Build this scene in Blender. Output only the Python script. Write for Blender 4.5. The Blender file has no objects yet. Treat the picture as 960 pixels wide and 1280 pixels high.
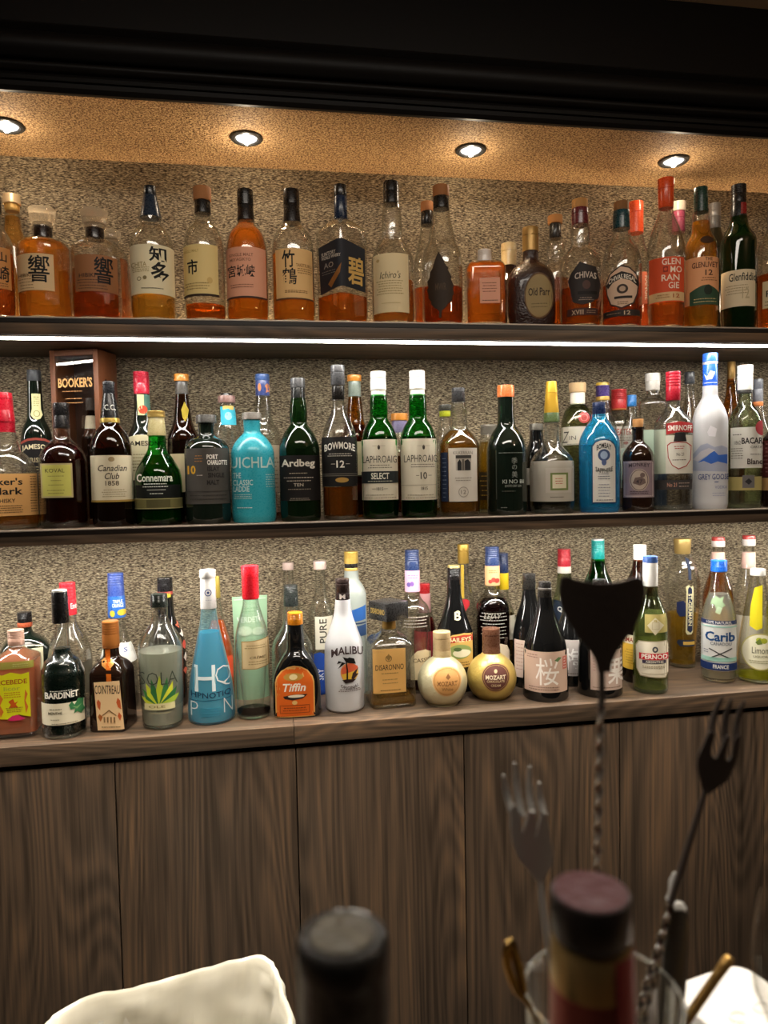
import bpy, bmesh, math, random
from mathutils import Vector, Matrix, noise
random.seed(7)
S = bpy.context.scene
COL = S.collection
PI = math.pi

# ------------------------------------------------------------------ camera
F = 900.0
PITCH, YAW, ROLL = (math.radians(a) for a in (2.76, 9.33, 1.15))
CAM = Vector((0, 0, 1.45))
_cy, _sy, _cp, _sp = math.cos(YAW), math.sin(YAW), math.cos(PITCH), math.sin(PITCH)
FW = Vector((_sy * _cp, _cy * _cp, -_sp))
_rt = Vector((_cy, -_sy, 0))
_dn = FW.cross(_rt)
RT = _rt * math.cos(ROLL) + _dn * math.sin(ROLL)
DN = -_rt * math.sin(ROLL) + _dn * math.cos(ROLL)


def ray(x, y):
    return FW + RT * ((x - 480) / F) + DN * ((y - 640) / F)


def atY(x, y, Y):
    d = ray(x, y)
    return CAM + d * (Y / d.y)


def atZ(x, y, z):
    d = ray(x, y)
    return CAM + d * ((z - CAM.z) / d.z)


def proj(p):
    q = p - CAM
    w = q.dot(FW)
    return 480 + F * q.dot(RT) / w, 640 + F * q.dot(DN) / w


def zpix(X, Y, y):
    """height of the point above (X, Y) seen at image row y"""
    k = (y - 640) / F
    a = DN - FW * k
    return CAM.z - (a.x * (X - CAM.x) + a.y * (Y - CAM.y)) / a.z


# ------------------------------------------------------------------ materials
def lin(h):
    h = h.lstrip('#')
    o = []
    for i in (0, 2, 4):
        c = int(h[i:i + 2], 16) / 255
        o.append(c / 12.92 if c <= .04045 else ((c + .055) / 1.055) ** 2.4)
    return (*o, 1)


MATS = {}


def new_mat(name):
    m = bpy.data.materials.new(name)
    m.use_nodes = True
    nt = m.node_tree
    for n in list(nt.nodes):
        nt.nodes.remove(n)
    out = nt.nodes.new('ShaderNodeOutputMaterial')
    return m, nt, out


def nd(nt, t, **kw):
    n = nt.nodes.new(t)
    for k, v in kw.items():
        if k.startswith('i_'):
            n.inputs[k[2:].replace('_', ' ')].default_value = v
        else:
            setattr(n, k, v)
    return n


def lk(nt, a, b):
    nt.links.new(a, b)


def principled(name, base, rough=.5, metal=0, coat=0, spec=.5, trans=0, ior=1.45, bump=0, bscale=300):
    m, nt, out = new_mat(name)
    p = nd(nt, 'ShaderNodeBsdfPrincipled')
    p.inputs['Base Color'].default_value = base
    p.inputs['Roughness'].default_value = rough
    p.inputs['Metallic'].default_value = metal
    p.inputs['Coat Weight'].default_value = coat
    p.inputs['Specular IOR Level'].default_value = spec
    p.inputs['Transmission Weight'].default_value = trans
    p.inputs['IOR'].default_value = ior
    # a faint procedural mottling so that nothing is perfectly uniform
    tc = nd(nt, 'ShaderNodeTexCoord')
    nz = nd(nt, 'ShaderNodeTexNoise')
    nz.inputs['Scale'].default_value = bscale
    lk(nt, tc.outputs['Object'], nz.inputs['Vector'])
    mr = nd(nt, 'ShaderNodeMapRange')
    mr.inputs['To Min'].default_value = max(0, rough - .05)
    mr.inputs['To Max'].default_value = min(1, rough + .05)
    lk(nt, nz.outputs['Fac'], mr.inputs['Value'])
    lk(nt, mr.outputs['Result'], p.inputs['Roughness'])
    if bump:
        b = nd(nt, 'ShaderNodeBump')
        b.inputs['Strength'].default_value = bump
        b.inputs['Distance'].default_value = .002
        lk(nt, nz.outputs['Fac'], b.inputs['Height'])
        lk(nt, b.outputs['Normal'], p.inputs['Normal'])
    lk(nt, p.outputs[0], out.inputs[0])
    return m


def thin_glass(name, tint, edge, rough=.015, body=None, bodyfac=0, bend=0):
    """a glass wall seen as one sheet: light passes tinted by the path through the wall, the rest is mirrored"""
    m, nt, out = new_mat(name)
    lw = nd(nt, 'ShaderNodeLayerWeight')
    lw.inputs['Blend'].default_value = .5
    pw = nd(nt, 'ShaderNodeMath', operation='POWER')
    pw.inputs[1].default_value = 3.2
    lk(nt, lw.outputs['Facing'], pw.inputs[0])
    ma = nd(nt, 'ShaderNodeMath', operation='MULTIPLY_ADD')
    ma.inputs[1].default_value = .7
    ma.inputs[2].default_value = .045
    ma.use_clamp = True
    lk(nt, pw.outputs[0], ma.inputs[0])
    p2 = nd(nt, 'ShaderNodeMath', operation='POWER')
    p2.inputs[1].default_value = 3.0
    lk(nt, lw.outputs['Facing'], p2.inputs[0])
    mc = nd(nt, 'ShaderNodeMix', data_type='RGBA')
    mc.inputs[6].default_value = tint
    mc.inputs[7].default_value = edge
    lk(nt, p2.outputs[0], mc.inputs[0])
    tr = nd(nt, 'ShaderNodeBsdfTransparent')
    lk(nt, mc.outputs[2], tr.inputs[0])
    gl = nd(nt, 'ShaderNodeBsdfGlossy')
    gl.inputs['Roughness'].default_value = rough
    gl.inputs['Color'].default_value = (.95, .95, .95, 1)
    mx = nd(nt, 'ShaderNodeMixShader')
    lk(nt, ma.outputs[0], mx.inputs[0])
    src = tr
    if body:
        df = nd(nt, 'ShaderNodeBsdfDiffuse')
        df.inputs[0].default_value = body
        m0 = nd(nt, 'ShaderNodeMixShader')
        m0.inputs[0].default_value = bodyfac
        lk(nt, tr.outputs[0], m0.inputs[1])
        lk(nt, df.outputs[0], m0.inputs[2])
        src = m0
    lk(nt, src.outputs[0], mx.inputs[1])
    lk(nt, gl.outputs[0], mx.inputs[2])
    last = mx
    if bend:
        g = nd(nt, 'ShaderNodeBsdfGlass')
        g.inputs['Color'].default_value = tuple(v ** .5 for v in tint[:3]) + (1,)
        g.inputs['IOR'].default_value = 1.47
        g.inputs['Roughness'].default_value = 0
        mb = nd(nt, 'ShaderNodeMixShader')
        mb.inputs[0].default_value = bend
        lk(nt, mx.outputs[0], mb.inputs[1])
        lk(nt, g.outputs[0], mb.inputs[2])
        last = mb
    lk(nt, last.outputs[0], out.inputs[0])
    return m


def refr(name, col, ior=1.36, rough=0.0, milk=None, milkfac=.0, thru=0):
    """clear liquid or thick glass: bends light, lets part of it straight through, and scatters a share (milk), a painted glow in clear ones"""
    m, nt, out = new_mat(name)
    g = nd(nt, 'ShaderNodeBsdfGlass')
    g.inputs['Color'].default_value = col
    g.inputs['IOR'].default_value = ior
    g.inputs['Roughness'].default_value = rough
    last = g
    if thru:
        t = nd(nt, 'ShaderNodeBsdfTransparent')
        t.inputs[0].default_value = col
        mt = nd(nt, 'ShaderNodeMixShader')
        mt.inputs[0].default_value = thru
        lk(nt, g.outputs[0], mt.inputs[1])
        lk(nt, t.outputs[0], mt.inputs[2])
        last = mt
    if milk:  # diffuse share: real cloudiness in cloudy liquids, painted glow in clear ones
        tl = nd(nt, 'ShaderNodeBsdfTranslucent')
        tl.inputs[0].default_value = milk
        df = nd(nt, 'ShaderNodeBsdfDiffuse')
        df.inputs[0].default_value = milk
        m1 = nd(nt, 'ShaderNodeMixShader')
        m1.inputs[0].default_value = .4
        lk(nt, tl.outputs[0], m1.inputs[1])
        lk(nt, df.outputs[0], m1.inputs[2])
        mx = nd(nt, 'ShaderNodeMixShader')
        mx.inputs[0].default_value = milkfac
        lk(nt, last.outputs[0], mx.inputs[1])
        lk(nt, m1.outputs[0], mx.inputs[2])
        last = mx
    lk(nt, last.outputs[0], out.inputs[0])
    return m


GLASS = {}


def glass(k):
    if k in MATS:
        return MATS[k]
    L = lin
    if k == 'clear':
        m = thin_glass('clear_glass', (.985, .988, .98, 1), (.70, .74, .70, 1), bend=.1)
    elif k == 'green':
        m = thin_glass('green_glass', (.10, .62, .16, 1), (.01, .16, .03, 1))
    elif k == 'dgreen':
        m = thin_glass('dark_green_glass', (.10, .32, .08, 1), (.008, .05, .01, 1), body=(.014, .04, .012, 1), bodyfac=.25)
    elif k == 'pgreen':
        m = thin_glass('pale_green_glass', (.86, .92, .79, 1), (.34, .44, .28, 1), bend=.1)
    elif k == 'olive':
        m = thin_glass('olive_glass', (.78, .82, .66, 1), (.3, .34, .2, 1), bend=.1)
    elif k == 'brown':
        m = thin_glass('brown_glass', (.42, .16, .04, 1), (.03, .008, .002, 1), body=(.012, .006, .003, 1), bodyfac=.35)
    elif k == 'amberg':
        m = thin_glass('amber_glass', (.75, .42, .10, 1), (.12, .04, .005, 1))
    elif k == 'blue':
        m = thin_glass('blue_glass', (.10, .58, .86, 1), (.01, .16, .38, 1), body=(.02, .30, .55, 1), bodyfac=.35)
    elif k == 'black':
        m = principled('black_glass', (.006, .006, .006, 1), .07, 0, .3, .9)
    elif k == 'blackgreen':
        m = principled('black_green_glass', (.007, .012, .008, 1), .07, 0, .3, .9)
    elif k == 'blackbrown':
        m = principled('black_brown_glass', (.016, .007, .004, 1), .07, 0, .3, .9)
    elif k == 'frost':
        m = thin_glass('frosted_glass', (.9, .92, .93, 1), (.7, .74, .76, 1), rough=.35, body=(.86, .86, .88, 1), bodyfac=.68)
    elif k == 'frostclear':
        m = thin_glass('frosted_clear_glass', (.84, .88, .84, 1), (.6, .66, .62, 1), rough=.3, body=(.62, .68, .64, 1), bodyfac=.38)
    elif k == 'frostblue':
        m = thin_glass('frosted_blue_glass', (.84, .96, .98, 1), (.5, .8, .88, 1), rough=.3, body=(.30, .70, .82, 1), bodyfac=.2)
    elif k == 'teal':
        m = principled('teal_painted_glass', lin('#36a3b2'), .28, 0, .2)
    elif k == 'white':
        m = principled('white_painted_glass', lin('#e9e7e2'), .3, 0, .3)
    elif k == 'goldball':
        m = principled('gold_foiled_glass', lin('#d9bf6c'), .34, .5, 0, bump=.8, bscale=90)
    elif k == 'paleball':
        m = principled('pale_gold_foiled_glass', lin('#ddd4ac'), .36, .45, 0, bump=.8, bscale=90)
    elif k == 'crackle':
        m = principled('crackled_brown_glass', lin('#2a1712'), .22, 0, .3, bump=1.0, bscale=260)
    MATS[k] = m
    return m


def mat(k):
    """P#hex paper, G#hex glossy plastic or foil, M#hex metal, W#hex cork/wood, L#hex liquid, T#hex cloudy liquid, glass names"""
    if k in MATS:
        return MATS[k]
    if '#' not in k:
        return glass(k)
    t, h = k.split('#')
    c = lin(h)
    if t == 'H':
        m = refr('stopper_glass_' + h, (.97, .96, .93, 1), 1.5, 0, c, .3, .25)
    elif t == 'P':
        m = principled('printed_paper_' + h, c, .62, 0, 0, .3)
    elif t == 'G':
        m = principled('glossy_plastic_' + h, c, .28, 0, .15)
    elif t == 'M':
        m = principled('metal_' + h, c, .36, .45)
    elif t == 'W':
        m = principled('cork_' + h, c, .7, bump=.5, bscale=500)
    elif t == 'L':
        q = tuple(v ** .5 for v in c[:3]) + (1,)
        m = refr('liquid_' + h, q, 1.36, 0, tuple(v ** .75 for v in c[:3]) + (1,), .24, .66)
    elif t == 'C':
        m = refr('clear_liquid_' + h, tuple(v ** .6 for v in c[:3]) + (1,), 1.34, 0, c, .30, .35)
    elif t == 'N':
        m = refr('brightened_liquid_' + h, tuple(v ** .6 for v in c[:3]) + (1,), 1.34, 0, c, .5, .35)  # clear liquid whitened in place of the light it would refract
    elif t == 'T':
        m = refr('cloudy_liquid_' + h, c, 1.36, .1, c, .8)
    MATS[k] = m
    return m


# ------------------------------------------------------------------ object helpers
def link_mesh(name, bm, mats, parent=None, smooth=True, sharp=35):
    me = bpy.data.meshes.new(name)
    bm.to_mesh(me)
    bm.free()
    for m in (mats if isinstance(mats, (list, tuple)) else [mats]):
        me.materials.append(m)
    if smooth:
        for p in me.polygons:
            p.use_smooth = True
        me.set_sharp_from_angle(angle=math.radians(sharp))
    o = bpy.data.objects.new(name, me)
    COL.objects.link(o)
    if parent is not None:
        o.parent = parent
    return o


def tag(o, label=None, cat=None, group=None, kind=None):
    if label:
        o['label'] = label
    if cat:
        o['category'] = cat
    if group:
        o['group'] = group
    if kind:
        o['kind'] = kind
    return o


def empty(name, loc, rz=0, label=None, cat=None, group=None):
    o = bpy.data.objects.new(name, None)
    o.empty_display_size = .03
    COL.objects.link(o)
    o.location = loc
    o.rotation_euler = (0, 0, rz)
    return tag(o, label, cat, group)


def box_bm(bm, x0, y0, z0, x1, y1, z1, bev=0, mi=0):
    vs = [bm.verts.new(p) for p in ((x0, y0, z0), (x1, y0, z0), (x1, y1, z0), (x0, y1, z0),
                                    (x0, y0, z1), (x1, y0, z1), (x1, y1, z1), (x0, y1, z1))]
    fs = []
    for q in ((3, 2, 1, 0), (4, 5, 6, 7), (0, 1, 5, 4), (1, 2, 6, 5), (2, 3, 7, 6), (3, 0, 4, 7)):
        f = bm.faces.new([vs[i] for i in q])
        f.material_index = mi
        fs.append(f)
    if bev:
        es = list({e for f in fs for e in f.edges})
        r = bmesh.ops.bevel(bm, geom=es, offset=bev, segments=2, profile=.5, affect='EDGES')
        for f in r['faces']:
            f.material_index = mi
    return vs


def box(name, a, b, m, parent=None, bev=0):
    bm = bmesh.new()
    box_bm(bm, *a, *b, bev)
    return link_mesh(name, bm, m, parent, smooth=bev > 0)


def tube_bm(bm, pts, rad, seg=10, mi=0, cap=True, flat=None):
    """tube along pts; rad a number or a list; flat=(nx,ny,nz,ratio) squashes along a direction"""
    n = len(pts)
    rings = []
    up = Vector((0, 0, 1))
    pn = None
    for i, p in enumerate(pts):
        p = Vector(p)
        t = (Vector(pts[min(i + 1, n - 1)]) - Vector(pts[max(i - 1, 0)])).normalized()
        if pn is None:
            a = Vector((0, 1, 0)) if abs(t.y) < .9 else Vector((1, 0, 0))
            u = t.cross(a).normalized()
        else:
            u = (pn - t * pn.dot(t)).normalized()
        pn = u
        v = t.cross(u)
        r = rad[i] if isinstance(rad, (list, tuple)) else rad
        ring = []
        for k in range(seg):
            a = 2 * PI * k / seg
            o = u * (math.cos(a) * r) + v * (math.sin(a) * r)
            if flat:
                nrm = Vector(flat[:3])
                o -= nrm * o.dot(nrm) * (1 - flat[3])
            ring.append(bm.verts.new(p + o))
        rings.append(ring)
    for i in range(n - 1):
        for k in range(seg):
            f = bm.faces.new((rings[i][k], rings[i][(k + 1) % seg], rings[i + 1][(k + 1) % seg], rings[i + 1][k]))
            f.material_index = mi
    if cap:
        f = bm.faces.new(list(reversed(rings[0])))
        f.material_index = mi
        f = bm.faces.new(rings[-1])
        f.material_index = mi
    return rings


def lathe_bm(bm, prof, seg=40, rfun=None, capb=True, capt=True, mi=0):
    """prof: [(z, r)] bottom to top"""
    rings = []
    for z, r in prof:
        ring = []
        for k in range(seg):
            a = 2 * PI * k / seg
            rr = r * (rfun(a, r) if rfun else 1)
            ring.append(bm.verts.new((rr * math.sin(a), -rr * math.cos(a), z)))
        rings.append(ring)
    for i in range(len(rings) - 1):
        for k in range(seg):
            f = bm.faces.new((rings[i][k], rings[i][(k + 1) % seg], rings[i + 1][(k + 1) % seg], rings[i + 1][k]))
            f.material_index = mi
    if capb:
        f = bm.faces.new(list(reversed(rings[0])))
        f.material_index = mi
    if capt:
        f = bm.faces.new(rings[-1])
        f.material_index = mi
    return rings


def fillet(pts):
    """pts [(s, r, radius)] -> [(s, r)] with rounded corners"""
    out = [pts[0][:2]]
    for i in range(1, len(pts) - 1):
        a, b, c = (Vector(pts[j][:2]) for j in (i - 1, i, i + 1))
        rr = pts[i][2] if len(pts[i]) > 2 else 2.0
        d = min(rr, (a - b).length * .49, (c - b).length * .49)
        if d < .05:
            out.append(tuple(b))
            continue
        p0 = b + (a - b).normalized() * d
        p1 = b + (c - b).normalized() * d
        n = 2 if d < 2.5 else (4 if d < 8 else 7)
        for k in range(n + 1):
            t = k / n
            out.append(tuple(p0 * (1 - t) ** 2 + b * 2 * t * (1 - t) + p1 * t * t))
    out.append(pts[-1][:2])
    return out


# ------------------------------------------------------------------ lettering
_TXT = {}


def text_polys(s, bold=0.0, shear=0.0):
    key = (s, bold, shear)
    if key not in _TXT:
        c = bpy.data.curves.new('lettering', 'FONT')
        c.body = s
        c.size = 1
        c.resolution_u = 2
        c.offset = bold
        c.shear = shear
        c.fill_mode = 'FRONT'
        o = bpy.data.objects.new('lettering', c)
        COL.objects.link(o)
        dg = bpy.context.evaluated_depsgraph_get()
        ev = o.evaluated_get(dg)
        me = ev.to_mesh()
        vs = [(v.co.x, v.co.y) for v in me.vertices]
        fs = [tuple(p.vertices) for p in me.polygons]
        ev.to_mesh_clear()
        bpy.data.objects.remove(o)
        bpy.data.curves.remove(c)
        if vs:
            x0, x1 = min(v[0] for v in vs), max(v[0] for v in vs)
            y0, y1 = min(v[1] for v in vs), max(v[1] for v in vs)
            vs = [((v[0] - (x0 + x1) / 2) / max(x1 - x0, 1e-6), (v[1] - (y0 + y1) / 2) / max(y1 - y0, 1e-6)) for v in vs]
        _TXT[key] = (vs, fs)
    return _TXT[key]


def el_polys(e):
    """label element -> (verts px, faces, colour)"""
    t = e[0]
    if t == 'r':
        _, x0, y0, x1, y1, c = e[:6]
        return [(x0, y0), (x1, y0), (x1, y1), (x0, y1)], [(0, 1, 2, 3)], c
    if t == 'o':
        _, x0, y0, x1, y1, w, c = e
        v, f = [], []
        for a in ((x0, y0, x1, y0 + w), (x0, y1 - w, x1, y1), (x0, y0 + w, x0 + w, y1 - w), (x1 - w, y0 + w, x1, y1 - w)):
            n = len(v)
            v += [(a[0], a[1]), (a[2], a[1]), (a[2], a[3]), (a[0], a[3])]
            f.append((n, n + 1, n + 2, n + 3))
        return v, f, c
    if t == 'e':
        _, cx, cy, rx, ry, c = e
        n = 28
        return [(cx + rx * math.sin(2 * PI * k / n), cy - ry * math.cos(2 * PI * k / n)) for k in range(n)], [tuple(range(n))], c
    if t == 'a':
        _, cx, cy, rx, ry, w, c = e
        n = 28
        v = [(cx + rx * math.sin(2 * PI * k / n), cy - ry * math.cos(2 * PI * k / n)) for k in range(n)]
        v += [(cx + (rx - w) * math.sin(2 * PI * k / n), cy - (ry - w) * math.cos(2 * PI * k / n)) for k in range(n)]
        return v, [(k, (k + 1) % n, n + (k + 1) % n, n + k) for k in range(n)], c
    if t == 'p':
        return list(e[1]), [tuple(range(len(e[1])))], e[2]
    if t == 'l':       # rows of fine print too small to read
        _, x0, y0, x1, y1, n, c = e
        v, f = [], []
        rnd = random.Random(int(x0 * 31 + y0 * 17))
        h = min(1.0, (y1 - y0) / max(n, 1) * .45)
        for i in range(n):
            y = y0 + (y1 - y0) * (i + .5) / n
            ins = rnd.uniform(0, .22) * (x1 - x0) / 2
            x = x0 + ins
            while x < x1 - ins:
                w = rnd.uniform(1.2, 3.2)
                q = len(v)
                xe = min(x + w, x1 - ins)
                v += [(x, y - h / 2), (xe, y - h / 2), (xe, y + h / 2), (x, y + h / 2)]
                f.append((q, q + 1, q + 2, q + 3))
                x += w + rnd.uniform(.5, .9)
        return v, f, c
    if t == 't':
        _, s, cx, cy, w, h, c = e[:7]
        o = e[7] if len(e) > 7 else {}
        vs, fs = text_polys(s, o.get('b', .012), o.get('s', 0))
        arc = o.get('arc', 0)
        rot = math.radians(o.get('rot', 0))
        out = []
        for a, b in vs:
            px, py = a * w, -b * h
            py -= arc * (1 - (2 * a) ** 2)
            out.append((cx + px * math.cos(rot) - py * math.sin(rot), cy + px * math.sin(rot) + py * math.cos(rot)))
        return out, fs, c
    raise ValueError(t)


# ------------------------------------------------------------------ shelves (measured from the photograph)
YS = 1.42                      # front of the two shelves
YC = 1.37                      # front of the back counter
YW = 1.668                     # rear wall
ZT1 = atY(480, 402.3, YS).z
ZT0 = atY(480, 423.5, YS).z
ZM1 = atY(480, 649.5, YS).z
ZM0 = atY(480, 665.5, YS).z
ZL1 = atY(480, 899, YC).z
ZL0 = atY(480, 921.5, YC).z
ZC = atY(480, 217.8, YW).z     # alcove ceiling
ROWS = {'T': (ZT1, YS + .013, 'bottles on the top shelf'), 'M': (ZM1, YS + .022, 'bottles on the middle shelf'),
        'L': (ZL1, YC + .02, 'bottles on the back counter')}
ALLB = []
SHELL = ('clear', 'pgreen', 'olive')
YFIX = {84: 1.541, 90: 1.529, 96: 1.505, 92: 1.522, 82: 1.552, 88: 1.552, 76: 1.547, 65: 1.553, 27: 1.586, 35: 1.562, 50: 1.572, 67: 1.526, 78: 1.582, 37: 1.571, 52: 1.591, 101: 1.594, 53: 1.629, 83: 1.609, 85: 1.607, 94: 1.629, 77: 1.627, 54: 1.549}   # depths that keep neighbours apart


class Body:
    """outer surface of a bottle in its own frame: x right, -y towards the viewer"""

    def __init__(s, prof, n, flat, rot):
        s.prof, s.n, s.flat, s.rot = prof, n, flat, rot
        s.rmax = max(r for z, r in prof)
        s.cache = {}

    def shape(s, r):
        t = (r / s.rmax - .5) / .38
        t = max(0, min(1, t))
        t = t * t * (3 - 2 * t)
        return round(t, 2)

    def rho(s, a, t):
        n = 2 + (s.n - 2) * t
        fl = 1 + (s.flat - 1) * t
        a = a - s.rot
        sx, cx = abs(math.sin(a)), abs(math.cos(a)) / fl
        v = (sx ** n + cx ** n) ** (-1 / n)
        return v

    def norm(s, t):
        if t not in s.cache:
            s.cache[t] = max(s.rho(2 * PI * k / 180, t) * math.sin(2 * PI * k / 180) for k in range(180))
        return s.cache[t]

    def R(s, a, r):
        if s.n == 2 and s.flat == 1:
            return r
        t = s.shape(r)
        return r * s.rho(a, t) / s.norm(t)

    def rz(s, z):
        p = s.prof
        if z <= p[0][0]:
            return p[0][1]
        for i in range(len(p) - 1):
            if p[i][0] <= z <= p[i + 1][0]:
                d = p[i + 1][0] - p[i][0]
                return p[i][1] + (p[i + 1][1] - p[i][1]) * ((z - p[i][0]) / d if d > 1e-9 else 0)
        return p[-1][1]

    def surf(s, u, z, off):
        r = s.rz(z)
        if s.n == 2 and s.flat == 1:
            a = math.asin(max(-.99, min(.99, u / r)))
        else:
            lo, hi = -PI * .5, PI * .5
            us = [s.R(lo + (hi - lo) * k / 60, r) * math.sin(lo + (hi - lo) * k / 60) for k in range(61)]
            i0, i1 = us.index(min(us)), us.index(max(us))
            u = max(us[i0] * .995, min(us[i1] * .995, u))
            lo, hi = lo + PI * i0 / 60, lo + PI * i1 / 60
            for _ in range(22):
                m = (lo + hi) / 2
                if s.R(m, r) * math.sin(m) < u:
                    lo = m
                else:
                    hi = m
            a = (lo + hi) / 2
        R = s.R(a, r) + off
        return (R * math.sin(a), -R * math.cos(a), z)


WFIX = {0: 0.976, 1: 0.964, 2: 0.962, 6: 0.978, 7: 0.979, 29: 0.964, 32: 0.969, 34: 0.967, 36: 0.967, 66: 0.956, 68: 0.962, 72: 0.952, 74: 0.936, 75: 0.974, 81: 0.975, 86: 0.972}


def slice_bm(bm, axis, lo, hi, step):
    n = int((hi - lo) / step)
    no = Vector((1, 0, 0)) if axis == 0 else Vector((0, 1, 0))
    for k in range(1, n + 1):
        v = lo + (hi - lo) * k / (n + 1)
        co = no * v
        bmesh.ops.bisect_plane(bm, geom=list(bm.verts) + list(bm.edges) + list(bm.faces), dist=1e-5, plane_co=co, plane_no=no)


def add_label(name, els, fn, parent, ystep=6, label=None, base_off=.0004):
    """els in photo pixels, fn(px, py, off) -> local point. One mesh, one material slot per colour."""
    bm_all = bmesh.new()
    mats = []
    for i, e in enumerate(els):
        vs, fs, c = el_polys(e)
        if not vs:
            continue
        key = c if '#' in c and c[0] != '#' else 'P' + c
        if key not in mats:
            mats.append(key)
        mi = mats.index(key)
        bm = bmesh.new()
        bv = [bm.verts.new((x, y, 0)) for x, y in vs]
        for f in fs:
            try:
                bm.faces.new([bv[k] for k in f])
            except ValueError:
                pass
        if e[0] != 'l':
            bmesh.ops.triangulate(bm, faces=list(bm.faces))
            xs, ys = [v[0] for v in vs], [v[1] for v in vs]
            slice_bm(bm, 0, min(xs), max(xs), 3.0)
            if e[0] != 't' and max(ys) - min(ys) > ystep:
                slice_bm(bm, 1, min(ys), max(ys), ystep)
        off = base_off + .00013 * i
        mp = {}
        for v in bm.verts:
            mp[v.index] = v
        bm.verts.index_update()
        nv = [bm_all.verts.new(fn(v.co.x, v.co.y, off)) for v in bm.verts]
        for f in bm.faces:
            idx = [v.index for v in f.verts]
            pts = [nv[k] for k in idx]
            try:
                g = bm_all.faces.new(pts)
                g.material_index = mi
            except ValueError:
                pass
        bm.free()
    # face the outside
    for f in bm_all.faces:
        f.normal_update()
    flip = [f for f in bm_all.faces if f.normal.dot(Vector((0, -1, 0))) < 0]
    bmesh.ops.reverse_faces(bm_all, faces=flip)
    o = link_mesh(name, bm_all, [mat(k) for k in mats], parent, smooth=True, sharp=60)
    if label:
        o['label'] = label
    return o


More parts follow.
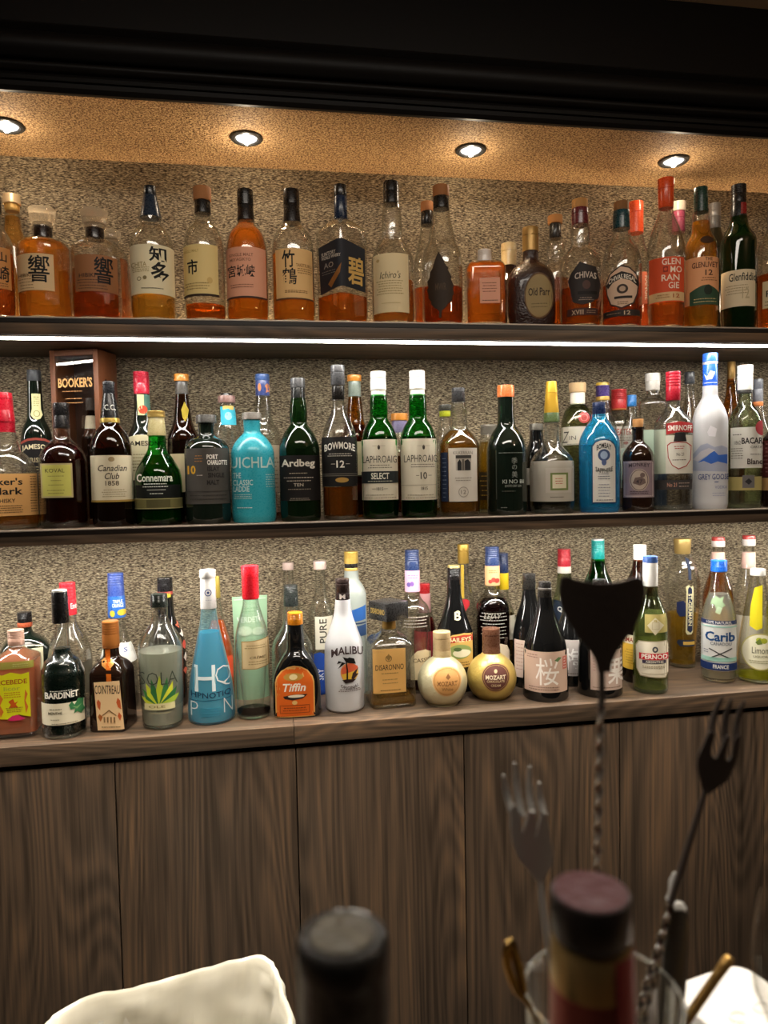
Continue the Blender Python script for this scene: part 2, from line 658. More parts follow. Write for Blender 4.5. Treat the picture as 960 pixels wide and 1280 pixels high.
def bottle(name, label, x, row, prof, gl, caps=(), liq=None, labs=(), yb=None, Y=None, n=2, flat=1, rot=0, seg=None,
           facets=0, cat='bottle', xr=None, wall=1.2, base=True, group=None, ws=1):
    """prof [(y px, half width px, corner px)] from the neck down; caps [(part, y0, y1, h0, h1, material, label)];
    labs [(part, [elements])]; Y the depth of the axis, or yb the image row where the base's front touches the counter"""
    zs, yf, grp = ROWS[row]
    Y = YFIX.get(len(ALLB), Y)
    ws = WFIX.get(len(ALLB), ws)
    if ws != 1:
        prof = [(q[0], q[1] * ws) + tuple(q[2:]) for q in prof]
    hmax = max(p[1] for p in prof)
    ymid = (prof[0][0] + prof[-1][0]) / 2
    rel = ray(x, ymid).normalized()
    cosx = rel.dot(FW) / math.sqrt(rel.dot(FW) ** 2 + rel.dot(RT) ** 2)
    if Y is None:
        r0 = hmax * (YS + .05) / _cy / F * cosx
        if yb is not None:
            g = atZ(x, yb, zs)
            Y = g.y + r0 * flat
        else:
            Y = yf + r0 * flat
    P = atY(x, ymid, Y)
    X = P.x
    dep = (Vector((X, Y, (zs + P.z) / 2)) - CAM).dot(FW)
    k = dep / F * cosx                          # metres per pixel at the axis
    rmax = hmax * k
    kf = (dep - rmax * flat) / F * cosx         # metres per pixel at the front surface
    d = Vector((CAM.x - X, CAM.y - Y, 0)).normalized()
    rz = math.atan2(d.x, -d.y)
    root = empty(name, (X, Y, zs), rz, label, cat, group or grp)
    zz = lambda y: zpix(X, Y, y) - zs
    pts = []
    for p in prof:
        z = zz(p[0]) / k
        pts.append((max(z, .05), p[1]) + ((p[2],) if len(p) > 2 else (3.0,)))
    pts[-1] = (.05,) + pts[-1][1:]
    if pts[-2][0] < 2.2:
        pts[-2] = (2.2,) + pts[-2][1:]
    pts = fillet(pts)
    outer = [(z * k, r * k) for z, r in reversed(pts)]
    # strictly rising
    cl = [outer[0]]
    for q in outer[1:]:
        if q[0] > cl[-1][0] + 1e-6 or abs(q[1] - cl[-1][1]) > 1e-6:
            cl.append((max(q[0], cl[-1][0] + 1e-6), q[1]))
    outer = cl
    body = Body(outer, n, flat, math.radians(rot))
    sg = facets or seg or (72 if n > 2 else 40)
    rf = None if (n == 2 and flat == 1) else (lambda a, r: body.R(a, r) / r)
    bm = bmesh.new()
    lathe_bm(bm, outer, sg, rf)
    if gl in SHELL:
        inn = []
        for z, r in outer:
            if z > .0075 and r - .0016 > .001:
                inn.append((z, r - .0016))
        inn = [(.0075, inn[0][1] * .6)] + inn
        inn[-1] = (inn[-1][0] - .0008, inn[-1][1])
        if inn[-1][0] > inn[-2][0]:
            nf = len(bm.faces)
            bm2 = bmesh.new()
            lathe_bm(bm2, inn, sg, rf)
            bmesh.ops.reverse_faces(bm2, faces=list(bm2.faces))
            tmp = bpy.data.meshes.new('inner')
            bm2.to_mesh(tmp)
            bm2.free()
            bm.from_mesh(tmp)
            bpy.data.meshes.remove(tmp)
    g = link_mesh('glass_body', bm, mat(gl), root, smooth=not facets, sharp=40)
    if facets:
        g.data.materials[0] = mat(gl)
    if base and gl in ('clear', 'pgreen', 'olive'):
        bm = bmesh.new()
        rb = body.rz(.004)
        lathe_bm(bm, [(.0012, rb * .82), (.002, rb * .9), (.0055, rb * .93), (.0075, rb * .9), (.0085, rb * .6)], sg, rf)
        MATS.setdefault('heavy', refr('thick_base_glass', (.97, .98, .96, 1), 1.5, 0, (.9, .92, .88, 1), .10, .3))
        link_mesh('glass_base', bm, MATS['heavy'], root)
    if liq:
        yt, lm = liq
        zt = zz(yt) if row == 'T' else max(zpix(X + d.x * rmax * flat, Y + d.y * rmax * flat, yt) - zs, .012)
        zb = .009 if gl in ('clear', 'pgreen', 'olive') else .005
        ins = wall * k
        lp = [(zb, max(body.rz(zb + .003) - ins * 1.6, .002))]
        for z, r in outer:
            if zb + .0015 < z < zt - .0005:
                lp.append((z, max(r - ins, .001)))
        lp.append((zt, max(body.rz(zt) - ins, .001)))
        c2 = [lp[0]]
        for q in lp[1:]:
            if q[0] > c2[-1][0] + 2e-5:
                c2.append(q)
        if len(c2) < 3:
            c2 = [c2[0], (c2[0][0] + .002, c2[-1][1] * 1.03), (c2[0][0] + .004, c2[-1][1] * 1.03)]
        bm = bmesh.new()
        lathe_bm(bm, c2, sg, rf)
        link_mesh('liquid', bm, mat(lm), root, smooth=not facets)
    made, sub = {}, []
    for c in caps:
        part, y0, y1, h0, h1, m = c[:6]
        z0, z1 = zz(y0), zz(y1)
        a, b = h0 * k, h1 * k
        e = min(.0012, a * .25)
        if len(c) > 7 and c[7] == 'box':
            bm = bmesh.new()
            w = a
            box_bm(bm, -w, -w, z1, w, w, z0, .0012)
            bmesh.ops.rotate(bm, verts=bm.verts, cent=(0, 0, 0), matrix=Matrix.Rotation(math.radians(c[8]), 3, 'Z'))
            o = link_mesh(part, bm, mat(m), root)
        else:
            pr = [(z1, b * .97), (z1 + min(.0008, (z0 - z1) * .2), b)]
            if len(c) > 7 and c[7] == 'ridge':
                nr = 5
                for i in range(nr):
                    t0 = .45 + .5 * i / nr
                    zz0 = z1 + (z0 - z1) * t0
                    rr = b + (a - b) * t0
                    pr += [(zz0, rr), (zz0 + (z0 - z1) * .03, rr * .965), (zz0 + (z0 - z1) * .06, rr)]
            elif len(c) > 7 and c[7] == 'flare':
                pr += [(z1 + (z0 - z1) * .35, b * .80 + a * .02), (z1 + (z0 - z1) * .6, a * .95)]
            elif len(c) > 7 and c[7] == 'band':
                t0 = .62
                rr = b + (a - b) * t0
                zz0 = z1 + (z0 - z1) * t0
                pr += [(zz0, rr), (zz0 + .0006, rr * .94), (zz0 + .0016, rr * .94), (zz0 + .0022, rr)]
            pr += [(z0 - e, a), (z0 - e * .3, a - e * .3), (z0, a - e)]
            bm = bmesh.new()
            lathe_bm(bm, pr, 28)
            o = link_mesh(part, bm, mat(m), root, sharp=30)
        made[part] = o
        up = {'cap_top': 'cap', 'cap_rim': 'cap', 'cap_ring': 'cap', 'cap_print': 'cap', 'stopper_neck': 'stopper', 'wax_neck': 'wax_cap'}.get(part)
        if up:
            sub.append((o, up))
        if len(c) > 6 and c[6]:
            o['label'] = c[6]
    for o, up in sub:
        if up in made:
            o.parent = made[up]

    def place(px, py, off):
        # image row on the surface nearest the viewer, image column from the axis
        rr = rmax * flat
        for _ in range(3):
            z = zpix(X + d.x * rr, Y + d.y * rr, py) - zs
            rr = body.R(0, body.rz(z))
        ax, _y = proj(Vector((X, Y, zs + z)))
        return (px - ax) * kf, z

    for part, els in labs:
        def fn(px, py, off, els=els):
            u, z = place(px, py, off)
            return body.surf(u, z, off)
        # straighten: measure columns from the axis at the label's middle row
        ym = (min(v[1] for v in el_polys(els[0])[0]) + max(v[1] for v in el_polys(els[0])[0])) / 2
        rr = rmax * flat
        zm = zpix(X + d.x * rr, Y + d.y * rr, ym) - zs
        axm = proj(Vector((X, Y, zs + zm)))[0]

        def fn2(px, py, off):
            rr = rmax * flat
            for _ in range(3):
                z = zpix(X + d.x * rr, Y + d.y * rr, py) - zs
                rr = body.R(0, body.rz(z))
            kk = (dep - rr) / F * cosx
            return body.surf((px - axm) * kk, z, off)
        add_label(part, els, fn2, root, ystep=8)
    # labels that sit on caps use the cap's own radius
    ALLB.append(root)
    root['_k'] = k
    return root, body, dict(X=X, Y=Y, zs=zs, k=k, dep=dep, cosx=cosx, d=d, zz=zz)


def cap_label(info, root, part, els, h):
    """print on a cap or sleeve of half width h px"""
    X, Y, zs, d, dep, cosx, k = (info[q] for q in ('X', 'Y', 'zs', 'd', 'dep', 'cosx', 'k'))
    r = h * k
    pts = el_polys(els[0])[0]
    ym = (min(v[1] for v in pts) + max(v[1] for v in pts)) / 2
    zm = zpix(X + d.x * r, Y + d.y * r, ym) - zs
    axm = proj(Vector((X, Y, zs + zm)))[0]
    kk = (dep - r) / F * cosx

    def fn(px, py, off):
        z = zpix(X + d.x * r, Y + d.y * r, py) - zs
        u = (px - axm) * kk
        a = math.asin(max(-.99, min(.99, u / r)))
        return ((r + off) * math.sin(a), -(r + off) * math.cos(a), z)
    own = {'sleeve_print': 'neck_sleeve', 'neck_tab': 'neck_sleeve', 'cap_print': 'cap'}.get(part)
    hold = next((q for q in root.children if own and q.name.split('.')[0] == own), root)
    add_label(part, els, fn, hold, ystep=8)
# ------------------------------------------------------------------ surfaces of the room
def wallpaper(name, dark, midc, light, sx, sz, rot=None, bump=.5, contrast=(.32, .72)):
    """woven grasscloth: fine threads along x crossed by slubs"""
    m, nt, out = new_mat(name)
    tc = nd(nt, 'ShaderNodeTexCoord')
    mp = nd(nt, 'ShaderNodeMapping')
    mp.inputs['Scale'].default_value = (sx, sx, sz)
    if rot:
        mp.inputs['Rotation'].default_value = rot
    lk(nt, tc.outputs['Object'], mp.inputs[0])
    n1 = nd(nt, 'ShaderNodeTexNoise')
    n1.inputs['Scale'].default_value = 1
    n1.inputs['Detail'].default_value = 1.2
    n1.inputs['Roughness'].default_value = .65
    lk(nt, mp.outputs[0], n1.inputs['Vector'])
    mp2 = nd(nt, 'ShaderNodeMapping')
    mp2.inputs['Scale'].default_value = (sx * 2.0, sx * 2.0, sz * 1.25)
    lk(nt, tc.outputs['Object'], mp2.inputs[0])
    n2 = nd(nt, 'ShaderNodeTexNoise')
    n2.inputs['Scale'].default_value = 1
    n2.inputs['Detail'].default_value = 1
    lk(nt, mp2.outputs[0], n2.inputs['Vector'])
    mx = nd(nt, 'ShaderNodeMath', operation='MULTIPLY_ADD')
    mx.inputs[1].default_value = .42
    lk(nt, n2.outputs['Fac'], mx.inputs[0])
    m2 = nd(nt, 'ShaderNodeMath', operation='MULTIPLY')
    m2.inputs[1].default_value = .58
    lk(nt, n1.outputs['Fac'], m2.inputs[0])
    lk(nt, m2.outputs[0], mx.inputs[2])
    cr = nd(nt, 'ShaderNodeValToRGB')
    e = cr.color_ramp.elements
    e[0].position, e[0].color = contrast[0], dark
    e[1].position, e[1].color = contrast[1], light
    k = cr.color_ramp.elements.new((contrast[0] + contrast[1]) / 2)
    k.color = midc
    lk(nt, mx.outputs[0], cr.inputs[0])
    p = nd(nt, 'ShaderNodeBsdfPrincipled')
    p.inputs['Roughness'].default_value = .75
    p.inputs['Specular IOR Level'].default_value = .25
    lk(nt, cr.outputs[0], p.inputs['Base Color'])
    b = nd(nt, 'ShaderNodeBump')
    b.inputs['Strength'].default_value = bump
    b.inputs['Distance'].default_value = .002
    lk(nt, mx.outputs[0], b.inputs['Height'])
    lk(nt, b.outputs['Normal'], p.inputs['Normal'])
    lk(nt, p.outputs[0], out.inputs[0])
    return m


def walnut(name, grain='Z', tone=1.0, rough=.42):
    m, nt, out = new_mat(name)
    tc = nd(nt, 'ShaderNodeTexCoord')
    oi = nd(nt, 'ShaderNodeObjectInfo')
    add = nd(nt, 'ShaderNodeVectorMath', operation='ADD')
    cmb = nd(nt, 'ShaderNodeCombineXYZ')
    mul = nd(nt, 'ShaderNodeMath', operation='MULTIPLY')
    mul.inputs[1].default_value = 13.7
    lk(nt, oi.outputs['Random'], mul.inputs[0])
    for i in range(3):
        lk(nt, mul.outputs[0], cmb.inputs[i])
    lk(nt, tc.outputs['Object'], add.inputs[0])
    lk(nt, cmb.outputs[0], add.inputs[1])

    def stretched(f, l):
        mp = nd(nt, 'ShaderNodeMapping')
        mp.inputs['Scale'].default_value = (f, f, l) if grain == 'Z' else (l, f, f)
        lk(nt, add.outputs[0], mp.inputs[0])
        return mp

    def noise_(mp, detail, dist, rgh=.55):
        n = nd(nt, 'ShaderNodeTexNoise')
        n.inputs['Scale'].default_value = 1
        n.inputs['Detail'].default_value = detail
        n.inputs['Roughness'].default_value = rgh
        n.inputs['Distortion'].default_value = dist
        lk(nt, mp.outputs[0], n.inputs['Vector'])
        return n
    a = noise_(stretched(11, .9), 3, 1.6)           # broad figure
    d = noise_(stretched(38, 1.1), 2, .8)           # middle streaks
    b = noise_(stretched(140, 2.2), 3, .3)          # fine streaks
    c = noise_(stretched(420, 9), 1, 0)             # pores

    # cathedral figure: contour lines of a broad stretched noise
    cn = noise_(stretched(5.5, .55), 1.5, .6)
    k1 = nd(nt, 'ShaderNodeMath', operation='MULTIPLY')
    k1.inputs[1].default_value = 190
    lk(nt, cn.outputs['Fac'], k1.inputs[0])
    k2 = nd(nt, 'ShaderNodeMath', operation='SINE')
    lk(nt, k1.outputs[0], k2.inputs[0])
    k3 = nd(nt, 'ShaderNodeMath', operation='MULTIPLY_ADD')
    k3.inputs[1].default_value = .5
    k3.inputs[2].default_value = .5
    lk(nt, k2.outputs[0], k3.inputs[0])

    def mad(x, k, y=None):
        n = nd(nt, 'ShaderNodeMath', operation='MULTIPLY_ADD' if y else 'MULTIPLY')
        n.inputs[1].default_value = k
        lk(nt, x, n.inputs[0])
        if y:
            lk(nt, y, n.inputs[2])
        return n.outputs[0]
    v = mad(a.outputs['Fac'], .32)
    v = mad(b.outputs['Fac'], .30, v)
    v = mad(c.outputs['Fac'], .10, v)
    v = mad(d.outputs['Fac'], .22, v)
    v = mad(k3.outputs[0], .09, v)
    cr = nd(nt, 'ShaderNodeValToRGB')
    cols = [(.34, '#33291f'), (.43, '#463a2f'), (.50, '#56473a'), (.56, '#635141'), (.62, '#735b46'), (.70, '#84694d')]
    el = cr.color_ramp.elements
    for i, (ps, h) in enumerate(cols):
        k = el[i] if i < 2 else el.new(ps)
        k.position = ps
        q = lin(h)
        k.color = (q[0] * tone, q[1] * tone, q[2] * tone, 1)
    lk(nt, v, cr.inputs[0])
    p = nd(nt, 'ShaderNodeBsdfPrincipled')
    p.inputs['Roughness'].default_value = rough
    p.inputs['Specular IOR Level'].default_value = .35
    lk(nt, cr.outputs[0], p.inputs['Base Color'])
    bp = nd(nt, 'ShaderNodeBump')
    bp.inputs['Strength'].default_value = .12
    bp.inputs['Distance'].default_value = .001
    lk(nt, b.outputs['Fac'], bp.inputs['Height'])
    lk(nt, bp.outputs[0], p.inputs['Normal'])
    lk(nt, p.outputs[0], out.inputs[0])
    return m


def emit(name, col, s):
    m, nt, out = new_mat(name)
    e = nd(nt, 'ShaderNodeEmission')
    e.inputs[0].default_value = col
    e.inputs[1].default_value = s
    lk(nt, e.outputs[0], out.inputs[0])
    return m


M_WALL = wallpaper('grasscloth_wall', lin('#2a221a'), lin('#7d6e58'), lin('#cbbb9b'), 115, 720, bump=.8, contrast=(.37, .63))
M_CEIL = wallpaper('textured_ceiling_paper', lin('#5e462e'), lin('#a0805a'), lin('#c9aa7e'), 260, 260, bump=.8, contrast=(.41, .59))
M_DOOR = walnut('walnut_door', 'Z', .8, .4)
M_TOP = walnut('walnut_counter', 'X', 1.0, .36)
M_SHELF = walnut('dark_shelf', 'X', .95, .4)
M_BLACKW = principled('black_lacquered_wood', (.0032, .0024, .002, 1), .5, 0, 0, .14)
M_ROOMC = principled('room_ceiling_paint', lin('#b59a7c'), .85)
M_GAP = principled('recess_black', (.004, .0035, .003, 1), .8)
XL, XR = -1.75, 2.35

box('wall_back', (XL, YW, 0), (XR, YW + .08, 2.75), M_WALL)['kind'] = 'structure'
box('ceiling_alcove', (XL, YC + .03, ZC), (XR, YW, ZC + .05), M_CEIL)['kind'] = 'structure'
box('ceiling', (XL, -2.6, 2.392), (XR, YC + .03, 2.45), M_ROOMC)['kind'] = 'structure'
box('floor', (XL, -2.6, -.05), (XR, YW + .08, 0), principled('dark_floor_tiles', lin('#2a2420'), .5))['kind'] = 'structure'
o = box('wall_left', (XL - .08, -2.6, 0), (XL, YW + .08, 2.75), principled('dark_wall', lin('#3a3029'), .7)); o['kind'] = 'structure'
o = box('wall_right', (XR, -2.6, 0), (XR + .08, YW + .08, 2.75), principled('dark_wall_right', lin('#3a3029'), .7)); o['kind'] = 'structure'
o = box('wall_front', (XL, -2.68, 0), (XR, -2.6, 2.75), principled('dark_wall_front', lin('#2a2420'), .7)); o['kind'] = 'structure'


def extrude_x(name, prof, x0, x1, m, parent=None):
    """closed profile [(y, z)] swept along x"""
    bm = bmesh.new()
    a = [bm.verts.new((x0, y, z)) for y, z in prof]
    b = [bm.verts.new((x1, y, z)) for y, z in prof]
    n = len(prof)
    for i in range(n):
        bm.faces.new((a[i], a[(i + 1) % n], b[(i + 1) % n], b[i]))
    bm.faces.new(list(reversed(a)))
    bm.faces.new(b)
    bmesh.ops.recalc_face_normals(bm, faces=list(bm.faces))
    return link_mesh(name, bm, m, parent, smooth=True, sharp=28)


# black moulding across the top of the alcove: lip, two fillets, a half round, a cove and the flat fascia
zb = ZC - .001
pr = [(1.400, zb), (1.386, zb - .003), (1.381, zb + .004), (1.381, zb + .012), (1.376, zb + .013), (1.374, zb + .019), (1.376, zb + .024)]
for k in range(9):
    a = -PI / 2 + PI * k / 8
    pr.append((1.372 - .010 * math.cos(a), zb + .033 + .008 * math.sin(a)))
for k in range(13):
    a = -PI / 2 + PI * k / 12
    pr.append((1.372 - .024 * math.cos(a), zb + .066 + .024 * math.sin(a)))
pr += [(1.376, zb + .092), (1.370, zb + .098), (1.366, zb + .102), (1.368, zb + .106), (1.372, zb + .108), (1.372, 2.392), (1.400, 2.392)]
o = extrude_x('trim_1', pr, XL, XR, M_BLACKW)
o['kind'] = 'structure'
o['label'] = 'black half round moulding above the bar alcove'

# ------------------------------------------------------------------ shelves
M_EDGE = principled('shelf_edge_strip', lin('#1a1512'), .35)
M_LED = emit('led_tape', (1, .93, .80, 1), 1)


def shelf(label, z0, z1, lip, led, name='wall_shelf', back=0):
    t = empty(name, ((XL + XR) / 2, 0, z0), 0, label, 'shelf', 'wall shelves')
    h = z1 - z0
    w = (XR - XL) / 2
    box('board', (-w, YS + .006, 0), (w, YW, h), M_SHELF, t)
    box('front_edge', (-w, YS, lip), (w, YS + .006, h), M_SHELF, t, .001)
    box('edge_strip', (-w, YS - .0012, h - .011), (w, YS, h - .0031), M_EDGE, t)
    box('painted_edge_light', (-w, YS - .0018, h - .0030), (w, YS + .004, h + .0002), principled('edge_light_taupe', lin('#b3a597'), .4, .2), t, .001)  # pale strip paints in the light caught along the shelf's top edge
    l = box('led_channel', (-w, YS + .007, -.0022), (w, YS + .034, 0), principled('aluminium_channel', lin('#a8a8a6'), .4, .8), t)
    m = emit('led_tape_glow', (1, .955, .88, 1), led)
    box('led_strip', (-w, YS + .009, -.0034), (w, YS + .031, -.0022), m, t)['label'] = 'glowing white light strip'
    if back:  # unseen strip added to lift wall, bottles and ceiling from below
        m2 = emit('added_uplight_glow', (1, .72, .44, 1), back)
        box('added_uplight', (-w, YW - .016, h), (w, YW - .006, h + .0015), m2, t)['label'] = 'warm uplight strip added behind the bottles'
    return t


LED_T, LED_M = 19.0, 33.0
shelf('upper dark wooden shelf with a bright light strip along its underside', ZT0, ZT1, 0, LED_T, back=30.0)
shelf('lower dark wooden shelf holding the middle row of bottles', ZM0, ZM1, -.004, LED_M)

# ------------------------------------------------------------------ back counter and cabinets
t = empty('back_counter', ((XL + XR) / 2, 0, ZL0), 0, 'thick walnut counter carrying the lowest row of bottles', 'counter')
xs = [XL, atY(368, 925, YC).x, XR]
for i in range(2):
    box('counter_board', (xs[i] - t.location.x + (.0003 if i else 0), YC, 0), (xs[i + 1] - t.location.x - (0 if i else .0003), YW, ZL1 - ZL0), M_TOP, t, .0012)
SEAM = [atY(143, 957, YC + .006).x, 0, 0, 0, atY(955.5, 890, YC + .006).x]
st = (SEAM[4] - SEAM[0]) / 4
seams = [SEAM[0] + st * k for k in range(-4, 8)]
seams = [s for s in seams if XL < s < XR]
seams = [XL] + seams + [XR]
ZD = atY(480, 927.3, YC + .006).z
CABL = {}
names = ['walnut cabinet at the far left, cut off by the picture edge', 'walnut cabinet standing behind the white bin liner', 'walnut cabinet behind the black bottle neck, third from the left', 'walnut cabinet behind the silver fork, fourth from the left',
         'walnut cabinet behind the dark three tined fork', 'walnut cabinet sliver at the right edge of the picture']
i0 = min(range(len(seams) - 1), key=lambda i: abs(seams[i + 1] - SEAM[0]))
for i in range(len(seams) - 1):
    a, b = seams[i], seams[i + 1]
    if b - a < .02:
        continue
    j = i - i0
    if not 0 <= j < 6:
        continue
    t = empty('cabinet', ((a + b) / 2, YC + .03, 0), 0, names[j], 'cabinet', 'walnut cabinets under the back counter')
    w = (b - a) / 2
    box('cabinet_body', (-w, -.004, .06), (w, YW - YC - .031, ZL0 - .0005 if False else ZD - .002), M_GAP, t)
    box('plinth', (-w, .02, 0), (w, .05, .0595), M_BLACKW, t)
    box('door', (-w + .0011, -.024, .064), (w - .0011, -.0045, ZD), M_DOOR, t, .0011)
box('counter_support', (XL, YC + .045, ZD - .0015), (XR, YW, ZL0), M_GAP)
bpy.data.objects['counter_support']['kind'] = 'structure'
bpy.data.objects['counter_support'].name = 'trim_2'

# ------------------------------------------------------------------ downlights
M_TRIM = principled('black_trim_ring', (.012, .011, .010, 1), .35)
M_REFL = emit('lit_lens', (1, .95, .88, 1), .75)
M_BULB = emit('lamp_glow', (1, .85, .62, 1), 60)
LAMPS = [(8, 156), (308, 172), (588.5, 187), (842, 200.5)]
LLAB = ['recessed ceiling light at the left edge, half cut off', 'recessed ceiling light above the salmon label whisky', 'recessed ceiling light above the squat square orange bottle', 'recessed ceiling light above the bright orange capped bottle']
LAMP_W, HALO_W = 4.2, .17
LP = [atZ(x, y, ZC) for x, y in LAMPS]
for p, lb in zip(LP, LLAB):
    t = empty('ceiling_light', (p.x, p.y, ZC), 0, lb, 'ceiling light', 'recessed lights in the alcove ceiling')
    R0 = .0325
    bm = bmesh.new()
    pf = [(-.0005, R0), (-.003, R0), (-.0045, R0 - .002), (-.0045, R0 - .008), (-.001, R0 - .010), (.0, R0 - .010)]
    rr = []
    n = 40
    for z, r in pf:
        rr.append([bm.verts.new((r * math.cos(2 * PI * k / n), r * math.sin(2 * PI * k / n), z)) for k in range(n)])
    for i in range(len(pf) - 1):
        for k in range(n):
            bm.faces.new((rr[i][k], rr[i][(k + 1) % n], rr[i + 1][(k + 1) % n], rr[i + 1][k]))
    link_mesh('trim_ring', bm, M_TRIM, t)
    bm = bmesh.new()
    rr = []
    for q in range(7):
        a = q / 6 * PI / 2
        rr.append([bm.verts.new(((R0 - .0105) * math.cos(a) * math.cos(2 * PI * k / 16), (R0 - .0105) * math.cos(a) * math.sin(2 * PI * k / 16), -.0012 - .006 * math.sin(a))) for k in range(16)])
    for i in range(6):
        for k in range(16):
            bm.faces.new((rr[i][k], rr[i][(k + 1) % 16], rr[i + 1][(k + 1) % 16], rr[i + 1][k]))
    link_mesh('lens', bm, M_REFL, t, smooth=False)
    bm = bmesh.new()
    bmesh.ops.create_icosphere(bm, subdivisions=2, radius=.0055)
    bmesh.ops.translate(bm, verts=bm.verts, vec=(0, 0, -.0095))
    link_mesh('lamp', bm, M_BULB, t)
    ld = bpy.data.lights.new('downlight_beam', 'SPOT')
    ld.energy = LAMP_W
    ld.color = (1, .74, .46)
    ld.spot_size = math.radians(68)
    ld.spot_blend = 1.0
    ld.shadow_soft_size = .018
    lo = bpy.data.objects.new('downlight_beam', ld)
    COL.objects.link(lo)
    lo.location = (p.x, p.y, ZC - .022)
    pd = bpy.data.lights.new('halo_fill', 'POINT')  # added point lamp in mid-air, brightens the ceiling around each fixture
    pd.energy = HALO_W
    pd.color = (1, .82, .6)
    pd.shadow_soft_size = .012
    po = bpy.data.objects.new('halo_fill', pd)
    COL.objects.link(po)
    po.location = (p.x, p.y, ZC - .045)

# ------------------------------------------------------------------ bar room light behind the viewer, plus added fill lamps
def area(name, loc, rot, sx, sy, w, col, spread=0):
    d = bpy.data.lights.new(name, 'AREA')
    d.shape = 'RECTANGLE'
    d.size, d.size_y = sx, sy
    d.energy = w
    d.color = col
    o = bpy.data.objects.new(name, d)
    COL.objects.link(o)
    o.location = loc
    o.rotation_euler = rot
    if spread:
        d.spread = math.radians(spread)
    return o


area('bar_ceiling_lamp', (.15, .35, 2.37), (math.radians(12), 0, 0), 1.4, .25, 7.0, (1, .9, .78))
area('aisle_fill', (-.2, .8, 2.37), (0, 0, 0), .3, .3, 3.8, (1, .9, .75), 62)  # added unseen lamp, narrowed onto the bin and left cabinets
area('aisle_fill', (.75, .75, 2.37), (0, 0, 0), .3, .3, 3.6, (1, .9, .75), 70)  # second added lamp, lifts the right-hand cabinets
pl_ = bpy.data.lights.new('ceiling_fill', 'POINT')  # added unseen point lamp that brightens the room ceiling, no fixture there
pl_.energy = 3.0
pl_.color = (1, .8, .58)
pl_.shadow_soft_size = .05
po_ = bpy.data.objects.new('ceiling_fill', pl_)
COL.objects.link(po_)
po_.location = (1.35, .1, 2.15)
wd = bpy.data.worlds.new('world')
S.world = wd
wd.use_nodes = True
wd.node_tree.nodes['Background'].inputs[0].default_value = (1, .85, .7, 1)
wd.node_tree.nodes['Background'].inputs[1].default_value = .02
# ------------------------------------------------------------------ top shelf, left to right
INK = '#14110f'
BK = 'G#151210'
bottle('whisky_bottle', 'orange whisky bottle with kanji on tan label, cut off by the top shelf left edge', -5, 'T',
       [(264, 9), (281, 9.5, 6), (303, 24, 12), (388, 24, 3), (393, 22)], 'clear',
       [('cap', 246, 266, 10, 10, 'G#2a1a14', 'dark cap')], (318, 'L#c9601a'),
       [('front_label', [('r', -24, 308, 14, 360, '#c98a4e'), ('t', '山', 3, 320, 12, 12, INK), ('t', '崎', 4, 341, 15, 20, INK), ('l', -10, 352, 10, 358, 2, '#5a3c22')])])
DEC = [(297, 12), (300, 13.5, 2), (303, 28, 4), (309, 35, 6), (388, 36, 3), (393, 34)]
bottle('whisky_bottle', 'faceted decanter full of golden whisky with glass stopper and cream kanji label', 56, 'T',
       DEC, 'clear', [('stopper', 262, 280, 18, 15.5, 'H#e8dcc8', 'clear glass stopper'), ('stopper_neck', 279, 286, 13, 13, 'H#e8dcc8', ''), ('neck_collar', 284, 299, 12, 12, 'G#241813', 'dark brown collar')],
       (304, 'L#dd9030'),
       [('front_label', [('r', 22, 317, 68, 363, '#d9b98c'), ('t', '響', 49, 336, 27, 34, INK, {'b': .01}), ('t', 'HIBIKI', 31, 344, 16, 4, '#5b4126'), ('l', 23, 347, 44, 362, 4, '#8a6a48')])], facets=24)
bottle('whisky_bottle', 'faceted decanter of reddish whisky, half empty, with brown kanji label', 120.5, 'T',
       [(298, 12), (301, 13.5, 2), (304, 25, 4), (311, 32, 5), (387, 32.5, 3), (392, 31)], 'clear',
       [('stopper', 264, 281, 18, 15, 'H#e8dcc8', 'clear glass stopper'), ('stopper_neck', 280, 287, 13, 13, 'H#e8dcc8', ''), ('neck_collar', 286, 300, 12, 12, 'G#1d1310', 'dark brown collar')],
       (340, 'L#b8521c'),
       [('front_label', [('r', 94, 318, 148, 364, '#94633f'), ('t', '響', 130, 337, 24, 34, INK, {'b': .01}), ('t', 'HIBIKI', 109, 344, 20, 5, '#33211a'), ('l', 96, 348, 136, 362, 4, '#4d3222')])], facets=24)
bottle('whisky_bottle', 'glass stoppered decanter standing behind the decanter with the brown kanji label', 141, 'T',
       [(306, 8), (311, 10, 2), (318, 20, 8), (388, 23, 3), (391, 22)], 'clear',
       [('stopper', 289, 300, 12.5, 12, 'H#e8dcc8', 'clear glass stopper'), ('stopper_neck', 299, 307, 9, 8, 'H#e8dcc8', '')], (326, 'L#c9702a'), Y=1.615, facets=24)
bottle('whisky_bottle', 'whisky bottle with pale domed stopper behind the golden decanter at the far left', 18, 'T',
       [(263, 10), (270, 10.5, 3), (285, 12, 6), (305, 18, 10), (388, 19, 3), (391, 18)], 'clear',
       [('stopper', 244, 256, 11, 12, 'M#e3c9a0', 'pale gold stopper'), ('neck_collar', 255, 265, 10, 9.5, 'M#caa05a', 'gold collar')], (272, 'L#d99a3a'), Y=1.615)
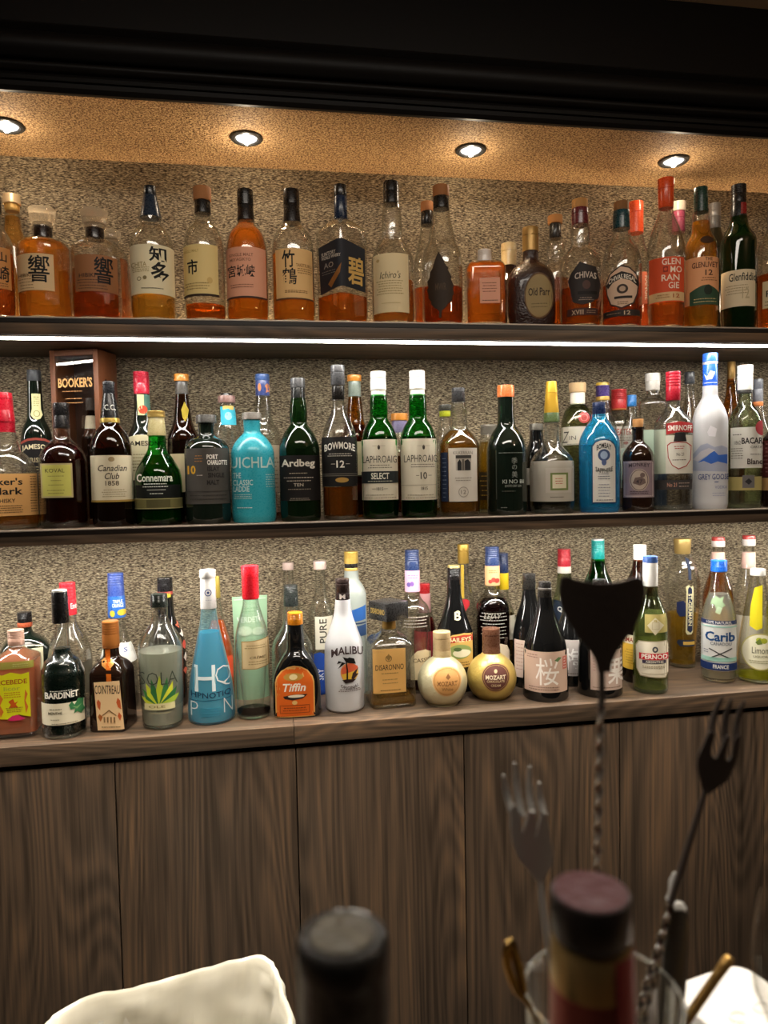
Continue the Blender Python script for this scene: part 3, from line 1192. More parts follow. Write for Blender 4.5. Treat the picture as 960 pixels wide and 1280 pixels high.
bottle('whisky_bottle', 'pale whisky bottle with two large kanji on a cream label and navy capsule', 190.5, 'T',
       [(270, 13), (282, 13, 4), (290, 22, 9), (305, 28, 8), (389, 28.5, 3), (394, 27)], 'clear',
       [('cap', 233, 246, 7.5, 8, 'G#10151c', 'black cap', 'band'), ('neck_sleeve', 245, 273, 8.5, 13.6, 'G#1b2a3a', 'navy neck sleeve')], (368, 'L#e0a83c'),
       [('front_label', [('r', 163, 305, 219, 367, '#e3d6b2'), ('t', '知', 198, 317, 22, 19, INK, {'b': .02}), ('t', '多', 200, 341, 23, 29, INK, {'b': .02}),
                         ('t', 'CHITA', 174, 330, 19, 6, '#a08d60'), ('l', 165, 333, 188, 340, 3, '#a99a70'), ('a', 174, 348, 2.6, 2.6, .8, '#7d6f4a'), ('e', 181, 347, 2.4, 2.4, '#7d6f4a'), ('l', 176, 358, 204, 362, 1, '#2d261c')])])
bottle('whisky_bottle', 'nearly empty whisky bottle with cork top, black collar and pale yellow kanji label', 255.5, 'T',
       [(267, 10), (279, 11, 5), (290, 22, 10), (306, 26, 8), (391, 26.5, 3), (396, 25)], 'clear',
       [('cork_cap', 235, 252, 11.5, 11, 'W#9a6436', 'cork top'), ('neck_sleeve', 251, 268, 10, 10.5, BK, 'black collar')], (384, 'L#b8601c'),
       [('front_label', [('r', 229, 305, 273, 368, '#dcc282'), ('t', '市', 241, 333, 13, 19, INK, {'b': .02}), ('t', 'SINGLE MALT', 239, 313, 20, 3.5, '#ad8f50'), ('e', 262, 350, 3.5, 4, '#c9a968'), ('l', 230, 352, 262, 362, 3, '#8a7040'), ('r', 229, 367, 273, 370, '#2c1d12')])])
bottle('whisky_bottle', 'full bottle of orange whisky with salmon label of three kanji and black cap', 309, 'T',
       [(276, 10.5), (282, 12, 4), (292, 22, 10), (310, 26.5, 9), (392, 26.8, 3), (397, 25)], 'clear',
       [('cap', 238, 258, 10, 10.2, BK, 'black cap', 'band'), ('neck_sleeve', 257, 277, 9.8, 10.8, 'G#1a1614', 'black sleeve')], (281, 'L#e0821e'),
       [('front_label', [('r', 283, 308, 333, 370, '#d89a7c'), ('t', '宮城峡', 302, 338, 34, 15, INK, {'b': .012}), ('t', 'SINGLE MALT', 302, 318, 30, 4, '#8a5a44'), ('t', 'MIYAGIKYO', 301, 324, 26, 4, '#8a5a44'), ('l', 287, 354, 318, 360, 2, '#8a5a44'), ('r', 283, 370, 333, 372.5, '#3a2218')])])
bottle('whisky_bottle', 'whisky bottle with tan label of two stacked kanji, black cap with a small hang tag', 366.5, 'T',
       [(279, 11), (285, 14, 4), (294, 23, 10), (310, 26, 8), (393, 26.8, 3), (398, 25)], 'clear',
       [('cap', 238, 257, 10, 10.2, BK, 'black cap'), ('neck_sleeve', 256, 280, 9.5, 11, 'G#171413', 'black sleeve')], (320, 'L#e08a2c'),
       [('front_label', [('r', 345, 310, 391, 372, '#dbb176'), ('t', '竹', 361, 323, 16, 22, INK, {'b': .015}), ('t', '鶴', 362, 345, 18, 21, INK, {'b': .01}), ('t', 'TAKETSURU', 380, 331, 19, 4, '#7a5428'), ('l', 371, 334, 391, 342, 3, '#8a6434'), ('l', 352, 362, 388, 366, 2, '#7a5428'), ('r', 345, 372, 391, 374, '#4a2c14')])])
r_, b_, i_ = bottle('whisky_bottle', 'square shouldered whisky bottle with black wraparound label and one gold kanji', 427.5, 'T',
       [(274, 8.5), (277, 9, 2), (281, 20, 3), (290, 31.5, 4), (395, 31.5, 3), (400, 30)], 'clear',
       [('cap', 232, 247, 8.3, 8.3, BK, 'black cap'), ('neck_sleeve', 246, 276, 8.2, 8.6, 'G#14233a', 'navy neck sleeve')], (373, 'L#c8701e'),
       [('front_label', [('p', [(398, 302), (427, 297), (457, 304), (457, 360), (427, 357), (400, 363)], '#23242a'), ('t', '碧', 445, 335, 20, 36, '#c8a25a', {'b': .02}),
                         ('t', 'SUNTORY', 411, 313, 18, 5, '#c9c4b8'), ('t', 'WORLD WHISKY', 414, 318, 24, 4, '#c9c4b8'), ('t', 'AO', 411, 328, 12, 7, '#8d8a84'), ('p', [(410, 352), (427, 328), (425, 340), (414, 357)], '#8a5a2a'), ('l', 402, 334, 420, 340, 2, '#6c6a66')])],
       n=6, rot=42, flat=1)
bottle('whisky_bottle', 'whisky bottle with cream label and thin black handwriting, black cap, long bulging neck', 490.5, 'T',
       [(254, 10), (262, 11.5, 6), (285, 13, 10), (300, 12.2, 6), (311, 21, 10), (325, 26.5, 8), (396, 26.5, 3), (401, 25)], 'clear',
       [('cap', 228, 241, 9.5, 9.8, BK, 'black cap'), ('neck_sleeve', 240, 256, 9.8, 10, 'G#0f0d0c', 'black sleeve')], (354, 'L#d98a3a'),
       [('front_label', [('r', 467, 316, 511, 390, '#d8c49a'), ('t', "Ichiro's", 488, 343, 26, 9, INK, {'s': .25, 'b': 0}), ('e', 473, 324, 2, 2, '#b49a68'), ('l', 470, 349, 505, 368, 6, '#9a8658'), ('r', 477, 378, 500, 378.6, '#b5a070')])])
bottle('whisky_bottle', 'cork topped whisky bottle half hidden behind the bottle with the dark leaf', 535, 'T',
       [(281, 8.2), (290, 9, 5), (310, 13, 10), (330, 18, 8), (393, 18, 3), (398, 17)], 'clear',
       [('cork_cap', 253, 265, 7.8, 7.8, 'W#a56a3a', 'cork top'), ('neck_sleeve', 265, 282, 7.6, 8, BK, 'black collar')], (362, 'L#d2691e'), Y=1.565)
LEAF = [(549, 314), (552, 320), (556, 326), (555.5, 328), (561, 335), (560, 337), (565, 346), (563.5, 348), (567.5, 357), (566, 359), (567.5, 367), (565.5, 369), (564, 377), (561, 378), (557, 384), (552, 388), (551, 397), (548, 397), (548.5, 388),
        (543, 384), (538, 378), (539, 376), (535, 370), (536, 367), (533.5, 360), (535.5, 357), (534.5, 349), (537, 346), (538, 338), (541, 335), (543, 328), (546, 320)]
bottle('whisky_bottle', 'cork topped whisky bottle with a big dark leaf for a label', 552.5, 'T',
       [(261, 10.5), (275, 11.5, 6), (292, 16, 10), (305, 17, 6), (313, 23, 8), (330, 25.5, 8), (397, 25.5, 3), (402, 24)], 'clear',
       [('cork_cap', 233, 247, 10.3, 10, 'W#8f5a2e', 'cork top'), ('neck_sleeve', 246, 262, 9.8, 10, BK, 'black collar')], (362, 'L#b04c14'),
       [('front_label', [('p', LEAF, '#2d2014'), ('t', 'MWR', 551, 358, 14, 9, '#4a3826')])])
bottle('whisky_bottle', 'small squat square bottle full of orange whisky with a little pink label', 606, 'T',
       [(327, 8), (329, 9, 1), (331, 22, 3), (337, 26, 4), (397, 26, 3), (402, 25)], 'clear',
       [('cap', 313, 328, 8.6, 9, 'G#d8cfc6', 'white cap', 'ridge')], (334, 'L#e88424'),
       [('front_label', [('r', 600, 347, 625, 379, '#d3977c'), ('l', 603, 352, 621, 366, 4, '#6b3f2c'), ('l', 602, 374, 623, 377, 1, '#3b2018')])], n=6, rot=8)
bottle('whisky_bottle', 'dark bottle with cream cap behind the squat square orange bottle', 636.5, 'T',
       [(331, 9), (342, 10, 5), (360, 20, 10), (396, 20, 3), (400, 19)], 'blackbrown', [('cap', 305, 333, 9.6, 9.6, 'G#d9bf8c', 'cream cap', 'band')], Y=1.585)
OP = 'crackle'
bottle('whisky_bottle', 'squat brown crackle glass bottle with olive oval label and tan cap', 663.5, 'T',
       [(313, 9.5), (328, 10.5, 4), (336, 22, 8), (350, 30, 10), (398, 30.5, 4), (403, 28)], OP,
       [('cap', 285, 315, 10.2, 10.2, 'M#a58248', 'tan cap', 'band')], None,
       [('front_label', [('e', 674, 370, 18.5, 29, '#5a3f26'), ('e', 674, 370, 17, 27, '#8f7a52'), ('t', 'Old Parr', 674, 365, 27, 10, '#3a2c1a', {'b': .02}), ('l', 664, 378, 684, 386, 2, '#5f4f34')])], n=3)
bottle('whisky_bottle', 'cork topped bottle with bulb neck behind the crackle glass bottle', 694.5, 'T',
       [(298, 8), (306, 11.5, 7), (318, 11.5, 7), (326, 9.5, 4), (338, 22, 10), (396, 22, 3), (400, 21)], 'clear',
       [('cork_cap', 270, 280, 9.3, 9.3, 'W#a9743c', 'cork top'), ('neck_sleeve', 280, 299, 7.2, 7.8, 'G#2a2622', 'dark printed collar')], (352, 'L#b8641e'), Y=1.59)
SH19 = [(725, 327), (735, 331), (745, 333), (748, 345), (751, 353), (748, 372), (738, 379), (727, 381), (716, 377), (713, 362), (710, 350), (714, 340)]
bottle('whisky_bottle', 'bulb necked whisky bottle with dark maroon shield label and burgundy collar', 725.5, 'T',
       [(281, 10.5), (288, 12.5, 6), (300, 12.5, 6), (308, 11.5, 4), (322, 24, 12), (340, 26.3, 8), (398, 26.3, 3), (403, 25)], 'clear',
       [('cork_cap', 250, 262, 10, 10, 'W#a9793f', 'cork top'), ('neck_sleeve', 261, 282, 10.6, 10.6, 'G#571a22', 'burgundy collar', 'band')], (363, 'L#c8641a'),
       [('front_label', [('p', SH19, '#2b2422'), ('t', 'CHIVAS', 732, 345, 27, 8, '#b7a79a', {'arc': 1.5, 'b': .02}), ('e', 733, 356, 5, 5.5, '#4d3630'), ('r', 722, 364, 746, 368, '#191412'), ('l', 723, 371, 742, 376, 2, '#857468')]),
        ('lower_label', [('r', 709, 385, 747, 394, '#3a201a'), ('t', 'XVIII', 722, 390, 15, 6, '#b79a80'), ('l', 733, 387, 745, 392, 2, '#8f7460')])])
CH = [(776, 331), (787, 334), (796, 342), (799, 354), (797, 368), (792, 380), (777, 386), (763, 380), (758, 366), (757, 352), (762, 340)]
bottle('whisky_bottle', 'whisky bottle with pale crest label, dark arched lettering, teal collar and cork top', 777, 'T',
       [(285, 11), (300, 12, 6), (314, 22, 10), (332, 25.5, 8), (399, 25.5, 3), (404, 24)], 'clear',
       [('cork_cap', 253, 265, 9.5, 9.5, 'W#7b5228', 'cork top'), ('neck_sleeve', 264, 287, 10.4, 11, 'G#123a40', 'teal black collar', 'band')], (358, 'L#cf5f22'),
       [('front_label', [('p', CH, '#2a211c'), ('p', [(x * .93 + 777 * .07, y * .93 + 358 * .07) for x, y in CH], '#cfae94'), ('p', [(758, 354), (764, 344), (777, 339), (790, 343), (798, 352), (797, 358), (788, 351), (777, 348), (766, 352), (760, 359)], '#221b18'), ('t', 'CHIVAS REGAL', 778, 351, 34, 6, '#e2d6c4', {'arc': 5.5, 'b': .02}),
                         ('e', 778, 361, 7, 6, '#3a2d26'), ('e', 778, 361, 4, 3.4, '#b49880'), ('r', 768, 370, 790, 373, '#2a211c'), ('l', 770, 376, 787, 381, 2, '#8a6a54')]),
        ('lower_label', [('r', 754, 387, 800, 395, '#2b241f'), ('t', '12', 784, 391, 8, 5, '#c9b090'), ('l', 758, 389, 776, 393, 1, '#8a7058')])])
bottle('whisky_bottle', 'bottle with orange red cap peeking out behind the crest label bottle', 795, 'T',
       [(290, 9), (305, 11, 6), (325, 19, 12), (345, 22, 8), (396, 22, 3), (400, 21)], 'clear',
       [('cap', 253, 292, 9.6, 9.6, 'G#e0552c', 'orange red cap', 'band')], (352, 'L#dc6a30'),
       [('front_label', [('r', 799, 340, 817, 380, '#d9765a'), ('t', 'RANGIE', 809, 360, 30, 6, '#f0d8c4', {'rot': 90})])], Y=1.595)
bottle('whisky_bottle', 'tall bell shouldered whisky bottle with bright orange cap and orange lettered label', 832.5, 'T',
       [(259, 9.2), (268, 9.5, 6), (290, 19, 14), (312, 24.5, 8), (400, 23.5, 3), (405, 22)], 'clear',
       [('cap', 224, 261, 10.4, 9.4, 'G#d24a1e', 'bright orange cap', 'band')], (377, 'L#d8762a'),
       [('front_label', [('r', 811, 321, 855, 377, '#d3512c'), ('r', 811, 365, 855, 376, '#d8b483'), ('t', 'GLEN', 839, 327, 23, 8, '#f3dcc4'), ('t', 'MO', 845, 337, 14, 8, '#f3dcc4'), ('t', 'RAN', 838, 347, 22, 8, '#f3dcc4'), ('t', 'GIE', 842, 357, 13, 8, '#f3dcc4'), ('r', 829, 333, 835, 340, '#8a2f1c'), ('e', 832, 336.5, 2, 2, '#d3512c'), ('t', '12', 845, 370, 8, 5, '#a85a30'), ('l', 820, 367, 838, 373, 2, '#a8794a')])])
bottle('liqueur_bottle', 'bottle with pale cap and pink ribboned neck behind the bright orange capped bottle', 848, 'T',
       [(288, 8), (300, 10, 5), (316, 18, 10), (396, 18, 3), (400, 17)], 'clear',
       [('cap', 253, 265, 9.5, 9.5, 'G#efdcc4', 'pale cap'), ('neck_sleeve', 264, 291, 8.2, 8.4, 'G#b2526a', 'pink neck sleeve', 'band')], (330, 'L#e0a884'), Y=1.6)
bottle('whisky_bottle', 'bottle of golden whisky with dark green cap, orange label and green crest band', 876, 'T',
       [(263, 10), (270, 11, 5), (292, 12.5, 6), (304, 20, 8), (316, 22, 6), (400, 22.3, 3), (405, 21)], 'clear',
       [('cap', 235, 266, 8.8, 9.4, 'G#12352c', 'dark green cap', 'band')], (278, 'L#e09a28'),
       [('neck_seal', [('e', 884, 300, 8.5, 4.6, '#3a2414')]),
        ('front_label', [('r', 855, 321, 899, 380, '#e0a070'), ('p', [(862, 364), (870, 360), (878, 357), (886, 356), (893, 360), (899, 364), (899, 381), (862, 381)], '#2f4a36'), ('t', 'THE', 886, 324, 9, 4, '#4a2c1a'), ('t', 'GLENLIVET', 881, 331, 32, 7, '#4a2418'), ('t', '12', 886, 341, 9, 7, '#3a241a'), ('l', 876, 346, 896, 352, 2, '#8a5a36'), ('e', 885, 363, 5, 6, '#1f2a1e'), ('l', 866, 372, 896, 379, 2, '#c7b27a')])])
bottle('whisky_bottle', 'dark bottle with silver cap and red tab behind the green capped golden bottle', 893, 'T',
       [(286, 8), (300, 12, 8), (315, 19, 8), (396, 19, 3), (400, 18)], 'blackgreen',
       [('cap', 255, 272, 8, 8, 'M#8f8a84', 'silver cap', 'ridge'), ('neck_sleeve', 271, 288, 8, 8.2, 'G#6d6a66', 'grey neck sleeve')], None, [], Y=1.6)
r_, b_, i_ = bottle('whisky_bottle', 'green glass whisky bottle with sloping shoulders, cream label and black cap', 923, 'T',
       [(272, 11), (282, 12.5, 6), (298, 22, 6), (304, 23, 4), (400, 22.8, 3), (405, 21.5)], 'dgreen',
       [('cap', 232, 254, 10, 10, BK, 'black cap', 'ridge'), ('neck_sleeve', 253, 275, 9.8, 11, 'G#16191a', 'dark sleeve')], (300, 'L#2c3a18'),
       [('front_label', [('r', 901, 337, 944, 383, '#d8c7a6'), ('t', 'Glenfiddich', 930, 346, 38, 10, '#2b2a28', {'b': .015}), ('l', 906, 355, 936, 368, 4, '#9a8a6c'), ('t', '12', 932, 367, 9, 13, '#b5a584')])])
cap_label(i_, r_, 'neck_tab', [('r', 926, 253, 933, 267, 'G#8a2020')], 10.6)
bottle('whisky_bottle', 'whisky bottle with purple cap cut off by the right edge on the top shelf', 968, 'T',
       [(281, 9), (290, 11, 6), (306, 22, 10), (320, 24, 8), (400, 24, 3), (405, 23)], 'clear',
       [('cap', 262, 283, 9, 9, 'G#4b3a58', 'purple cap')], (345, 'L#c8641c'),
       [('front_label', [('r', 953, 350, 985, 384, '#d8c39a'), ('t', 'F', 960, 366, 5, 8, INK), ('l', 955, 374, 980, 382, 2, '#5a452c')])])
# ------------------------------------------------------------------ middle shelf, left to right
WH = '#e9e4d8'
bottle('whisky_bottle', 'clear bourbon bottle dipped in dripping red wax at the left edge of the middle shelf', 8, 'M',
       [(510, 12), (540, 13.5, 8), (561, 17, 6), (575, 33, 10), (592, 40, 8), (650, 40, 4), (657, 38)], 'clear',
       [('wax_cap', 491, 514, 11.5, 12.5, 'G#b3162a', 'red wax cap', 'band'), ('wax_neck', 513, 528, 12.8, 14, 'G#a91327', 'red wax')], (645, 'L#c9802e'),
       [('wax_drips', [('p', [(-4, 522), (20, 522), (24, 535), (26, 560), (25, 566), (23.5, 560), (22, 540), (18, 528), (15, 526), (12, 532), (10, 526), (4, 525), (-2, 540), (-4, 540)], 'G#a91327')]),
        ('front_label', [('r', -30, 592, 48.5, 645, '#d6a262'), ('t', "Maker's", 3, 602, 52, 9, INK, {'b': .02}), ('t', 'Mark', 9, 614, 40, 9, INK, {'b': .02}), ('t', 'WHISKY', 5, 626, 28, 5, '#2a1d12'), ('l', -10, 631, 30, 642, 4, '#5a4020'), ('l', 38, 594, 47, 642, 14, '#5a4020')])], n=4, rot=20)
r_, b_, i_ = bottle('whisky_bottle', 'dark green whisky bottle with grey cap and black label rimmed in red', 46.5, 'M',
       [(475, 9), (500, 9.5, 6), (524, 11, 6), (538, 19, 10), (555, 20.5, 6), (650, 20.5, 3), (655, 19.5)], 'blackgreen',
       [('cap', 463, 477, 9, 9.2, 'M#54565a', 'grey cap', 'ridge')], None,
       [('front_label', [('r', 27, 549, 66, 600, '#1d1a1a'), ('p', [(27, 552), (36, 548), (46, 547), (57, 548), (66, 552), (66, 555), (57, 551), (46, 550), (36, 551), (27, 555)], '#a0473a'), ('t', 'JAMESON', 46, 561, 36, 8, '#e8ddb4', {'arc': 2, 'b': .02}), ('t', 'IRISH', 45, 575, 18, 6, '#bfb28c'), ('l', 32, 582, 60, 592, 3, '#a0946c')]),
        ('neck_label', [('p', [(40, 492), (51, 492), (51, 511), (53, 518), (50, 523), (45.5, 525), (41, 523), (38, 518), (40, 511)], '#dcd7a2'), ('a', 45.5, 517, 4, 4, .8, '#8a8a50'), ('l', 42, 495, 49, 508, 5, '#a09c62')])], Y=1.56)
bottle('whisky_bottle', 'round shouldered bottle of dark red brown whisky with square yellow label and black cap', 79.5, 'M',
       [(533, 10.5), (548, 11, 4), (552, 15, 4), (562, 27, 9), (575, 31, 8), (650, 31.5, 3), (657, 30)], 'clear',
       [('cap', 504, 520, 10.5, 10.5, 'G#1c1b1c', 'black cap'), ('neck_sleeve', 519, 535, 10.2, 10.6, 'G#201f20', 'black sleeve')], (553, 'L#4a1208'),
       [('front_label', [('r', 51, 579, 91, 622, '#b9aa7a'), ('r', 53, 581, 89, 620, '#c9c463'), ('t', 'KOVAL', 69, 588, 24, 5, '#3a3616', {'b': 0}), ('l', 58, 594, 82, 596, 1, '#8f8a44'), ('l', 63, 599, 78, 602, 1, '#8f8a44'), ('l', 60, 604, 80, 608, 1, '#8f8a44'), ('l', 58, 611, 81, 618, 2, '#8f8a44')])], wall=2.5)
bottle('whisky_bottle', 'dark brown whisky bottle with tapered black neck, gold ring and cream script label', 140, 'M',
       [(525, 11.5), (532, 13, 4), (542, 22, 8), (556, 27, 8), (650, 27.5, 3), (655, 26)], 'brown',
       [('cap', 477, 493, 8, 7.6, 'G#26272a', 'black cap', 'band'), ('neck_sleeve', 492, 524, 8, 12, 'G#0e0e0f', 'black tapered sleeve'), ('neck_ring', 523, 529, 12.4, 12.6, 'M#b89a4a', 'gold ring')], (560, 'L#2a0c04'),
       [('neck_label', [('t', 'C.C.', 137.5, 509, 14, 7, '#d9d6cc')]),
        ('front_label', [('r', 112.5, 569, 167.5, 625, '#d9cdae'), ('t', 'Canadian', 141, 585, 36, 8, '#2b211b', {'s': .3, 'b': .01}), ('t', 'Club', 140, 595, 18, 8, '#2b211b', {'s': .3, 'b': .01}), ('t', '1858', 140, 604, 17, 6, '#4a3a2c'), ('e', 140, 574, 4, 3, '#a08a64'), ('l', 126, 611, 158, 622, 4, '#9a8a68'), ('r', 112.5, 625, 167.5, 627.5, '#a4843c')])])
# bourbon in its wooden presentation box
gx = atY(110, 560, 1.6)
t = empty('wooden_box', (gx.x, 1.592, ZM1), math.radians(-16), 'tall open fronted wooden presentation box with gold lettering behind the middle shelf bottles', 'box')
kx = 1.6 / _cy / F * .93
W_, H_, D_ = 31 * kx, zpix(gx.x, 1.56, 437.5) - ZM1, .078
WD = principled('box_wood', lin('#6d3f22'), .5, bump=.3, bscale=120)
box('side_panel', (-W_, -D_ / 2, 0), (-W_ + .011, D_ / 2, H_), WD, t, .001)
box('side_panel', (W_ - .011, -D_ / 2, 0), (W_, D_ / 2, H_), WD, t, .001)
box('top_panel', (-W_ + .011, -D_ / 2, H_ - .012), (W_ - .011, D_ / 2, H_), WD, t, .001)
box('bottom_panel', (-W_ + .011, -D_ / 2, 0), (W_ - .011, D_ / 2, .010), WD, t, .001)
box('back_panel', (-W_ + .011, D_ / 2 - .006, .010), (W_ - .011, D_ / 2, H_ - .012), principled('box_wood_dark', lin('#3a2418'), .55), t, 0)
box('front_pane', (-W_ + .011, -D_ / 2 + .003, .010), (W_ - .011, -D_ / 2 + .005, H_ - .012), mat('clear'), t, 0)


def flat_label(name, els, parent, origin, kk, x0, y0, Y):
    """print on an upright flat face: (x0, y0) photo pixel at origin (x, z), local y = Y"""
    add_label(name, els, lambda px, py, off: (origin[0] + (px - x0) * kk, Y - off, origin[1] - (py - y0) * kk), parent, ystep=50)


flat_label('box_lettering', [('t', "BOOKER'S", 110, 475, 44, 12, '#d8a468', {'b': .03}), ('l', 90, 484, 122, 487, 1, '#b98a58'), ('l', 96, 493, 118, 496, 1, '#b98a58'), ('l', 90, 498, 120, 501, 1, '#b98a58')], t, (0, H_ - .014), kx, 110, 444, -D_ / 2 + .0028)
o = box('side_lettering', (W_, -.02, H_ * .45), (W_ + .0006, .022, H_ * .83), principled('box_print', lin('#2a1812'), .6), t)
bpy.data.objects.remove(o)
bm_ = [('t', "BOOKER'S", 0, 0, 120, 26, '#2b1812', {'b': .03, 'rot': -90})]
add_label('side_lettering', bm_, lambda px, py, off: (W_ + off, px * .0013, H_ * .62 - py * .0013), t, ystep=200)
bottle('whisky_bottle', 'small grey capped bottle inside the wooden presentation box', 116, 'M',
       [(512, 5), (530, 6, 4), (548, 13, 8), (640, 13, 2), (648, 12)], 'brown', [('cap', 498, 513, 6, 6, 'G#5b5450', 'grey wax cap'), ('neck_label', 520, 546, 6.6, 9.5, 'P#d8cbb0', 'cream neck label')], (560, 'L#3a1408'), Y=1.594)
r_, b_, i_ = bottle('whisky_bottle', 'dark green whisky bottle with red cap and cream label behind the gold topped green bottle', 180, 'M',
       [(490, 9.5), (515, 10, 6), (530, 12, 6), (546, 20, 8), (650, 20.5, 3), (655, 19.5)], 'blackgreen',
       [('cap', 465, 480, 10, 10, 'G#b81d36', 'red cap', 'ridge'), ('neck_sleeve', 479, 493, 10, 10, 'G#c3243c', 'red sleeve')], None,
       [('neck_label', [('r', 172, 493, 189, 519, '#4f7a6c'), ('r', 172, 493, 180, 519, '#d6cf9c'), ('e', 178.5, 512, 5.5, 5.5, '#c2482e')]),
        ('front_label', [('p', [(160, 546), (172, 543.5), (190, 543.5), (200, 546), (200, 600), (160, 600)], '#d9cfa8'), ('t', 'JAMESON', 180, 555, 40, 8, '#26221a', {'b': .01}), ('l', 164, 566, 196, 590, 6, '#8a7d58')])], Y=1.565)
bottle('whisky_bottle', 'bell shaped green whisky bottle with gold foil neck and gold belt', 198, 'M',
       [(543, 11), (562, 12, 5), (572, 19, 8), (588, 29, 12), (603, 31, 6), (648, 31, 3), (653, 29.5)], 'green',
       [('crown_cap', 514, 522, 11, 11.2, 'M#b89a54', 'gold crown cap', 'ridge'), ('neck_foil', 521, 545, 10, 12, 'G#b5a878', 'gold foil')], (568, 'L#2f7a14'),
       [('front_label', [('r', 170, 606, 226, 622, '#101412'), ('t', 'Connemara', 194, 597, 45, 10, '#dfe2d2', {'b': .02}), ('l', 178, 603, 211, 610, 2, '#dfe2d2'), ('r', 184, 612, 207, 612.6, '#dfe2d2'), ('l', 186, 615, 205, 619, 1, '#dfe2d2')]),
        ('belt', [('r', 167, 623, 229, 636, 'M#8f8a58'), ('r', 183, 624.5, 213, 634.5, 'M#6d6844'), ('r', 167, 623, 229, 624, 'M#c9c28a'), ('r', 167, 635, 229, 636, 'M#c9c28a')])], wall=2)
bottle('whisky_bottle', 'orange topped brown glass bottle with grey sleeve behind the dark grey label', 230, 'M',
       [(490, 7.5), (505, 9, 6), (530, 12, 8), (545, 20, 8), (648, 20.5, 3), (654, 19.5)], 'brown',
       [('cap', 468, 477, 9.6, 9.6, 'G#d68a36', 'orange cap'), ('neck_sleeve', 476, 493, 7.6, 8, 'G#63605c', 'grey sleeve')], (548, 'L#3a1a08'),
       [('front_label', [('r', 212, 567, 248, 615, '#d8c9a0')]), ('neck_label', [('p', [(231, 502), (236, 512), (234, 522), (231, 527), (228, 522), (226.5, 512)], '#a8902a')])], Y=1.565)
bottle('whisky_bottle', 'black bottle with charcoal label and yellow numerals under a grey cap', 259.5, 'M',
       [(526, 10), (545, 10.5, 4), (550, 22, 5), (558, 29, 5), (648, 29.3, 3), (653, 28)], 'blackgreen',
       [('cap', 519, 529, 12.6, 12.8, 'G#5c5a57', 'grey cap')], None,
       [('front_label', [('r', 231, 560, 289, 630, '#4b4742'), ('t', 'PORT', 266, 571, 14, 6, WH, {'b': .03}), ('t', 'CHARLOTTE', 272, 578, 25, 6, WH, {'b': .03}), ('t', '10', 240, 587, 10, 11, '#dba52c', {'b': .03}), ('l', 244, 568, 254, 578, 3, '#a8763c'), ('l', 246, 592, 254, 596, 1, '#b9b2a6'), ('t', 'ISLAY', 267, 586, 15, 6, '#25221f', {'b': .03}), ('t', 'SINGLE', 270, 594, 20, 6, '#25221f', {'b': .03}), ('t', 'MALT', 266, 603, 15, 6, '#25221f', {'b': .03}), ('l', 234, 617, 286, 626, 2, '#35312d'), ('r', 231, 614, 289, 614.7, '#35312d')])])
r_, b_, i_ = bottle('whisky_bottle', 'clear bottle with brown pink cap and cyan neck label behind the teal bottle', 285.5, 'M',
       [(503, 8.5), (515, 10, 5), (530, 16, 8), (545, 19, 8), (648, 20, 3), (654, 19)], 'clear',
       [('cap', 495, 504, 11, 11, 'G#8a6a64', 'brown pink cap'), ('cap_top', 492, 496, 7.5, 8, 'G#221c1a', 'black top')], (560, 'L#8a4a1c'),
       [('neck_label', [('r', 276, 508, 295, 531, '#38a8c0'), ('e', 285.5, 520, 4.5, 5, '#8fd0dc'), ('r', 279, 507, 292, 512, '#d4b060')])], Y=1.56)
bottle('whisky_bottle', 'opaque teal painted bottle with grey cap and large pale lettering', 316.5, 'M',
       [(522, 10.5), (530, 11, 2), (541, 10.5, 3), (549, 20, 8), (562, 28, 8), (645, 28.5, 3), (651, 27)], 'teal',
       [('cap', 516, 525, 12, 12.3, 'G#807a72', 'grey cap')], None,
       [('front_label', [('t', 'BRUICHLADDICH', 331, 578, 124, 14, '#b9d4cf', {'b': .01}), ('t', 'THE', 296, 594, 10, 7, '#cfe4df', {'b': .01}), ('t', 'CLASSIC', 303, 603, 25, 7, '#cfe4df', {'b': .01}), ('t', 'LADDIE', 301, 611, 20, 7, '#cfe4df', {'b': .01}), ('l', 291, 617, 315, 624, 3, '#a9ccc8'), ('l', 331, 592, 343, 610, 6, '#a9ccc8'), ('l', 293, 633, 316, 636, 1, '#cfe4df')])])
r_, b_, i_ = bottle('whisky_bottle', 'clear bottle with blue cap and blue sleeve with an orange figure behind the teal bottle', 330.5, 'M',
       [(494, 8), (508, 9.5, 6), (528, 12, 8), (542, 21, 10), (648, 22, 3), (653, 21)], 'clear',
       [('cap', 468, 476, 9, 9, 'G#4d6ca8', 'blue cap'), ('neck_sleeve', 475, 495, 8.6, 8.8, 'G#46548c', 'violet blue sleeve')], (549, 'L#8a3c14'),
       [('front_label', [('r', 318, 556, 350, 615, '#c9b79c'), ('l', 322, 570, 349, 612, 8, '#6d5a46')])], Y=1.565)
cap_label(i_, r_, 'sleeve_print', [('p', [(334, 479), (337, 481), (339, 484), (337, 487), (339, 491), (335, 489), (332, 491), (333, 486), (331, 482)], '#d98a5c'), ('e', 324.5, 484, 2, 5, '#d98a5c')], 8.7)
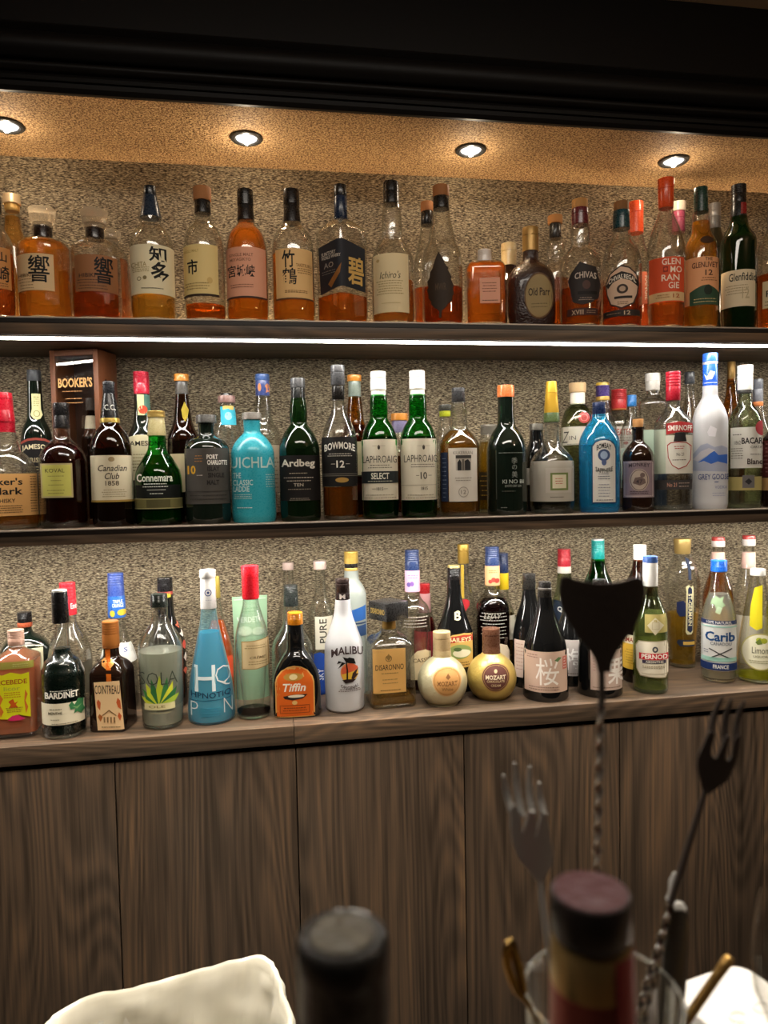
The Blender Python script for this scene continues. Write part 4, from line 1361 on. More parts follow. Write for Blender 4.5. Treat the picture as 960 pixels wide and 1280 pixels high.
bottle('whisky_bottle', 'dark green bottle with black capsule and black label of jagged white lettering', 374.5, 'M',
       [(498, 9), (506, 10.5, 5), (520, 11.5, 5), (530, 10, 4), (540, 18, 8), (556, 25.5, 9), (645, 25.5, 3), (650, 24)], 'dgreen',
       [('cap', 473, 485, 9, 9.2, 'G#4a4a4b', 'dark grey cap'), ('neck_sleeve', 484, 501, 8.6, 9, 'G#1d1f1f', 'black sleeve')], (535, 'L#151f0c'),
       [('front_label', [('r', 350, 569, 400, 626, '#15110f'), ('t', 'Ardbeg', 373, 580, 42, 12, '#d4cdbd', {'b': .025}), ('l', 361, 590, 385, 593, 1, '#a89a84'), ('l', 355, 595, 392, 603, 2, '#b5aa98'), ('t', 'TEN', 373, 606, 12, 4, '#b5aa98'), ('l', 360, 610, 388, 613, 1, '#8a7f70'), ('l', 360, 622, 388, 626, 2, '#7a7062')])])
bottle('whisky_bottle', 'sloping clear bottle with black label and amber whisky showing below it', 424.5, 'M',
       [(498, 7.5), (512, 8, 8), (530, 17, 14), (546, 22.3, 8), (643, 22, 3), (648, 21)], 'clear',
       [('cap', 457, 482, 9, 8.8, 'G#4a4a4c', 'grey cap', 'band'), ('neck_sleeve', 483, 500, 7.8, 7.8, BK, 'black sleeve')], (609, 'L#c8701c'),
       [('front_label', [('r', 401, 546, 447.5, 608, '#1b1918'), ('t', 'BOWMORE', 425, 560, 38, 9, '#e3ded2', {'arc': 3.5, 'b': .02}), ('l', 408, 566, 442, 571, 2, '#b5afa2'), ('t', '12', 425.5, 580, 10, 9, '#ece7da', {'b': .02}), ('r', 414, 579.5, 419, 580.2, '#b5afa2'), ('r', 432, 579.5, 437, 580.2, '#b5afa2'), ('r', 401, 592, 447.5, 592.7, '#7a756a'), ('r', 401, 594.3, 447.5, 594.9, '#7a756a'), ('e', 427, 600, 8, 3.2, '#b08a44')])])
bottle('whisky_bottle', 'orange topped bottle with grey green sleeve half hidden by the black sloping label', 445, 'M',
       [(494, 7.5), (506, 9, 6), (528, 11, 8), (545, 19, 8), (648, 20, 3), (652, 19)], 'amberg',
       [('cap', 469, 477, 8.8, 8.8, 'G#dd8f3a', 'orange cap'), ('neck_sleeve', 476, 496, 7.8, 8, 'G#7f8a80', 'grey green sleeve')], (530, 'L#6a3a14'),
       [('front_label', [('r', 436, 552, 462, 594, '#d9cba4'), ('r', 436, 594, 462, 596, '#2a2016')])], Y=1.565)
LPR = [(494, 10), (500, 11, 5), (516, 11.5, 6), (524, 11, 4), (534, 18, 8), (548, 22.6, 7), (641, 22.8, 3), (646, 21.5)]
LPC = [('cap', 465, 488, 9.7, 10, 'G#e9e6dc', 'white cap', 'band'), ('neck_sleeve', 487, 496, 9, 9.4, 'G#e3dfd2', 'white sleeve')]
bottle('whisky_bottle', 'green bottle with white cap and cream label crossed by a black band', 474.5, 'M', LPR, 'green', LPC, (545, 'L#2c5a12'),
       [('front_label', [('r', 452, 549, 497.5, 625, '#ddd4bd'), ('e', 474, 559, 1.6, 3, '#3a342c'), ('r', 466, 557, 482, 557.5, '#a89d84'), ('t', 'LAPHROAIG', 475, 574, 42, 9, '#2a2722', {'b': -.004}), ('l', 460, 580, 490, 586, 2, '#6b6455'), ('r', 452, 589, 497.5, 604, '#23292a'), ('t', 'SELECT', 475, 595, 22, 8, '#e8e2d0', {'b': .02}), ('l', 458, 600, 492, 603, 1, '#a8a490'), ('t', '1815', 474.5, 611, 8, 4, '#5a5346'), ('r', 465, 610.8, 470, 611.3, '#5a5346'), ('r', 479, 610.8, 484, 611.3, '#5a5346'), ('l', 455, 617, 494, 624, 2, '#a39a84')])])
bottle('whisky_bottle', 'bottle with orange cap and lavender sleeve between the two white capped green bottles', 500.5, 'M',
       [(538, 9), (552, 13, 6), (565, 20, 8), (648, 20, 3), (652, 19)], 'clear',
       [('cap', 517, 526, 10.5, 10.5, 'G#e09640', 'orange cap'), ('neck_sleeve', 525, 541, 9.6, 9.8, 'G#8c84a8', 'lavender sleeve')], (570, 'L#8a4a1c'), Y=1.565)
LP2 = [(y - 2 if y > 600 else y - 0.5, h) + tuple(q) for y, h, *q in LPR]
bottle('whisky_bottle', 'green bottle with white cap and cream label reading 10, no black band', 523, 'M', LP2, 'green', [(c[0], c[1] - 1, c[2] - 1) + c[3:] for c in LPC], (545, 'L#2c5a12'),
       [('front_label', [('r', 501, 548, 547, 625, '#ddd4bd'), ('e', 530, 559, 1.6, 3, '#3a342c'), ('r', 522, 557, 538, 557.5, '#a89d84'), ('t', 'LAPHROAIG', 526, 573, 41, 9, '#2a2722', {'b': -.004}), ('l', 514, 579, 543, 585, 2, '#6b6455'), ('t', '10', 529.5, 594.5, 8, 9, '#3a352c', {'b': .01}), ('r', 520, 594, 524, 594.6, '#5a5346'), ('r', 535, 594, 539, 594.6, '#5a5346'), ('r', 501, 606, 547, 606.5, '#a39a84'), ('t', '1815', 530, 610.5, 8, 4, '#5a5346'), ('l', 506, 617, 545, 624, 2, '#a39a84')])])
bottle('liqueur_bottle', 'clear bottle with dark cap and yellow green ring below it, middle shelf', 557.5, 'M',
       [(520, 7), (535, 8, 4), (550, 14, 8), (565, 17, 6), (646, 17, 3), (650, 16)], 'clear',
       [('cap', 506, 514, 8, 8, 'G#3b3a34', 'dark cap'), ('neck_ring', 513, 521, 7.4, 7.4, 'G#a8b02c', 'yellow green ring')], (575, 'L#b8742c'), Y=1.575)
bottle('whisky_bottle', 'light gold whisky bottle with pale label of arched doorways and navy side label', 574, 'M',
       [(501, 8), (512, 10, 6), (536, 11.5, 4), (541, 16, 5), (552, 25.5, 8), (639, 25.5, 3), (644, 24)], 'clear',
       [('cap', 485, 503, 8.2, 8.4, 'G#3a3a3c', 'dark cap', 'band')], (537, 'L#d09030'),
       [('side_label', [('r', 551, 565, 560, 627, '#23304a'), ('l', 553, 570, 558, 624, 10, '#7d8698')]),
        ('front_label', [('r', 561, 560, 596.5, 627, '#d8d0c2'), ('t', 'KILKERRAN', 579, 566, 24, 4, '#8d8478'), ('r', 570, 569, 589, 588, '#b9b0a2'), ('p', [(572, 588), (572, 578), (575, 574), (577, 578), (577, 588)], '#2b2a2a'), ('p', [(581, 588), (581, 576), (585, 574), (588, 578), (588, 588)], '#2b2a2a'), ('r', 577.5, 574, 580.5, 588, '#6b655c'), ('r', 570, 569, 589, 573, '#45413c'), ('l', 568, 596, 590, 602, 2, '#8d8478'), ('a', 579, 615, 6, 6.5, .7, '#9a9184'), ('t', '12', 579, 615, 6, 5, '#8d8478')])])
bottle('liqueur_bottle', 'yellow bottle with silver cap behind the black bottle with copper cap', 612, 'M',
       [(541, 10), (550, 12, 4), (565, 14.5, 4), (640, 15, 2), (645, 14)], 'clear',
       [('cap', 531, 543, 10.5, 10.5, 'M#8a8478', 'silver cap', 'band')], (552, 'L#d8a820'),
       [('front_label', [('r', 599, 590, 624, 625, '#3a2c14'), ('l', 600, 592, 622, 622, 5, '#c9a03a')])], Y=1.575)
bottle('gin_bottle', 'black bottle with copper orange cap and silver characters down its side', 633, 'M',
       [(494, 10), (515, 10.2, 5), (532, 11, 4), (541, 18, 6), (556, 24.8, 9), (637, 25, 3), (642, 24)], 'blackgreen',
       [('cap', 482, 497, 10.6, 10.8, 'G#d0703c', 'copper orange cap')], None,
       [('printed_characters', [('t', '季', 643, 576, 7, 8, '#8d9088', {'b': 0}), ('t', 'の', 643, 584, 6, 6, '#8d9088', {'b': 0}), ('t', '美', 643, 593, 7, 8, '#8d9088', {'b': 0}), ('t', 'KI NO BI', 641, 602, 26, 5, '#b9bbb2', {'b': 0}), ('t', 'KYOTO DRY GIN', 641, 607.5, 20, 3, '#9b9d94', {'b': 0}), ('l', 626, 613, 645, 615, 1, '#50534c')]), ('upper_print', [('l', 622, 565, 656, 567, 1, '#70736c')]), ('base_print', [('l', 626, 633, 634, 636, 1, '#70736c')])])
bottle('liqueur_bottle', 'dark bottle with silver rimmed cap, left of the gold foil neck', 671, 'M',
       [(536, 8), (552, 9, 4), (564, 14, 6), (580, 15.5, 6), (640, 15.5, 3), (645, 15)], 'black',
       [('cap', 530, 538, 8.8, 8.8, 'M#77736a', 'silver rimmed cap')], None, [('front_label', [('r', 658, 585, 684, 606, '#8f8a80')])], Y=1.575)
bottle('spirit_bottle', 'round shouldered clear bottle with gold foil neck and grey label with a green framed square', 690, 'M',
       [(524, 8.5), (532, 9, 2), (552, 9.5, 4), (559, 14, 6), (572, 26, 12), (584, 28, 8), (632, 28, 4), (638, 26)], 'clear',
       [('neck_foil', 477, 517, 6.5, 9.5, 'M#c9a032', 'gold foil', 'band'), ('neck_band', 516, 528, 9.8, 10.4, 'G#4a5c34', 'green band')], (628, 'C#5a5a4c'),
       [('front_label', [('r', 662, 576, 717.5, 627, '#a9a294'), ('r', 682, 585, 714, 616, '#b5ada0'), ('r', 688, 591, 710, 613, '#6c7a44'), ('r', 690.5, 593.5, 707.5, 610.5, '#d8ceb0'), ('l', 694, 597, 704, 606, 3, '#b0584a'), ('l', 686, 620, 706, 623, 1, '#5c564c')])], wall=3)
r_, b_, i_ = bottle('gin_bottle', 'olive tinted bottle with pale wooden stopper, red wax seal and white label', 722.5, 'M',
       [(492, 8.5), (506, 9, 3), (512, 16, 6), (526, 21, 10), (640, 21, 3), (645, 20)], 'olive',
       [('stopper', 479, 491, 11, 10.5, 'W#c9a87c', 'pale wood stopper'), ('neck_band', 490, 506, 9.2, 9.2, 'P#e3dccb', 'white band')], (560, 'L#9a9a50'),
       [('wax_seal', [('e', 730, 522, 7, 7, 'G#b54a48'), ('a', 730, 522, 4.6, 4.6, .8, '#d98a80'), ('p', [(709, 528), (716, 521), (726, 519), (726, 521), (717, 523), (711, 529)], 'M#c9c2a8')]),
        ('front_label', [('r', 701, 533, 744, 556, '#ddd6c2'), ('t', 'Z', 707, 546, 9, 14, '#4a463c', {'s': .3, 'b': -.01}), ('t', 'IN', 716, 547, 8, 5, '#4a463c', {'b': -.005}), ('l', 706, 554, 736, 556, 1, '#8a8474')])], Y=1.56)
SAPH = [(740, 557), (744, 552), (750, 549.5), (757, 549), (763, 550.5), (768, 555), (770, 560), (770, 629), (740, 629)]
bottle('gin_bottle', 'sky blue glass bottle with silver arched label and navy cap', 749, 'M',
       [(518, 9), (524, 10, 2), (530, 15, 5), (545, 23.5, 10), (553, 25.8, 6), (632, 25.5, 3), (637, 24)], 'blue',
       [('cap', 503, 521, 8.4, 8.6, 'G#1d2a4c', 'navy cap', 'band')], None,
       [('front_label', [('p', SAPH, '#2a3a55'), ('p', [(x * .93 + 755 * .07, y * .965 + 590 * .035) for x, y in SAPH], '#cdc9c0'), ('t', 'BOMBAY', 755, 560, 18, 7, INK, {'arc': 3, 'b': .02}), ('e', 755, 569, 7.5, 7.5, '#3b4a6c'), ('e', 755, 569, 4.5, 5, '#8fa0ba'), ('e', 755, 578, 3, 4, '#4a577a'), ('t', 'SAPPHIRE', 755, 586, 21, 6, INK, {'arc': -2.5, 'b': .02}), ('l', 747, 591, 763, 600, 3, '#5a5c66'), ('l', 747, 604, 763, 622, 5, '#84858c'), ('l', 744, 624, 767, 626, 1, '#50525a')])], seg=12, n=3)
bottle('liqueur_bottle', 'clear bottle with purple cap and yellow rims behind the blue bottle', 754, 'M',
       [(500, 8), (515, 10, 5), (535, 18, 8), (645, 19, 3), (650, 18)], 'clear',
       [('cap', 482, 496, 9, 9, 'G#4c3a78', 'purple cap', 'ridge'), ('cap_rim', 478.5, 483, 8.6, 8.8, 'G#c9a83c', 'yellow rim'), ('neck_ring', 495, 501, 8.8, 9, 'G#c9a04a', 'yellow ring')], None, [('front_label', [('r', 738, 545, 772, 600, '#b8b09c')])], Y=1.575)
bottle('gin_bottle', 'clear bottle with bright red cap and white label of red letters', 774, 'M',
       [(511, 9), (518, 11, 4), (527, 16, 4), (533, 17.2, 3), (645, 17.2, 3), (650, 16)], 'clear',
       [('cap', 487, 511, 9.8, 9.8, 'G#d43a3c', 'bright red cap', 'ridge'), ('neck_ring', 510, 513, 9.4, 9.4, 'G#d9803c', 'orange ring')], None,
       [('front_label', [('r', 757.5, 533, 790.5, 575, '#e6dfd4'), ('t', 'BEEFEATER', 774, 540, 31, 8, '#b3352e', {'b': .01}), ('l', 760, 546, 790, 552, 2, '#8a6a60'), ('e', 782, 554, 3, 2, '#b3352e')])], Y=1.605, n=4)
bottle('spirit_bottle', 'clear bottle with small blue cap, just right of the bright red cap', 790, 'M',
       [(507, 5), (518, 6, 4), (540, 15, 8), (645, 16, 3), (650, 15)], 'clear', [('cap', 494, 508, 6, 6, 'G#2f6fae', 'blue cap', 'ridge')], None,
       [('front_label', [('r', 776, 560, 804, 610, '#b8c9bc')])], Y=1.635)
bottle('gin_bottle', 'small brown apothecary bottle with cork and mauve stamp shaped label', 797.5, 'M',
       [(534, 8), (536.5, 8.4, 1), (537.5, 7.2, 1), (552, 7.2, 3), (557, 13, 5), (567, 20, 7), (632, 20.6, 3), (637, 19.5)], 'blackbrown',
       [('cork', 524, 535, 7, 6.5, 'W#c08a50', 'cork')], None,
       [('front_label', [('r', 779, 576, 817.5, 622, '#8d7a80'), ('o', 780.5, 577.5, 816, 620.5, .8, '#c2b3ac'), ('e', 799, 600, 12, 14, '#b5a394'), ('a', 799, 600, 11, 13, .8, '#5c4a50'), ('t', 'MONKEY', 799, 582, 26, 5, '#3a2e34', {'arc': 1.5}), ('p', [(791, 604), (794, 597), (801, 596), (806, 599), (807, 604), (800, 607)], '#6d5a54'), ('e', 803, 594, 3, 3, '#6d5a54'), ('t', '47', 799, 602, 8, 5, '#3a2e34'), ('l', 786, 613, 812, 618, 2, '#5c4a50')])])
bottle('vodka_bottle', 'square shouldered clear bottle with white cap behind the red capped vodka', 816, 'M',
       [(486, 8), (495, 8.5, 3), (499, 14, 3), (504, 18, 4), (645, 18.5, 3), (650, 17.5)], 'clear',
       [('cap', 467, 477, 9.6, 9.8, 'G#dfdbd2', 'white cap'), ('neck_sleeve', 476, 488, 9.4, 8.8, 'G#d9d4ca', 'white sleeve')], None,
       [('front_label', [('r', 801, 537, 833, 592, '#b7cbb6'), ('r', 801, 592, 833, 632, '#2f4a66')])], Y=1.57, n=4)
SMS = [(834, 556), (838, 553), (848, 552), (858, 553), (864, 557), (863, 575), (858, 583), (848, 587), (840, 582), (835, 572)]
bottle('vodka_bottle', 'clear vodka bottle with ridged red cap and red ribbon across a white shield label', 841.5, 'M',
       [(500, 8.5), (509, 9, 3), (516, 15, 6), (526, 23, 8), (534, 24.5, 6), (630, 24.5, 3), (635, 23)], 'clear',
       [('cap', 465, 501, 9.8, 9.4, 'G#a51e2e', 'red cap', 'ridge')], None,
       [('front_label', [('r', 832, 544, 866, 592, '#d6d2c2'), ('r', 818, 536, 832, 592, '#b9c2ac'), ('p', [(833, 529), (850, 527), (866, 529), (866, 541), (850, 540), (833, 543)], '#b02a2a'), ('t', 'SMIRNOFF', 850, 535, 30, 7, '#f0e6da', {'b': .02}), ('p', [(844, 541), (856, 541), (858, 552), (842, 552)], '#2b2a2a'), ('p', SMS, '#a8322e'), ('p', [(x * .93 + 849 * .07, y * .93 + 569 * .07) for x, y in SMS], '#ddd8ca'), ('t', 'No 21', 850, 568, 9, 4, '#5a5044'), ('l', 840, 573, 858, 577, 1, '#5a5044'), ('l', 842, 557, 856, 562, 2, '#a8322e')]),
        ('lower_label', [('r', 818, 600, 865, 612, '#3c3836'), ('t', 'No 21', 840, 606, 12, 5, '#c08a74'), ('l', 848, 602, 862, 610, 2, '#a8948a')])])
bottle('vodka_bottle', 'clear bottle with slim dark grey cap between the red capped vodka and the frosted vodka', 862, 'M',
       [(479, 5.5), (495, 6, 4), (510, 9, 6), (530, 14, 8), (645, 14, 3), (650, 13)], 'clear', [('cap', 465, 480, 6.5, 6.5, 'G#4a4c50', 'dark grey cap')], (497, 'L#b59a78'), Y=1.575)
r_, b_, i_ = bottle('vodka_bottle', 'tall frosted vodka bottle with bright blue capsule and blue mountain print', 887.5, 'M',
       [(480, 9.3), (497, 10, 5), (508, 17, 8), (522, 22.5, 9), (630, 22.7, 4), (636, 21)], 'frost',
       [('cap', 442, 453, 9.8, 9.8, 'G#2a58b8', 'blue cap'), ('cap_ring', 452, 456, 9.6, 9.6, 'M#c9c7c2', 'silver ring'), ('neck_sleeve', 455.5, 483, 9.3, 9.5, 'G#1f56c4', 'bright blue sleeve')], None,
       [('front_label', [('p', [(865, 568), (876, 556), (884, 554), (893, 559), (902, 557), (909, 560), (909, 590), (865, 588)], '#aab0c4'), ('p', [(872, 578), (884, 570), (892, 563), (898, 569), (909, 568), (909, 580), (897, 577), (889, 580), (880, 576)], '#3a68c0'), ('p', [(866, 574), (876, 564), (886, 560), (894, 563), (882, 570), (872, 576)], '#c9c6cc'), ('p', [(884, 540), (888, 532), (890, 541), (896, 536), (894, 546), (886, 545)], '#e8e6ea'), ('t', 'GREY GOOSE', 892, 596, 38, 7, '#2f3f80', {'b': .005}), ('r', 893, 602, 898, 603, '#2f3f80'), ('t', 'VODKA', 901, 609, 15, 4, '#8a8fae'), ('l', 889, 615, 908, 621, 2, '#a4a8bc')])])
cap_label(i_, r_, 'sleeve_print', [('p', [(880, 466), (884, 471), (888, 463), (889, 470), (894, 465), (890, 474), (883, 474)], '#dfe6f0'), ('r', 878, 478, 896, 478.6, '#dfe6f0')], 9.4)
bottle('liqueur_bottle', 'gold amber bottle with slender neck behind the frosted vodka', 914, 'M',
       [(474, 5.5), (495, 7.5, 8), (515, 13, 10), (540, 17, 8), (645, 17, 3), (650, 16)], 'amberg', [('cap', 452, 476, 5.5, 5.5, 'M#8a6a34', 'dark gold cap')], (520, 'L#a8641c'), Y=1.575)
bottle('rum_bottle', 'clear rum bottle with white cap and white label of dark block letters', 931, 'M',
       [(491, 7.5), (505, 9, 5), (517, 19, 8), (530, 22, 6), (628, 22, 3), (633, 20.5)], 'pgreen',
       [('cap', 457, 488, 10, 10, 'G#e6e3dc', 'white cap', 'band'), ('cap_print', 487, 492, 9.6, 9.6, 'G#3b3a38', 'dark rim')], None,
       [('front_label', [('r', 913, 534, 953, 585, '#d9d6cc'), ('t', 'BACARDI', 944, 551, 34, 8, '#2b2826', {'b': .03}), ('e', 953, 535, 9, 9.5, '#a8323a'), ('l', 915, 541, 928, 545, 1, '#4a4642'), ('t', '1862', 922, 553, 8, 5, '#6b665e'), ('l', 914, 559, 929, 574, 5, '#7d786e'), ('t', 'CARTA', 945, 559, 14, 3, '#5a5650'), ('l', 936, 567, 952, 569, 1, '#5a5650'), ('t', 'Blanca', 945, 577, 22, 7, '#3a2c26', {'b': .02})]),
        ('lower_label', [('r', 910, 596, 952, 613, '#b3a468'), ('r', 928, 594, 943, 610, '#6d6968'), ('p', [(931, 602), (936, 598), (940, 602), (936, 606)], '#2b2a2c')])])
bottle('spirit_bottle', 'clear bottle with grey cap and orange ring behind the white capped rum', 947, 'M',
       [(505, 6.5), (520, 9, 6), (540, 17, 8), (645, 18, 3), (650, 17)], 'clear',
       [('cap', 474, 487, 6.8, 6.8, 'G#6d7078', 'grey cap'), ('neck_sleeve', 486, 503, 6.8, 6.8, 'G#7d8088', 'grey sleeve'), ('neck_ring', 502, 508, 7, 7, 'G#d08048', 'orange ring')], None, Y=1.575)
bottle('rum_bottle', 'dark red bottle with patterned label cut off by the right edge on the middle shelf', 972, 'M',
       [(528, 8), (538, 12, 5), (548, 20, 6), (628, 20, 3), (632, 19)], 'blackbrown', [('cap', 500, 530, 8.5, 8.5, 'G#2a1a18', 'dark cap')], None,
       [('front_label', [('r', 953, 550, 990, 596, '#5c2226'), ('l', 954, 552, 985, 592, 8, '#a4767a'), ('r', 953, 597, 990, 613, '#c99a68')])])
# ------------------------------------------------------------------ back counter, left to right
bottle('liqueur_bottle', 'square bottle of pinkish orange liqueur with bright yellow label, leftmost on the back counter', 23, 'L',
       [(802, 10), (810, 11, 2), (815, 20, 3), (821, 31, 4), (918, 32, 4), (925, 30)], 'clear',
       [('cap', 787, 806, 10.5, 10.5, 'G#c9a08c', 'pinkish cap', 'ridge')], (817, 'T#eba27a'),
       [('front_label', [('p', [(-10, 840), (4, 843), (14, 840), (27, 843), (37, 841), (37, 897), (22, 893), (8, 898), (-10, 896)], '#e3e21e'), ('t', 'MERCEBEDE', 9, 852, 50, 6, '#a8501c', {'b': .02}), ('t', 'licor', 15, 860, 20, 5, '#b8b844'), ('l', 4, 864, 26, 872, 3, '#c98a20'), ('p', [(16, 873), (18, 878), (22, 876), (19, 880), (22, 884), (16, 881), (10, 884), (13, 880), (10, 876), (14, 878)], '#d8601c'), ('l', 6, 883, 28, 890, 3, '#b0902c'), ('p', [(0, 866), (4, 872), (0, 880), (4, 888), (0, 895), (-2, 880)], '#d87a2c'), ('p', [(31, 862), (34, 868), (31, 876), (34, 884), (31, 892), (29.5, 876)], '#d87a2c'), ('p', [(8, 898), (14, 894), (20, 893), (26, 896), (30, 898), (24, 900), (12, 900)], '#d8306c')]),
        ('upper_label', [('r', 0, 827, 42, 836, '#a8a04a'), ('l', 14, 829, 36, 834, 2, '#c9c47a')])],
       yb=925, n=7, rot=-14)
bottle('liqueur_bottle', 'squat dark bottle with black cap and orange ring behind the bright yellow label', 33.5, 'L',
       [(781, 8), (790, 9, 4), (797, 22, 8), (806, 31, 7), (880, 31.5, 4), (888, 30)], 'blackgreen',
       [('cap', 765, 778, 9.4, 9.4, 'G#1d1b1b', 'black cap', 'ridge'), ('neck_ring', 777, 783, 9.6, 9.6, 'G#b0583a', 'orange ring')], None,
       [('front_label', [('p', [(6, 814), (30, 806), (54, 808), (54, 840), (6, 840)], '#cfc9a8')])], Y=1.545, n=5, flat=.85)
bottle('liqueur_bottle', 'dark bottle with bulging shoulder, white lettering and cream label of green mint leaves', 79, 'L',
       [(776, 9.5), (800, 10.5, 6), (818, 13, 6), (825, 24, 4), (832, 26, 3), (838, 29, 5), (850, 29.5, 5), (915, 29.5, 6), (926, 26)], 'clear',
       [('cap', 739, 778, 10.2, 10.8, 'G#161515', 'black cap', 'band'), ('cap_top', 737, 742, 9.6, 10, 'M#b0aca4', 'silver top')], (815, 'G#07130d'),
       [('front_label', [('r', 52, 879, 106, 906, '#e3d9be'), ('t', 'BARDINET', 78, 869, 42, 8, '#e9e4d8', {'b': .03}), ('l', 60, 862, 94, 865, 1, '#cfcabc'), ('l', 61, 884, 78, 893, 2, '#6b6450'), ('t', 'MENTHE', 69, 891, 17, 3.5, '#6b6450'), ('l', 63, 898, 74, 900, 1, '#8a8068'), ('p', [(86, 882), (90, 878), (93, 883), (98, 876), (100, 882), (105, 878), (104, 886), (106, 892), (100, 890), (101, 896), (96, 892), (92, 894), (94, 888), (88, 888)], '#3a7a4a'), ('p', [(90, 884), (96, 886), (102, 884), (96, 889)], '#7aa86c'), ('l', 62, 903, 98, 905, 1, '#8a8068')])], yb=926, wall=1.0)
r_, b_, i_ = bottle('spirit_bottle', 'clear bottle with long red cap behind the mint label bottle', 88, 'L',
       [(765, 9.5), (778, 10.5, 6), (800, 24, 14), (816, 28, 8), (880, 28, 4), (890, 26)], 'clear',
       [('cap', 728, 768, 10.2, 11, 'G#cf2a34', 'red cap', 'ridge')], None, [('front_label', [('r', 62, 830, 116, 870, '#4a4436')])], Y=1.56)
cap_label(i_, r_, 'cap_print', [('t', 'Ente', 93, 758, 10, 7, '#e9dcd4', {'b': .02})], 11)
bottle('liqueur_bottle', 'square amber brown bottle with orange gold cap, round medallion and peach label', 141, 'L',
       [(805, 10), (820, 10.5, 4), (826, 20, 6), (835, 29, 7), (908, 31, 4), (918, 29)], 'blackbrown',
       [('cap', 776, 806, 10.6, 11, 'M#c47a3a', 'copper gold cap', 'ridge'), ('neck_sleeve', 805, 809, 10.6, 10.8, 'M#b06c34', '')], None,
       [('ribbon', [('r', 132, 806, 138, 852, 'G#c0601c')]), ('medallion', [('p', [(127, 826), (131, 822), (136, 822), (141, 825), (142, 830), (138, 835), (131, 836), (127, 832)], 'M#d0924a')]),
        ('front_label', [('p', [(118, 853), (150, 851), (154, 912), (121, 913)], '#e6c394'), ('t', 'COINTREAU', 134.5, 862, 31, 11, '#3a241a', {'b': .01}), ('p', [(123, 874), (126, 878), (123, 882), (125, 888), (122, 884), (121, 878)], '#c05a2c'), ('p', [(147, 872), (150, 876), (148, 881), (151, 887), (147, 884), (145, 878)], '#c05a2c'), ('p', [(124, 892), (128, 896), (125, 902), (122, 896)], '#a8602c'), ('p', [(148, 890), (151, 895), (149, 901), (146, 895)], '#c05a2c'), ('p', [(127, 894), (136, 887), (145, 894), (144, 894.6), (136, 888.6), (128, 894.6)], '#8a6a44'), ('r', 129, 896, 131, 903, '#8a6a44'), ('r', 133, 896, 135, 903, '#8a6a44'), ('r', 137, 896, 139, 903, '#8a6a44'), ('r', 141, 896, 143, 903, '#8a6a44'), ('l', 124, 907, 152, 910, 1, '#6b5234')])], yb=918, n=7, rot=-24)
r_, b_, i_ = bottle('spirit_bottle', 'clear bottle with ridged blue cap and blue sleeve of yellow fruit behind the medallion bottle', 148.5, 'L',
       [(768, 9), (785, 10.5, 8), (800, 15, 8), (818, 23, 10), (880, 24, 4), (890, 22)], 'clear',
       [('cap', 716, 745, 10, 10.6, 'G#3a4f94', 'ridged blue cap', 'ridge'), ('neck_sleeve', 744, 771, 11, 11.4, 'G#2f66b8', 'blue sleeve')], None,
       [('front_label', [('p', [(125, 808), (150, 804), (172, 806), (172, 830), (125, 832)], '#dedbd2'), ('t', 'S', 157, 813, 5, 6, '#4a5a94')])], Y=1.56)
cap_label(i_, r_, 'sleeve_print', [('t', 'TRIPLE', 147, 752, 12, 4, '#dce6f4'), ('t', 'ORANGE', 147, 757, 14, 5, '#dce6f4'), ('e', 152, 766, 6, 4, '#d8b83a'), ('e', 140, 767, 3, 4, '#d8b83a')], 11.2)
AG = []
for a, ln, w, c in ((-72, 30, 3.2, '#c9cf3a'), (-52, 33, 4, '#3c7a3c'), (-36, 36, 4.5, '#c3cc34'), (-20, 38, 4.5, '#2f6a38'), (0, 40, 5, '#b9c832'), (18, 39, 4.5, '#3a7a3e'), (34, 37, 4.5, '#cdd23a'), (50, 34, 4.5, '#2f6a38'), (68, 32, 3.5, '#9fb83a')):
    ar = math.radians(a)
    dx, dy = math.sin(ar), -math.cos(ar) * .9
    cx, cy = 200 + dx * 3, 880
    AG.append(('p', [(cx - dy * w * .5, cy + dx * w * .5), (cx + dx * ln * .5 - dy * w, cy + dy * ln * .5 + dx * w), (cx + dx * ln * .72, cy + dy * ln), (cx + dx * ln * .5 + dy * w, cy + dy * ln * .5 - dx * w), (cx + dy * w * .5, cy - dx * w * .5)], c))
bottle('tequila_bottle', 'clear bottle printed with a yellow and green agave plant', 202, 'L',
       [(770, 10), (778, 12, 5), (788, 20, 8), (799, 26, 8), (809, 28.5, 8), (868, 27, 10), (906, 25.5, 6), (915, 23)], 'clear',
       [('cap', 742, 758, 10.4, 11, 'G#1f2420', 'black cap', 'ridge'), ('neck_sleeve', 757, 774, 10.6, 10.4, 'clear', 'clear torn sleeve')], (818, 'N#f2f4e2'),
       [('front_print', AG + [('r', 181, 879, 218, 887, '#d9cf9c'), ('t', 'OLE', 196, 883, 20, 3, '#8a7a4a'), ('t', 'SOLA', 199, 848, 46, 16, '#3c4438', {'b': -.015}), ('l', 184, 889, 216, 893, 1, '#b9b08a')])], yb=915)
